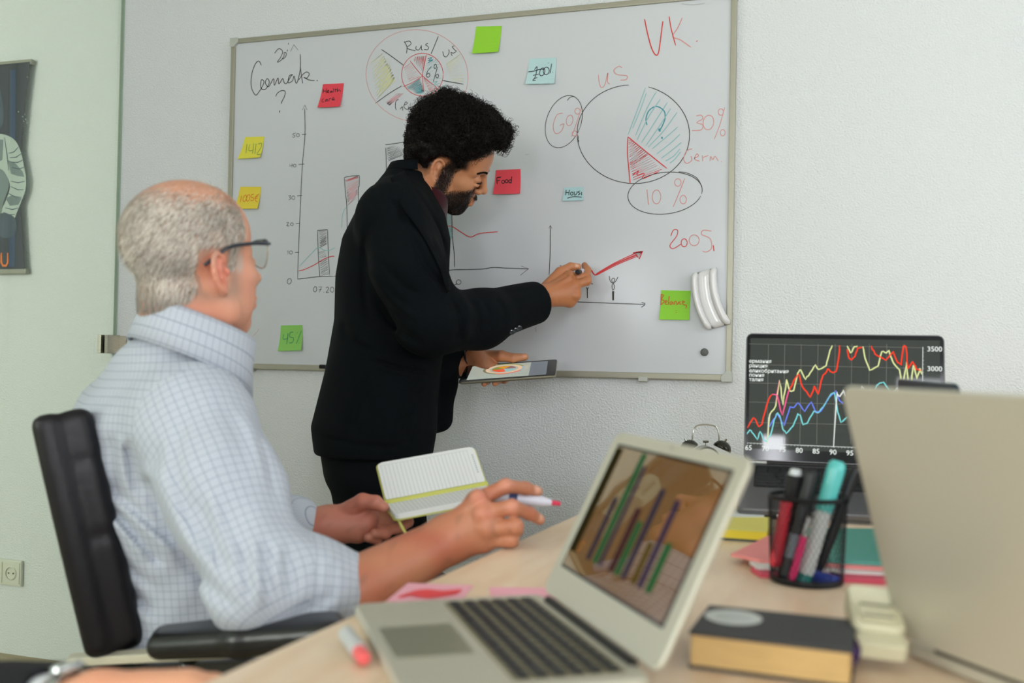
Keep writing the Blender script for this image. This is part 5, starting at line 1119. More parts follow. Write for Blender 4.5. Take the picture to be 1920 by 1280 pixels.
# collar: stand and fold-over leaf around the neck
def collar(name, parent, c, ax, fwd, r0, r1, hgt, drop, open_deg, m, point=.03, tn=.0035, uvs=True, n=44):
    ax = np.asarray(ax, float)/np.linalg.norm(ax); fw = fwd-fwd@ax*ax; fw /= np.linalg.norm(fw); sd = np.cross(ax, fw); V, uv = [], []
    prof_n = 7
    for i in range(n+1):
        t = i/n; ph = math.radians(open_deg/2)+(2*math.pi-math.radians(open_deg))*t
        e = abs(2*t-1)**4; dr = drop+point*e
        d = math.cos(ph)*fw+math.sin(ph)*sd
        pr = [(r0, -.012), (r0-.001, hgt*.5), (r0+.001, hgt), (r0+.005, hgt+.003), (r0+.010, hgt-.004), (r0+(r1-r0)*.7, hgt-dr*.5), (r1+.004*e, hgt-dr)]
        back = [(r1-tn, hgt-dr-.0004), (r0+(r1-r0)*.7-tn, hgt-dr*.5), (r0+.0045, hgt-.010), (r0+.0035, hgt*.4), (r0+tn*.6, -.012)]
        for r, z in pr+back: V.append(c+ax*(z-.012*math.cos(ph))+d*r*(1+.10*math.cos(ph)))
    k = 12; Fc = []
    for i in range(n):
        for j in range(k): j2 = (j+1) % k; Fc.append((i*k+j, i*k+j2, (i+1)*k+j2, (i+1)*k+j))
    o = mesh(name, V, Fc+[tuple(range(k)), tuple(range(n*k+k-1, n*k-1, -1))], m, parent, world=True, smooth=True)
    l = o.data.uv_layers.new(name='cloth'); dat = []
    cum = [0, .016, .03, .034, .041, .055, .075, .077, .09, .10, .11, .12, .13]
    for p in o.data.polygons:
        js = [vi % k for vi in p.vertices]; 
        for li, vi in enumerate(p.vertices):
            j = vi % k; jj = cum[j] if not (j == 0 and max(js) == k-1) else cum[12]; dat += [vi//k*2*math.pi*r1/n, jj]
    l.data.foreach_set('uv', dat); return o
ncx = P(354, 642, 1.425); nax = (P(330, 560, 1.43)-P(352, 700, 1.48))
collar('collar', man2, ncx, np.array([0, 0, 1.])+.22*f2, f2, .075, .094, .034, .058, 26, m_shirt, .030)
# button placket and buttons on the chest, with the blue facing at the neck
pl = [C_ for C_ in (P(438, 700, 1.53), P(455, 745, 1.55), P(478, 800, 1.575), P(498, 860, 1.60))]
m_btn = mat('shirt_button', (224, 228, 224), .3)
bp = P(441, 695, 1.485); V, Fc = lathe([(.0055, 0), (.0058, .0015), (.004, .002), (.001, .0015)], 18); BMt = frame(bp, CR+.2*CF, z=-CF+CR*.5); mesh('button', wpts(BMt, V), Fc, m_btn, man2, world=True)
V, Fc = tube(spline([P(428, 672, 1.475), P(446, 708, 1.50), P(462, 748, 1.53)], 4), [.010, .012, .013, .013, .012, .011, .010, .009, .008], 8); mesh('neck_facing', V, Fc, m_lining, man2, world=True, smooth=True)
# hair: short strands laid close to the scalp
def strands(name, parent, roots, tang, nrm, length, width, m, world_fn, curve=.3, segs=2, jitter=.25, lift=.0):
    n = len(roots); V = np.zeros((n, (segs+1)*2, 3)); L = length*(1+RNG.uniform(-jitter, jitter, n))[:, None] if not hasattr(length, '__len__') else length[:, None]
    t = tang+RNG.normal(0, .22, tang.shape)+nrm*lift; t /= np.linalg.norm(t, axis=1)[:, None]; s = np.cross(t, nrm); s /= np.linalg.norm(s, axis=1)[:, None]+1e-9
    for k in range(segs+1):
        f = k/segs; p = roots+t*L*f-nrm*L*curve*f*f; w = width*(1-.8*f)
        V[:, 2*k] = p-s*w; V[:, 2*k+1] = p+s*w
    Q = np.concatenate([np.stack([np.arange(n)*(segs+1)*2+2*k+j for j in (0, 1, 3, 2)], 1) for k in range(segs)])
    return world_fn(V.reshape(-1, 3)), Q
def vert_normals(V, Q):
    n = np.cross(V[Q[:, 1]]-V[Q[:, 0]], V[Q[:, 2]]-V[Q[:, 0]]); N = np.zeros_like(V)
    for j in range(4): np.add.at(N, Q[:, j], n)
    return N/(np.linalg.norm(N, axis=1)[:, None]+1e-12)
def head_skin_pts(Vh, body, count, keep):
    """random points on the head surface with normals, in the head frame"""
    me = body.data; nh = len(Vh); Q = np.zeros(len(me.polygons)*4, np.int32); me.polygons.foreach_get('vertices', Q) ; Q = Q.reshape(-1, 4); Q = Q[(Q < nh).all(1)]
    N = vert_normals(Vh, Q); c = Vh[Q].mean(1); ok = keep(c); Q = Q[ok]; 
    idx = RNG.integers(0, len(Q), count); w = RNG.dirichlet((1, 1, 1, 1), count)[:, :, None]
    return (Vh[Q[idx]]*w).sum(1), (N[Q[idx]]*w).sum(1)
def w2(V): return (V*s2)@M2h.T+O2
def ear_clear(p, m=.0): return ~((np.abs(p[:, 1]) > .058) & (np.abs(p[:, 0]+.010) < .024+m) & (np.abs(p[:, 2]+.004) < .036+m))
def keep2(p):
    x, y, z = p.T; line = np.where(x > .03, .022+(x-.03)*1.2, np.where(x > -.04, -.004, -.062)); line = np.where((x < -.01) & (x > -.07), -.062+(x+.07)*.75, line)
    return (z > line) & (x < .050-.0*z) & ear_clear(p, .003) & (np.abs(y) < .1) & (p[:, 2] > -.064) & ~((x > .02) & (z > .06) & (np.abs(y) < .03) & (x > .045))
rt, nn = head_skin_pts(Vh2, body2, 52000, keep2)
topw = np.clip((rt[:, 2]-.068-.35*np.clip(-rt[:, 0]-.03, 0, .1))/.045, 0, 1)*np.clip((.072-np.abs(rt[:, 1]))/.02, 0, 1)
kp = RNG.uniform(size=len(rt)) > topw*.88; rt, nn = rt[kp], nn[kp]; topw = topw[kp]
tg = np.stack([-.75-.0*rt[:, 0], np.sign(rt[:, 1])*.10, -.75+0*rt[:, 0]-1.0*np.clip((.02-rt[:, 2])/.05, 0, 1)], 1); tg -= (tg*nn).sum(1)[:, None]*nn
m_h2 = mat('hair_grey', (176, 168, 156), .7, spec=.15, vcol=True)
V, Q = strands('hair', man2, rt, tg, nn, .0115*(1-topw*.35)*RNG.uniform(.7, 1.25, len(rt)),   .00030, None, w2, curve=.05, lift=.10)
hc = np.where(RNG.uniform(size=(len(rt), 1)) < .72, lin((226, 220, 208)), lin((136, 122, 104))); hc = hc*np.clip(1.0+.16*vnoise(rt, 70, 8)[:, None], .7, 1.15); hc = hc*(.8+.4*RNG.uniform(size=(len(rt), 1)))
low = np.clip((-.02-rt[:, 2])/.03, 0, 1)[:, None]; hc = hc*(1-.45*low)
o = mesh('hair', V, Q, m_h2, man2, world=True); set_col(o, np.repeat(hc, 6, 0)); o['kind'] = 'stuff'
# eyeglasses: dark brow bar and temple arms, thin metal lower rims
gl2 = lambda p: w2(np.array(p)[None])[0]
m_gf = mat('glasses_dark', (28, 36, 50), .25, coat=.4); m_gm = mat('glasses_metal', (196, 190, 172), .2, .9)
g_root = mesh('eyeglasses', *tube([gl2(p) for p in [(.089, -.060, .032), (.096, -.045, .0335), (.099, -.020, .031), (.098, 0, .026), (.099, .020, .031), (.096, .045, .0335), (.089, .060, .032)]], [.0032, .0036, .0030, .0022, .0030, .0036, .0032], 8), m_gf, man2, world=True, smooth=True)
for s in (-1, 1):
    pts = [(.090, s*.062, .0315), (.083, s*.072, .032), (.055, s*.077, .0345), (.020, s*.0815, .034), (.002, s*.0840, .031), (-.018, s*.0835, .020), (-.034, s*.0800, .008)]
    o = mesh('temple_arm', *tube([gl2(p) for p in spline(pts, 3)], .0026, 8), m_gf, None, smooth=True); put(o, g_root, True); o.matrix_parent_inverse = wm(g_root).inverted()
    pts = [(.095-.006*math.cos(a)*0-.012*max(0, abs(math.cos(a))-.2)*(1 if math.cos(a)*s*s < 0 else 1)*.5, s*(.034+.026*math.cos(a)), .030-.040*max(0, math.sin(a))**.8) for a in np.linspace(0, math.pi, 15)]
    o = mesh('lower_rim', *tube([gl2(p) for p in pts], .0009, 6), m_gm, None, smooth=True); o.parent = g_root; o.matrix_parent_inverse = wm(g_root).inverted()
    V = [gl2(p) for p in pts]; m_lens = MATS.get('lens')
    if not m_lens:
        m_lens = bpy.data.materials.new('lens'); m_lens.use_nodes = True; n2 = m_lens.node_tree; n2.nodes.clear(); o_ = n2.nodes.new('ShaderNodeOutputMaterial'); t_ = n2.nodes.new('ShaderNodeBsdfTransparent'); t_.inputs[0].default_value = (.93, .96, .94, 1); g_ = n2.nodes.new('ShaderNodeBsdfGlossy'); g_.inputs['Roughness'].default_value = .02; x_ = n2.nodes.new('ShaderNodeMixShader'); x_.inputs[0].default_value = .08
        n2.links.new(t_.outputs[0], x_.inputs[1]); n2.links.new(g_.outputs[0], x_.inputs[2]); n2.links.new(x_.outputs[0], o_.inputs[0]); MATS['lens'] = m_lens
    o = mesh('lens', V, [tuple(range(len(V)))], m_lens); o.parent = g_root; o.matrix_parent_inverse = wm(g_root).inverted()
# trousers, shoes: mostly under the desk
m_tr2 = mat('trousers_grey', (72, 76, 86), .9)
def legs2():
    hp = P(372, 1250, 1.52); hp[2] = .53
    v = Vol(np.array([hp[0]-.35, hp[1]-.35, .0]), np.array([hp[0]+.75, hp[1]+.85, .68]), .011)
    v.ell(hp, (.16, .16, .10), .03)
    for s, fx in ((-1, 1), (1, 1)):
        a = hp+l2*s*.09; kx = hp+f2*.46+l2*s*.10; kx[2] = .53; an = kx+f2*.02; an = np.array([an[0], an[1], .10])
        v.chain([a, kx, an], [.088, .062, .048], .03)
    return v, hp
vl, hp2 = legs2(); V, Q = vl.out(1); mesh('trousers', V, Q, m_tr2, man2, world=True, smooth=True)
def shoe(parent, ank, fwd, m):
    side = np.cross([0, 0, 1.], fwd); lo = np.array([ank[0], ank[1], 0])-.22; hi = np.array([ank[0], ank[1], 0])+.32; lo[2] = -.01; hi[2] = .16
    v = Vol(lo, hi, .006); A0 = np.array([ank[0], ank[1], 0.])
    v.chain([A0-fwd*.05+[0, 0, .045], A0+fwd*.06+[0, 0, .05], A0+fwd*.17+[0, 0, .034]], [.038, .042, .030], .03); v.cone(A0+[0, 0, .05], A0+[0, 0, .11], .045, .045, .02)
    v.field(lambda D, X, Y, Z: np.maximum(D, .002-Z+0*D).astype(np.float32)); V, Q = v.out(1); mesh('shoe', V, Q, m, parent, world=True, smooth=True)
m_shoe = mat('shoe_black', (26, 26, 28), .35)
for s in (-1, 1): kx = hp2+f2*.48+l2*s*.10; shoe(man2, kx, f2, m_shoe)

# marker in his right hand
a = P(905, 926, 1.372); b = P(1050, 944, 1.372); Lp = np.linalg.norm(b-a)
pen('marker_pen', 'white marker with a red tip held by the seated man', a, b, [('barrel', mat('marker_white_glossy', (214, 214, 226), .3), [(0, .007), (.002, .0082), (Lp-.040, .0082)]), ('print_band', mat('print_navy', (40, 60, 110), .5), [(Lp-.072, .00835), (Lp-.060, .00835)]), ('neck', mat('marker_white_glossy', (214, 214, 226), .3), [(Lp-.040, .0078), (Lp-.024, .0070), (Lp-.012, .0042)]), ('tip', mat('marker_tip_red', (214, 50, 84), .5), [(Lp-.012, .0036), (Lp-.001, .0032), (Lp+.001, .002)])])

# open notebook in his left hand
nb = thing('notebook', 'open yellow-green notebook with lined pages held by the seated man', 'notebook', tuple(P(780, 945, 1.67)))
m_cov = mat('notebook_cover_lime', (196, 196, 96), .6); m_pg = mat('notebook_page', (222, 224, 220), .8); m_ln = mat('page_lines', (176, 182, 184), .8)
g0 = P(722, 944, 1.655); g1 = P(914, 908, 1.70)                # gutter
u0 = P(692, 862, 1.715); u1 = P(896, 845, 1.76)                 # top edge of the raised half
gx1 = g1-g0; Wn = np.linalg.norm(gx1); gx1 /= Wn; upn = (u0-g0); Hn = np.linalg.norm((u0+u1)/2-(g0+g1)/2)
NM = frame(g0, gx1, y=(u0+u1)/2-(g0+g1)/2)                      # x along gutter, y up the raised half, z towards the camera?
if npm(NM)[:3, 2]@CF > 0: pass
zs = -1 if npm(NM)[:3, 2]@CF > 0 else 1
sk = .012
outl = rrect(Wn, Hn, .010, 5); outl = [(x+Wn/2, y+Hn/2) for x, y in outl]
V, Fc = prism(outl, -zs*.0015, -zs*.0005); V = [(x, y, z) for x, y, z in V]; mesh('cover', wpts(NM, V), Fc, m_cov, nb, world=True)
V, Fc = prism([(Wn/2+(x-Wn/2)*.975, Hn/2+(y-Hn/2)*.965) for x, y in outl], 0, zs*.0035, .0006); mesh('page_block', wpts(NM, V), Fc, m_pg, nb, world=True)
lp = []
for i in range(24):
    x = Wn*.045+i*Wn*.86/23; V, Fc = ribbon([(x, Hn*.06, zs*.0037), (x, Hn*.90, zs*.0037)], .0006, 0, (0, 0, 1)); lp.append((V, Fc))
for y in (.06, .90): lp.append(ribbon([(Wn*.03, Hn*y, zs*.0037), (Wn*.91, Hn*y, zs*.0037)], .0005, 0, (0, 0, 1)))
for j in range(9): lp.append(ribbon([(Wn*.945, Hn*(.30+.055*j), zs*.0037), (Wn*.945, Hn*(.335+.055*j), zs*.0037)], .0028, 0, (0, 0, 1)))
V, Fc = merge(lp); o = mesh('page_ruling', wpts(NM, V), Fc, m_ln, nb, world=True); o['kind'] = 'stuff'
# the lower half comes towards the camera, almost edge on
b0 = P(709, 972, 1.545); b1 = P(842, 966, 1.59)
dn = ((P(709, 968, 1.548)-g0)+(P(905, 936, 1.593)-g1))/2; Hl = .105
NM2 = frame(g0, gx1, y=dn); z2 = 1 if npm(NM2)[:3, 2][2] > 0 else -1
outl2 = [(x+Wn/2, y+Hl/2) for x, y in rrect(Wn, Hl, .010, 5)]
V, Fc = prism(outl2, -z2*.010, -z2*.0085); mesh('cover', wpts(NM2, V), Fc, m_cov, nb, world=True)
V, Fc = prism([(Wn/2+(x-Wn/2)*.975, Hl/2+(y-Hl/2)*.965) for x, y in outl2], -z2*.0084, 0, .001); mesh('page_block', wpts(NM2, V), Fc, m_pg, nb, world=True)
lp = []
for i in range(24):
    x = Wn*.045+i*Wn*.86/23; lp.append(ribbon([(x, Hl*.06, z2*.0003), (x, Hl*.90, z2*.0003)], .0006, 0, (0, 0, 1)))
V, Fc = merge(lp); o = mesh('page_ruling', wpts(NM2, V), Fc, m_ln, nb, world=True); o['kind'] = 'stuff'
V, Fc = tube([tuple(g0-gx1*.0), tuple(g1)], .0062, 10); mesh('spine', V, Fc, m_cov, nb, world=True)
V, Fc = ribbon(spline([P(745, 968, 1.575), P(750, 980, 1.57), P(757, 993, 1.57), P(766, 1006, 1.572)], 4), .0045, 0, -CF); mesh('ribbon_bookmark', V, Fc, mat('ribbon_yellow', (208, 208, 110), .7), nb, world=True)
V, Fc = tube([P(832, 954, 1.615), P(852, 950, 1.62)], .005, 10); mesh('pen_loop', V, Fc, mat('loop_yellow', (214, 206, 84), .7), nb, world=True)

# ------------------------------------------------------------------ the office chair
m_lea = mat('chair_leather_black', (14, 12, 18), .42, spec=.35, bump=(220, .25, .0015)); m_chm = mat('chair_metal', (214, 208, 186), .4, .3); m_pla = mat('chair_plastic_black', (16, 17, 20), .3)
seat_c = hp2.copy(); seat_c[2] = 0
ch = thing('office_chair', 'black leather office chair with padded arms under the seated man', 'chair', tuple(seat_c))
alc = math.radians(10); fc = hR*math.cos(alc)+hF*math.sin(alc); lc = -hR*math.sin(alc)+hF*math.cos(alc); nearedge = P(150, 1010, 1.50)
def backrest():
    # near side edge follows the photograph: top (100, 795), bottom (180, 1215)
    T0 = P(160, 826, 1.39); B0 = P(246, 1275, 1.34); ctr = lambda p: p+lc*.225
    up = (T0-B0); Hh = np.linalg.norm(up); up /= Hh; fw = fc-fc@up*up; fw /= np.linalg.norm(fw)
    c0_ = ctr(B0); c1_ = ctr(T0); lo = np.minimum(c0_, c1_)-.36; hi = np.maximum(c0_, c1_)+.36; lo[2] = B0[2]-.06; hi[2] = T0[2]+.05
    v = Vol(lo, hi, .0055)
    def fn(D, X, Y, Z):
        x = X-c0_[0]; y = Y-c0_[1]; z = Z-c0_[2]; h = x*up[0]+y*up[1]+z*up[2]; s = x*lc[0]+y*lc[1]+z*lc[2]; t = x*fw[0]+y*fw[1]+z*fw[2]
        hm = np.clip(h/Hh, 0, 1); half = .225+.008*np.sin(hm*3); bow = .014*(s/.225)**2     # wings come forward
        t = t-bow+.030
        def rb(hw, th, r, t0):
            qx = np.abs(s)-(hw-r); qh = np.abs(h-Hh/2)-(Hh/2-r); qt = np.abs(t-t0)-(th-r)
            return np.sqrt(np.maximum(qx, 0)**2+np.maximum(qh, 0)**2+np.maximum(qt, 0)**2)+np.minimum(np.maximum(np.maximum(qx, qh), qt), 0)-r
        shell = rb(half, .020, .014, -.026); pad = rb(half-.008, .026, .018, .008)
        ch_ = .0025*np.exp(-((h-Hh*.47)/.006)**2)+.002*np.exp(-((h-Hh*.78)/.006)**2)+.006*np.exp(-((np.abs(s)-.155)/.007)**2)*(t > 0)
        return np.minimum(D, np.minimum(shell, pad+ch_)).astype(np.float32)
    v.field(fn); return v.out(1)
V, Q = backrest(); mesh('backrest', V, Q, m_lea, ch, world=True, smooth=True)
def seat():
    c = seat_c+np.array([0, 0, .44])+f2*.16; v = Vol(c-.36, c+.36, .007)
    def fn(D, X, Y, Z):
        a = (X-c[0])*fc[0]+(Y-c[1])*fc[1]; s = (X-c[0])*lc[0]+(Y-c[1])*lc[1]; z = Z-c[2]; r = .04
        qa = np.abs(a)-.25+r; qs = np.abs(s)-.25+r; qz = np.abs(z)-.05+r
        return np.minimum(D, np.sqrt(np.maximum(qa, 0)**2+np.maximum(qs, 0)**2+np.maximum(qz, 0)**2)+np.minimum(np.maximum(np.maximum(qa, qs), qz), 0)-r).astype(np.float32)
    v.field(fn); return v.out(1)
V, Q = seat(); mesh('seat', V, Q, m_lea, ch, world=True, smooth=True)
for sgn in (-1, 1):
    if sgn < 0: a0, a1 = P(305, 1203, 1.245), P(620, 1180, 1.14)
    else: a0, a1 = P(305, 1203, 1.245)+lc*.56, P(620, 1180, 1.14)+lc*.56
    a1 = a0+(a1-a0)/np.linalg.norm(a1-a0)*.26
    v = Vol(np.minimum(a0, a1)-.06, np.maximum(a0, a1)+.06, .0035)
    d = (a1-a0); v.chain([a0, a0+d*.5, a1], [.0165, .0185, .016], .01); v.chain([a0+lc*.02*-1, a0+d*.5-lc*.022, a1-lc*.02], [.0165, .0185, .016], .012); v.chain([a0+lc*.02, a0+d*.5+lc*.022, a1+lc*.02], [.0165, .0185, .016], .012)
    V, Q = v.out(1); mesh('armrest_pad', V, Q, m_pla, ch, world=True, smooth=True)
    if sgn < 0: q0, q1 = P(128, 1237, 1.40), P(500, 1216, 1.19)
    else: q0, q1 = P(128, 1237, 1.40)+lc*.56, P(500, 1216, 1.19)+lc*.56
    up = np.array([0, 0, 1.]); w = lc*.014
    V = [q0-w, q0+w, q1+w, q1-w]; hgt = .012; V = [p-up*hgt/2 for p in V]+[p+up*hgt/2 for p in V]; mesh('arm_rail', V, [(3, 2, 1, 0), (4, 5, 6, 7), (0, 1, 5, 4), (1, 2, 6, 5), (2, 3, 7, 6), (3, 0, 4, 7)], m_chm, ch, world=True, bevel=.002)
    mid = q0*.35+q1*.65; mb = seat_c+lc*sgn*.20+f2*.12; mb[2] = .40
    V, Fc = tube(spline([mid-up*.008, mid-up*.06, np.array([mid[0], mid[1], .45]), mb], 4), .013, 10); mesh('arm_support', V, Fc, m_pla, ch, world=True, smooth=True)
    # dark side panel below the rail
    p0, p1 = q0-up*.012, q1-up*.012; V = [p0+w*.4, p0-w*.4, p1-w*.4, p1+w*.4, p0+w*.4-up*.05, p0-w*.4-up*.05, p1-w*.4-up*.05, p1+w*.4-up*.05]; mesh('side_panel', V, [(0, 1, 2, 3), (7, 6, 5, 4), (0, 4, 5, 1), (1, 5, 6, 2), (2, 6, 7, 3), (3, 7, 4, 0)], m_pla, ch, world=True)
V, Fc = lathe([(.03, .08), (.03, .22), (.022, .22), (.022, .385), (.06, .39)], 24); mesh('gas_column', [(v[0]+seat_c[0]+f2[0]*.12, v[1]+seat_c[1]+f2[1]*.12, v[2]) for v in V], Fc, m_pla, ch, world=True)
bc = seat_c+f2*.12
for k in range(5):
    a = math.radians(72*k+20); e = bc+np.array([math.cos(a), math.sin(a), 0])*.28; V, Fc = tube([bc+[0, 0, .10], (bc+e)/2+[0, 0, .09], e+[0, 0, .07]], [.028, .02, .015], 10); mesh('base_arm', V, Fc, m_chm, ch, world=True, smooth=True)
    V, Fc = lathe([(.001, -.012), (.022, -.012), (.025, -.008), (.025, .008), (.022, .012), (.001, .012)], 20); cc = e+[0, 0, .0255]; mesh('caster', [(cc[0]+v[0]*math.cos(a)-v[2]*math.sin(a), cc[1]+v[0]*math.sin(a)+v[2]*math.cos(a), cc[2]+v[1]) for v in V], Fc, m_pla, ch, world=True)
V, Fc = tube([seat_c-fc*.13+np.array([0, 0, .42]), P(190, 1240, 1.35)+lc*.225-f2*.02+np.array([0, 0, .04])], .03, 10); mesh('back_bracket', V, Fc, m_pla, ch, world=True)

# ------------------------------------------------------------------ the standing man
SK1 = (200, 138, 98)
M1h = np.array([[0.8418831521267518, -0.15258291106335004, 0.5176400422195924], [0.3533029035294592, 0.8809001736676132, -0.3149475231035828], [-0.4079335931439346, 0.4480327434494738, 0.7955230004486692]])
s1 = 1.0; O1 = P(843, 303.5, 2.45)
al1 = math.radians(12); f1 = hR*math.cos(al1)+hF*math.sin(al1); l1 = -hR*math.sin(al1)+hF*math.cos(al1)
man1 = thing('person', 'standing man in a black blazer writing on the whiteboard, tablet in hand', 'person', (*P(705, 900, 2.42)[:2], 0))
def w1_(V): return (V*s1)@M1h.T+O1
def beard_w(V):
    x, y, z = V.T
    jaw = np.clip((-.036-z+.45*np.clip(x-.045, -.1, .1))/.016, 0, 1)*np.clip((x+.012)/.010, 0, 1)*np.clip((.090-x)/.008, 0, 1)
    side = np.clip((.022-np.abs(x-.010-.45*np.clip(z, 0, 1)))/.012, 0, 1)*np.clip((.034-z)/.012, 0, 1)*(np.abs(y) > .045)*np.clip((x+.008)/.006, 0, 1)
    must = blob(V, (.094, 0, -.0550), (.012, .029, .0052), .5)*(z < -.046)
    chin = blob(V, (.074, 0, -.097), (.034, .038, .026), .3)
    lipc = 1-blob(V, (.096, 0, -.0665), (.020, .023, .0092), .3)
    neck = np.clip((z+.128)/.012, 0, 1)
    return np.clip(np.maximum.reduce([jaw*.95, side*.9, must, chin]), 0, 1)*lipc*neck
def paint1(V):
    c = np.tile(lin(SK1), (len(V), 1)); n = vnoise(V, 60, 2); c = mixc(c, (176, 112, 74), .35+.3*n)
    c = mixc(c, (206, 148, 108), blob(V, (.06, -.05, -.015), (.035, .03, .025))*.5); c = mixc(c, (204, 142, 104), blob(V, (.108, 0, -.02), (.014, .010, .03))*.5)
    c = mixc(c, (24, 18, 15), beard_w(V)*.92)
    c = mixc(c, (168, 84, 78), blob(V, (.098, 0, -.0665), (.013, .020, .0085), .4)*.9)
    x, y, z = V.T
    scalp = np.clip((z-.062-np.clip((.075-x)*.0, 0, 1))/.012, 0, 1)*np.clip((.092-x)/.01, 0, 1)
    back = np.clip((.028-x)/.02, 0, 1)*np.clip((z+.03)/.02, 0, 1)
    temple = np.clip((.058-x)/.012, 0, 1)*np.clip((z-.012)/.012, 0, 1)*(x > 0)
    ear = 1-blob(V, (-.008, -.085, -.006), (.032, .04, .044), .25)*(np.abs(y) > .062)
    c = mixc(c, (26, 20, 18), np.maximum.reduce([scalp, back, temple])*ear*.95)
    for s in (-1, 1):
        for t in np.linspace(0, 1, 9): c = mixc(c, (26, 18, 14), blob(V, (.104-.022*t*t-.006*t, s*(.010+.038*t), .0185+.006*math.sin(t*2.6)), (.014, .0055, .0034), .6)*.6)
        c = mixc(c, (30, 20, 16), blob(V, (.089, s*.033, -.0040), (.014, .016, .0034), .8)*.95); c = mixc(c, (150, 96, 66), blob(V, (.088, s*.033, .009), (.012, .014, .0035), .6)*.5)
    c = mixc(c, (110, 62, 38), blob(V, (-.004, -.088, -.010), (.009, .014, .013), .8)*.8); c = mixc(c, (214, 140, 104), blob(V, (-.024, -.092, .006), (.008, .02, .03), .6)*.5)  # ear hollow darkened and rim lightened: shading put into the skin colour
    return c
def seg_rh1():
    w0 = P(965, 572, 2.455); w1 = P(1010, 557, 2.475)
    k = [P(1068, 517, 2.515), P(1076, 535, 2.498), P(1078, 553, 2.495), P(1068, 566, 2.50)]
    F = [([P(1068, 520, 2.515), P(1099, 519, 2.520), P(1101, 506, 2.545), P(1096, 497, 2.570)], [.0125, .0112, .0100, .0082]),
         ([P(1076, 535, 2.498), P(1101, 527, 2.508), P(1102, 521, 2.535), P(1092, 514, 2.56)], [.0118, .0110, .0098, .0085]),
         ([P(1072, 552, 2.495), P(1077, 556, 2.498), P(1076, 548, 2.53), P(1064, 545, 2.555)], [.0112, .0105, .0095, .0085]),
         ([P(1062, 564, 2.50), P(1071, 568, 2.505), P(1069, 562, 2.53), P(1058, 560, 2.55)], [.0100, .0092, .0085, .0078]),
         ([P(1026, 538, 2.500), P(1050, 510, 2.530), P(1070, 500, 2.535), P(1084, 500, 2.538)], [.0170, .0130, .0110, .0088])]
    def ex(v):
        for q in ((1070, 517, 2.503), (1078, 536, 2.488), (1079, 554, 2.486)): v.ell(P(*q), (.0085,)*3, .008)
        for a, b in (((1020, 550), (1068, 520)), ((1018, 556), (1076, 536)), ((1018, 562), (1076, 554))): v.cone(P(*a, 2.462), P(*b, 2.490), .003, .004, .008)
    return hand_volume([w0, w1], k, F, .0014, ex, (.031, .0275), .004, .0130), handpaint((196, 130, 86), (180, 108, 66), [(P(1082, 497, 2.528), (226, 178, 150), .0075)], 12, False)
def seg_lh1():
    w0 = P(865, 684, 2.535); w1 = P(893, 672, 2.525)
    k = [P(920, 672, 2.505), P(925, 690, 2.50), P(922, 700, 2.47), P(915, 702, 2.44)]
    F = [([P(912, 668, 2.515), P(940, 667, 2.485), P(962, 671, 2.478), P(984, 669, 2.480)], [.0165, .0140, .0118, .0092]),
         ([P(930, 688, 2.50), P(955, 700, 2.46), P(955, 707, 2.42), P(945, 714, 2.385)], [.0110, .0098, .0088, .0075]),
         ([P(925, 692, 2.49), P(940, 704, 2.44), P(936, 712, 2.39), P(928, 718, 2.350)], [.0110, .0098, .0088, .0078]),
         ([P(918, 698, 2.47), P(918, 707, 2.42), P(914, 714, 2.38), P(908, 719, 2.352)], [.0105, .0095, .0085, .0075])]
    return hand_volume([w0, w1], k, F, .0016, None, (.029, .027), .004, .0125), handpaint((196, 132, 92), (206, 132, 96), [(P(984, 665, 2.470), (226, 160, 126), .009)], 15, False)
def seg_core1():
    v = Vol(np.array([*(P(705, 900, 2.42)[:2]-.36), .85]), np.array([*(P(740, 900, 2.42)[:2]+.40), 1.55]), .011)
    st = [(P(705, 850, 2.42), .10, .15), (P(712, 700, 2.42), .10, .14), (P(738, 520, 2.42), .10, .15), (P(748, 400, 2.42), .09, .15), (P(762, 340, 2.42), .06, .08)]
    v.loft([(c, f1, l1, a, b) for c, a, b in st], .03)
    v.chain([P(745, 405, 2.28), P(806, 600, 2.225), P(965, 572, 2.455)], [.042, .036, .029], .02); v.chain([P(770, 400, 2.58), P(790, 620, 2.66), P(865, 684, 2.535)], [.042, .034, .028], .02)
    return v, (lambda V: np.tile(lin(SK1), (len(V), 1)))
nk1 = [P(792, 345, 2.44), P(770, 400, 2.43)]
m_skin1 = skin_mat('skin_brown', .42, .08)
body1, Vh1 = build_person_body('body', man1, M1h, O1, s1, nk1, [.056, .062], {'eyes': 'down', 'brow': .010, 'chin': -.007, 'eye': .0085}, [seg_rh1, seg_lh1, seg_core1], paint1, m_skin1)
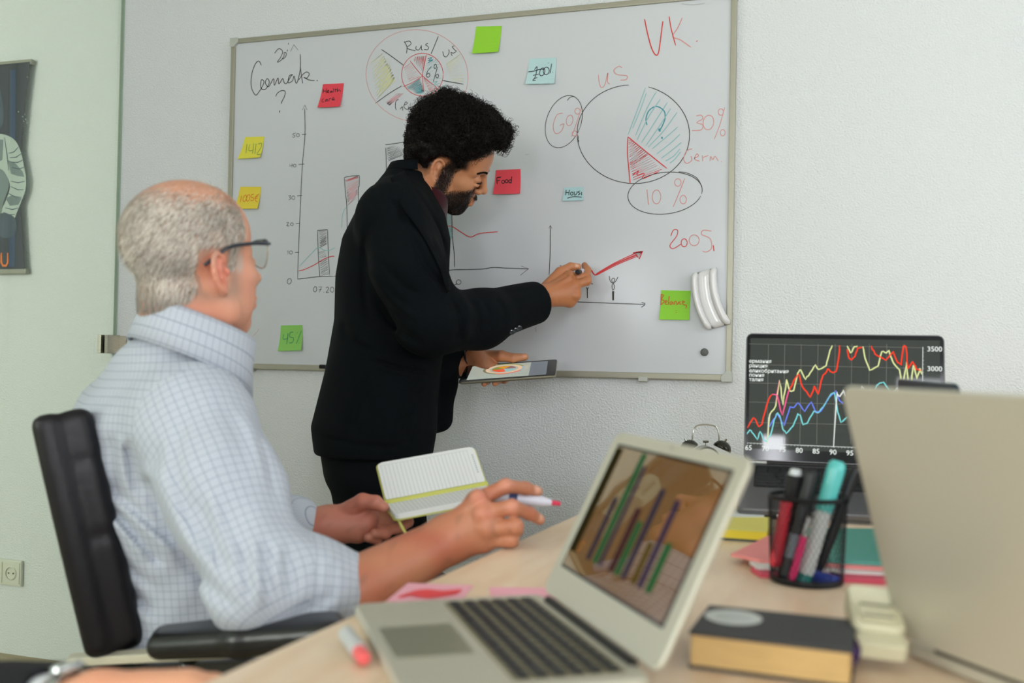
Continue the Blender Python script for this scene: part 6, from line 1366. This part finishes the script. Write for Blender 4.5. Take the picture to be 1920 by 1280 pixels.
# curly hair: a lumpy mass with thousands of small coils on it
m_h1 = mat('hair_black', (18, 13, 10), .5, spec=.22)
def hairmass():
    v = Vol((-.135, -.115, -.085), (.145, .115, .190), .0028)
    v.ell((-.020, 0, .060), (.106, .092, .100), .01); v.ell((.045, 0, .104), (.066, .074, .050), .03); v.ell((-.055, 0, .010), (.060, .072, .062), .03)
    v.noise(.0045, 110, 21); v.noise(.0030, 230, 22)
    v.ell((-.016, 0, .045), (.088, .068, .075), 0, 'sub')
    def cut(D, X, Y, Z):
        D = np.maximum(D, X-(.040+.42*np.clip(Z-.028, 0, .05)/.05*.10)+0*Z-np.where(Z > .068, 1.0, 0.0)) if False else D
        face = np.maximum(X-(.028+.55*np.clip(Z, 0, .078)), -(Z-.078)*0-.0)   # in front of the temples
        face = np.where(Z < .090, X-(.022+.58*np.clip(Z-.0, 0, .090)), -1.0)
        nape = (-.055-.55*np.clip(X+.07, 0, .1)*(-1.0))-Z
        earz = .035-np.sqrt((X+.006)**2+(Z+.006)**2*.55+np.where(np.abs(Y) > .05, 0, 9.))
        thin = -(Z+.02)*0-1
        return np.maximum.reduce([D, face.astype(np.float32)+0*D, nape.astype(np.float32)+0*D, earz.astype(np.float32)+0*D])
    v.field(cut); return v.out(1)
Vm, Qm = hairmass(); Nm = vert_normals(Vm, Qm)
cen_ = Vm[Qm].mean(1); cn = Nm[Qm].mean(1); outw = ((cen_-np.array([-.016, 0, .045]))*cn).sum(1) > 0
ang_ok = outw
Qo = Qm[ang_ok]; idx = RNG.integers(0, len(Qo), 6500)
rp = Vm[Qo[idx]].mean(1); rn = Nm[Qo[idx]].mean(1); rn /= np.linalg.norm(rn, axis=1)[:, None]
CV, CQ = [], []; SEG = 13; off = 0
big = np.clip((rp[:, 2]-.02+.25*np.clip(rp[:, 0], 0, .1))/.05, .28, 1)
for i in range(len(rp)):
    n = rn[i]; a = np.cross(n, RNG.normal(size=3)); a /= np.linalg.norm(a)+1e-9; b = np.cross(n, a); ax_c = (n*.55+a*RNG.uniform(.3, 1.0)); ax_c /= np.linalg.norm(ax_c)
    u_ = np.cross(ax_c, b); R_ = (RNG.uniform(.0026, .0062) if RNG.uniform() < .85 else RNG.uniform(.006, .010))*(.55+.55*big[i]); tl = RNG.uniform(.008, .026)*big[i]; turns = RNG.uniform(.8, 2.2); p0 = RNG.uniform(0, 6.28)
    t = np.linspace(0, 1, SEG)[:, None]; th = p0+t*turns*6.283
    c = rp[i]-n*.003+ax_c*tl*t+R_*(np.cos(th)*b+np.sin(th)*u_); w = .00075*(1-.6*t)
    tg_ = np.gradient(c, axis=0); sd_ = np.cross(tg_, n+.5*a); sd_ /= np.linalg.norm(sd_, axis=1)[:, None]+1e-9; up_ = np.cross(sd_, tg_); up_ /= np.linalg.norm(up_, axis=1)[:, None]+1e-9
    CV.append(np.stack([c-sd_*w, c+sd_*w, c+up_*w*1.5], 1).reshape(-1, 3))
base = np.arange(SEG-1)[:, None]*3; q1 = np.concatenate([base+np.array([[0, 1, 4, 3]]), base+np.array([[1, 2, 5, 4]]), base+np.array([[2, 0, 3, 5]])])
CQ = (q1[None]+(np.arange(len(rp))*SEG*3)[:, None, None]).reshape(-1, 4)
V, Q = join_vq([(Vm, Qm), (np.concatenate(CV), CQ)]); hr = mesh('hair', w1_(V), Q, m_h1, man1, world=True, smooth=True); hr['kind'] = 'stuff'
# beard strands and brows
rt, nn = head_skin_pts(Vh1, body1, 52000, lambda p: (p[:, 2] < .036) & (p[:, 0] > -.012) & (p[:, 2] > -.13))
kp = RNG.uniform(size=len(rt)) < beard_w(rt); rt, nn = rt[kp], nn[kp]; tg = np.tile([.25, 0, -1.0], (len(rt), 1)); tg -= (tg*nn).sum(1)[:, None]*nn
V, Q = strands('beard', man1, rt, tg, nn, .0034, .00034, None, w1_, curve=.15, lift=.55); o = mesh('beard', V, Q, m_h1, man1, world=True); o['kind'] = 'stuff'
rt, nn = head_skin_pts(Vh1, body1, 60000, lambda p: (p[:, 2] > .008) & (p[:, 2] < .03) & (p[:, 0] > .06))
bw = np.zeros(len(rt))
for s in (-1, 1):
    for t in np.linspace(0, 1, 9): bw = np.maximum(bw, blob(rt, (.104-.022*t*t-.006*t, s*(.010+.038*t), .0185+.006*math.sin(t*2.6)), (.014, .0055, .0026), .5))
kp = RNG.uniform(size=len(rt)) < bw; rt, nn = rt[kp], nn[kp]; tg = np.stack([-.4+0*rt[:, 0], np.sign(rt[:, 1]), .25+0*rt[:, 0]], 1); tg -= (tg*nn).sum(1)[:, None]*nn
V, Q = strands('eyebrows', man1, rt, tg, nn, .0050, .00030, None, w1_, curve=.1, lift=.10); o = mesh('eyebrows', V, Q, m_h1, man1, world=True); o['kind'] = 'stuff'
# lash lines of the lowered lids
for s in (-1, 1):
    arc = [(.0935-.0085*t*t, s*(.0215+.024*t), -.0030-.0015*math.sin(t*3.1)) for t in np.linspace(0, 1, 12)]
    T_ = [tube([w1_(np.array(p)[None])[0] for p in arc], [.0006]+[.0011]*10+[.0006], 6)]
    for p in arc[1:]:
        q = np.array(p); T_.append(tube([w1_(x_[None])[0] for x_ in (q, q+np.array([.0022, s*.0005, -.0008]), q+np.array([.0038, s*.0010, -.0006]))], [.0005, .0004, .0002], 4))
    V, Fc = merge(T_); o = mesh('eyelashes', V, Fc, m_h1, man1, world=True); o['kind'] = 'stuff'
# hoop earring
ec = np.array([-.006, -.0915, -.0440]); pts = [w1_((ec+np.array([.0062*math.cos(a), -.001, .0072*math.sin(a)]))[None])[0] for a in np.linspace(0, 2*math.pi, 25)[:-1]]
V, Fc = tube(pts, .0013, 8, closed=True); mesh('earring', V, Fc, mat('silver', (206, 206, 200), .15, 1.0), man1, world=True, smooth=True)
# turtleneck
m_tn = mat('knit_burgundy', (56, 12, 22), .9, spec=.15, bump=(500, .3, .0015), sheen=.2)
def tneck():
    v = Vol(P(770, 420, 2.42)-.24, P(770, 340, 2.42)+.24, .0042)
    a = P(794, 362, 2.44); b = P(780, 384, 2.435); v.chain([a, b, P(768, 420, 2.43)], [.064, .070, .085], .02)
    v.cone(P(800, 353, 2.442), P(793, 366, 2.44), .062, .0665, .004)
    v.loft([(P(766, 560, 2.42), f1, l1, .088, .10), (P(776, 470, 2.42), f1, l1, .082, .11), (P(780, 400, 2.42), f1, l1, .068, .10)], .03)
    nn_ = (P(812, 330, 2.443)-P(770, 410, 2.43)); nn_ /= np.linalg.norm(nn_); top = P(801, 352, 2.443)
    v.field(lambda D, X, Y, Z: np.maximum(D, ((X-top[0])*nn_[0]+(Y-top[1])*nn_[1]+(Z-top[2])*nn_[2]).astype(np.float32)))
    return v.out(1)
V, Q = tneck(); mesh('turtleneck', V, Q, m_tn, man1, world=True, smooth=True)
# blazer
m_bl = mat('blazer_black', (9, 14, 17), .9, spec=.12, bump=(700, .35, .0012), sheen=.0)
def blazer():
    b0 = P(700, 840, 2.42); v = Vol(np.array([b0[0]-.36, b0[1]-.40, .72]), np.array([b0[0]+.62, b0[1]+.50, 1.56]), .0044)
    S_ = lambda px, py, a, b, z=2.42: (P(px, py, z), f1, l1, a, b)
    v.loft([S_(700, 862, .140, .185), S_(702, 800, .152, .188), S_(716, 700, .140, .180), S_(730, 600, .134, .178), S_(736, 520, .137, .188), S_(742, 450, .130, .200), S_(748, 405, .110, .180), S_(754, 370, .080, .130), S_(760, 340, .062, .070), S_(764, 326, .055, .058)], .02, 2.3)
    shR = P(733, 408, 2.235); elR = P(806, 602, 2.215); wrR = P(1000, 568, 2.462)
    v.chain([P(752, 366, 2.38), P(738, 388, 2.30), shR], [.046, .054, .066], .05); v.chain([shR, P(765, 500, 2.20), elR], [.070, .076, .074], .04)
    v.chain([elR, P(900, 597, 2.33), wrR], [.074, .067, .0530], .03)
    shL = P(775, 400, 2.60); elL = P(790, 630, 2.66); wrL = P(872, 678, 2.545); v.chain([P(765, 366, 2.47), shL], [.045, .064], .05); v.chain([shL, elL], [.068, .060], .04); v.chain([elL, wrL], [.058, .044], .03)
    # cuff openings
    axr = (wrR-P(900, 590, 2.33)); axr /= np.linalg.norm(axr)
    v.field(lambda D, X, Y, Z: np.where(((X-wrR[0])**2+(Y-wrR[1])**2+(Z-wrR[2])**2) < .0081, np.maximum(D, (X-wrR[0])*axr[0]+(Y-wrR[1])*axr[1]+(Z-wrR[2])*axr[2]-.012), D).astype(np.float32))
    v.cone(wrR-axr*.012, wrR+axr*.09, .041, .046, .004, 'sub')
    axl = (wrL-elL); axl /= np.linalg.norm(axl)
    v.field(lambda D, X, Y, Z: np.where(((X-wrL[0])**2+(Y-wrL[1])**2+(Z-wrL[2])**2) < .0064, np.maximum(D, (X-wrL[0])*axl[0]+(Y-wrL[1])*axl[1]+(Z-wrL[2])*axl[2]-.010), D).astype(np.float32))
    # open front: V from the collar to the button, then the two front flaps part below it
    for a, b, r0, r1 in ((P(800, 330, 2.43), P(838, 452, 2.43), .075, .030), (P(838, 452, 2.43), P(842, 560, 2.43), .030, .010)): v.cone(a+f1*.062-l1*.045, b+f1*.062-l1*.045, r0, r1, .006, 'sub')
    v.cone(P(835, 800, 2.46)+f1*.04, P(828, 900, 2.47)+f1*.04, .012, .075, .01, 'sub')
    # far front flap hanging forward
    v.chain([P(828, 640, 2.50), P(826, 720, 2.50), P(824, 785, 2.50)], [.030, .034, .034], .03)
    v.noise(.0020, 26, 31)
    FD = v.fold
    for q, w, a in [([(720, 385), (690, 430), (682, 520), (690, 600)], 7, .004), ([(735, 372), (752, 395), (760, 420)], 5, .005), ([(700, 470), (740, 520), (790, 560)], 8, .004), ([(690, 500), (730, 560), (790, 600)], 7, -.004),
                    ([(770, 440), (800, 500), (838, 545)], 6, .006), ([(780, 430), (815, 485), (845, 530)], 6, -.004), ([(705, 560), (740, 610), (800, 650)], 8, .005), ([(845, 560), (862, 600), (858, 640)], 6, .006), ([(862, 550), (880, 590), (872, 640)], 6, -.005), ([(880, 560), (898, 590), (892, 630)], 5, .005),
                    ([(905, 565), (918, 590), (914, 620)], 5, .003), ([(930, 560), (945, 585), (940, 615)], 5, .003), ([(700, 676), (750, 690), (810, 700)], 3, .007), ([(700, 682), (750, 696), (810, 706)], 3, -.004), ([(690, 700), (670, 760), (660, 820)], 9, .003), ([(790, 720), (770, 780), (760, 840)], 9, .003), ([(640, 600), (660, 640), (700, 660)], 8, .004),
                    ([(760, 330), (800, 390), (835, 470), (846, 560)], 3, .004), ([(742, 318), (770, 380), (812, 440)], 4, .003), ([(600, 818), (680, 835), (760, 840)], 2.5, .003), ([(698, 330), (705, 360), (712, 385)], 2.5, .003)]:
        FD(q, w*.8, a*1.9, 2.40)
    v.field(lambda D, X, Y, Z: np.maximum(D, (P(640, 842, 2.3)[2]-.02)-Z+0*D).astype(np.float32))
    return v, wrR, axr
vB, wrR, axr = blazer(); V, Q = vB.out(1); VB_ = V; mesh('blazer', V, Q, m_bl, man1, world=True, smooth=True)
# notched lapels and collar of the blazer
def strip(name, rows, m, parent, th=.003):
    """rows of 3D points (equal length) -> thick sheet"""
    R_ = np.array(rows, float); a, b = R_.shape[:2]; V = R_.reshape(-1, 3); du = np.gradient(R_, axis=0); dv = np.gradient(R_, axis=1); n = np.cross(du, dv); n /= np.linalg.norm(n, axis=2)[..., None]+1e-9
    V2 = (R_-n*th).reshape(-1, 3); Fc = []
    for i in range(a-1):
        for j in range(b-1): k = i*b+j; Fc.append((k, k+1, k+b+1, k+b)); Fc.append((k+a*b, k+b+a*b, k+b+1+a*b, k+1+a*b))
    edge = [(i*b, (i+1)*b) for i in range(a-1)]+[((a-1)*b+j, (a-1)*b+j+1) for j in range(b-1)]+[((i+1)*b+b-1, i*b+b-1) for i in range(a-1)]+[(j+1, j) for j in range(b-1)]
    for p, q in edge: Fc.append((p, q, q+a*b, p+a*b))
    return mesh(name, np.concatenate([V, V2]).tolist(), Fc, m, parent, world=True, smooth=True)
inner = spline([surf(VB_, *q, 4, .003) for q in ((757, 322), (776, 352), (800, 392), (824, 440), (838, 500), (842, 545))], 5)
outer = spline([surf(VB_, *q, 4, .003) for q in ((732, 335), (752, 385), (783, 428), (808, 470), (828, 515), (840, 548))], 5)
strip('lapel', [[a*(1-t)+b*t-CF*(.008*math.sin(t*3.14)+.002) for t in np.linspace(0, 1, 5)] for a, b in zip(inner, outer)], m_bl, man1)
rows = []
for t in np.linspace(0, 1, 14):   # collar around the back of the neck
    ang = math.pi*(1.0*t)-math.pi/2; cc = P(762, 322, 2.42); d = -f1*math.cos(ang)+(-l1)*math.sin(ang)*(-1)
    rows.append([cc+d*(.060+.014*k)+np.array([0, 0, 1.])*(.020-.014*k*1.8-.020*(math.sin(ang)*0))+f1*.02 for k in np.linspace(0, 1, 4)])
strip('collar', rows, m_bl, man1)
# pocket flap edge, cuff buttons
for i, q in enumerate(((960, 622), (967, 618), (974, 614))):
    c = surf(VB_, q[0], q[1], 3, .002); V, Fc = lathe([(.0062, 0), (.0066, .002), (.005, .003), (.001, .0025)], 16); mesh('cuff_button', wpts(frame(c, CR, z=-CF-.6*CU), V), Fc, mat('button_dark_glossy', (60, 66, 70), .2, coat=.6), man1, world=True)
# beaded bracelet
wc = wrR+axr*.026; uu = np.cross(axr, [0, 0, 1.]); uu /= np.linalg.norm(uu); vv = np.cross(axr, uu)
parts = []
for i in range(34):
    a = 2*math.pi*i/34; c = wc+(uu*math.cos(a)+vv*math.sin(a))*.0325+axr*.003*math.sin(a); V, Fc = lathe([(.0005, -.0025), (.0024, -.0012), (.0028, 0), (.0024, .0012), (.0005, .0025)], 7); parts.append(([tuple(c+np.array(v)) for v in V], Fc))
V, Fc = merge(parts); o = mesh('bead_bracelet', V, Fc, mat('beads_silver', (206, 190, 184), .25, .6), man1, world=True); o['kind'] = 'stuff'
wcl = P(884, 672, 2.53); axl = P(893, 671, 2.525)-P(872, 680, 2.54); axl /= np.linalg.norm(axl); uu = np.cross(axl, [0, 0, 1.]); uu /= np.linalg.norm(uu); vv = np.cross(axl, uu)
V, Fc = tube([wcl+(uu*math.cos(a)+vv*math.sin(a))*.031 for a in np.linspace(0, 2*math.pi, 29)[:-1]], .0028, 8, closed=True); mesh('wristband', V, Fc, m_blk, man1, world=True, smooth=True)
# trousers and shoes
m_tr1 = mat('trousers_black', (8, 12, 15), .9, spec=.12, bump=(600, .25, .001))
def trou():
    c0 = P(703, 830, 2.42); v = Vol(np.array([c0[0]-.30, c0[1]-.30, .04]), np.array([c0[0]+.34, c0[1]+.34, .99]), .0075)
    v.loft([(P(705, 900, 2.42), f1, l1, .125, .165), (P(705, 850, 2.42), f1, l1, .135, .165), (P(708, 760, 2.42), f1, l1, .12, .15)], .03)
    for s, kx, fx in ((-1, 695, 0.0), (1, 725, .03)):
        hp = P(kx, 900, 2.42)+l1*s*.085; kn = P(kx+8, 1060, 2.42)+l1*s*.095+f1*fx; an = kn.copy()+f1*(-.04); an[2] = .07
        v.chain([hp, kn, an], [.100, .078, .060], .03)
    for q, w, a in [([(612, 905), (640, 925), (680, 930)], 6, .004), ([(615, 950), (650, 965), (690, 965)], 6, .004), ([(660, 860), (664, 930), (668, 1000)], 2.5, .003), ([(800, 880), (780, 900), (740, 920)], 6, .004)]: v.fold(q, w, a, 2.45)
    return v
V, Q = trou().out(1); mesh('trousers', V, Q, m_tr1, man1, world=True, smooth=True)
for s, kx, fx in ((-1, 695, 0.0), (1, 725, .03)): shoe(man1, P(kx+8, 1060, 2.42)+l1*s*.095+f1*(fx-.04), f1, m_shoe)
# marker and tablet
a = P(1083, 510, 2.488); b = P(1106, 506, 2.612); Lp = np.linalg.norm(b-a)
pen('marker_pen', 'marker with a black cap end, in the standing man\'s writing hand', a, b, [('cap_end', m_blk, [(0, .0050), (.001, .0066), (.018, .0070)]), ('barrel', mat('marker_white_glossy', (214, 214, 226), .3), [(.018, .0068), (Lp-.016, .0068)]), ('tip', m_red, [(Lp-.016, .0045), (Lp-.003, .0022), (Lp, .0018)])])
tA, tB, tC = P(858, 716, 2.335), P(1041, 703, 2.315), P(1046, 673, 2.475)
tx = tB-tA; TW = np.linalg.norm(tx); tyv = tC-tB; TH = np.linalg.norm(tyv-tyv@tx*tx/TW**2)
TM = frame((tA+tB)/2+tyv/2, tx, y=tyv)
tab = thing('tablet', 'tablet showing a ring chart, held by the standing man', 'tablet', M=TM)
z_ = 1 if npm(TM)[:3, 2][2] > 0 else -1
V, Fc = prism(rrect(TW, TH, .010), -z_*.007, -z_*.0005, .0022); mesh('case', V, Fc, mat('tablet_aluminium', (150, 146, 130), .35, .8), tab)
V, Fc = prism(rrect(TW-.002, TH-.002, .009), -z_*.0004, 0); mesh('glass_front', V, Fc, m_bezel, tab)
def tq(nm, x0, x1, y0, y1, m, zz=.0002): mesh(nm, [(x0, y0, z_*zz), (x1, y0, z_*zz), (x1, y1, z_*zz), (x0, y1, z_*zz)], [(0, 1, 2, 3)], m, tab)
def tem(n, rgb, e=.8): return screen_mat(n, rgb, e, .1)
tq('screen', -TW*.42, TW*.40, -TH*.42, TH*.42, tem('tablet_screen', (176, 184, 172), .62)); tq('side_column', TW*.22, TW*.40, -TH*.42, TH*.42, tem('tablet_column', (112, 120, 128), .6), .0003)
def ring(nm, r0, r1, a0, a1, m, zz, cx=-TW*.06, cy=TH*.10):
    n = 24; V = []; 
    for i in range(n+1): a = math.radians(a0+(a1-a0)*i/n); V += [(cx+r0*math.cos(a), cy+r0*math.sin(a), z_*zz), (cx+r1*math.cos(a), cy+r1*math.sin(a), z_*zz)]
    mesh(nm, V, [(2*i, 2*i+1, 2*i+3, 2*i+2) for i in range(n)], m, tab)
for a0, a1, c in ((20, 120, (120, 140, 80)), (120, 250, (110, 110, 80)), (250, 330, (196, 84, 84)), (330, 380, (130, 160, 170))): ring('ring_segment', .046, .052, a0, a1, tem('tr_%d_%d_%d' % c, c), .0004)
ring('pale_ring', .036, .045, 0, 360, tem('tr_pale', (206, 178, 146)), .0004)
for a0, a1, c in ((0, 60, (120, 90, 96)), (60, 130, (196, 140, 40)), (130, 190, (110, 130, 60)), (190, 280, (214, 80, 56)), (280, 360, (120, 176, 178))): ring('pie_segment', 0, .030, a0, a1, tem('tp_%d_%d_%d' % c, c), .0005)
for j in range(3):
    for i in range(14): tq('text_mark', -TW*.30+i*.0085, -TW*.30+i*.0085+.005, -TH*.36+j*.008, -TH*.36+j*.008+.003, tem('tt', (140, 150, 140)), .0005)

# ------------------------------------------------------------------ the third person: only the arm reaching in at the lower left
per = thing('person', 'forearm in a black sleeve with a wristwatch, at the bottom left corner', 'person', (*P(60, 1348, .82)[:2], 0))
def arm3():
    e = P(-60, 1348, .86); w = P(185, 1318, .80); w2a = P(255, 1318, .79)
    k = [P(355, 1290, .785), P(360, 1303, .775), P(358, 1320, .770), P(348, 1336, .770)]
    F = [([P(352, 1288, .787), P(402, 1284, .785), P(432, 1298, .785), P(448, 1314, .785)], [.0095, .0088, .0080, .0068]), ([P(358, 1301, .778), P(412, 1298, .775), P(446, 1312, .775), P(464, 1328, .775)], [.0098, .0088, .0080, .0068]),
         ([P(356, 1318, .770), P(408, 1320, .767), P(440, 1334, .767), P(456, 1350, .767)], [.0095, .0085, .0078, .0068]), ([P(346, 1334, .770), P(390, 1342, .765), P(416, 1356, .765), P(430, 1368, .765)], [.0088, .0078, .0070, .0062]), ([P(280, 1303, .795), P(320, 1280, .815), P(350, 1280, .82), P(376, 1286, .822)], [.013, .0105, .0095, .008])]
    return hand_volume([e, w], k, F, .0019, None, (.036, .0215), .004, .0105)
v3 = arm3(); V, Q = v3.out(1); o = mesh('body', V, Q, skin_mat('skin_light'), per, world=True, smooth=True); set_col(o, handpaint((222, 168, 132), (224, 150, 118), [], 40, False)(V))
e3, w3 = P(-60, 1348, .86), P(100, 1326, .822)
def sleeve3():
    v = Vol(np.minimum(e3, w3)-.09, np.maximum(e3, w3)+.09, .004); d = (w3-e3)/np.linalg.norm(w3-e3)
    v.chain([e3-d*.03, w3], [.056, .037], .01); v.noise(.003, 60, 5); v.cone(w3-d*.004, w3+d*.06, .029, .029, .003, 'sub'); return v.out(1)
V, Q = sleeve3(); mesh('sleeve', V, Q, mat('knit_black', (16, 18, 22), .95, bump=(300, .8, .004)), per, world=True, smooth=True)
d3 = (P(185, 1318, .80)-w3); d3 /= np.linalg.norm(d3)
V, Fc = tube([w3-d3*.01, w3+d3*.010], [.0285, .0275], 28, cap=False); mesh('shirt_cuff', V, Fc, mat('cuff_white', (206, 210, 212), .8), per, world=True, smooth=True)
wt = w3+d3*.022; uu = np.cross(d3, [0, 0, 1.]); uu /= np.linalg.norm(uu); vv = np.cross(uu, d3)
def band(c, r, w, m, nm, par):
    V = []; n = 36
    for i in range(n):
        a = 2*math.pi*i/n; d = uu*math.cos(a)+vv*math.sin(a); V += [c+d*r-d3*w, c+d*(r+.0016)-d3*w, c+d*(r+.0016)+d3*w, c+d*r+d3*w]
    Fc = []
    for i in range(n):
        j = (i+1) % n
        for k in range(4): k2 = (k+1) % 4; Fc.append((i*4+k, i*4+k2, j*4+k2, j*4+k))
    return mesh(nm, V, Fc, m, par, world=True)
wtr = thing('wristwatch', 'silver wristwatch on the arm at the bottom left corner', 'watch', tuple(wt))
band(wt, .0268, .0065, mat('watch_steel', (190, 194, 196), .2, .9), 'strap', wtr)
vz = vv if vv[2] > 0 else -vv; WM = frame(wt+vz*.0275, d3, z=vz); V, Fc = lathe([(.001, 0), (.0125, 0), (.0135, .003), (.0125, .0062), (.0108, .007)], 30); mesh('case', wpts(WM, V), Fc, mat('watch_steel', (190, 194, 196), .2, .9), wtr, world=True)
V, Fc = lathe([(.0108, .0071), (.001, .0072)], 30); mesh('dial', wpts(WM, V), Fc, mat('watch_dial', (226, 230, 232), .15, coat=.8), wtr, world=True)
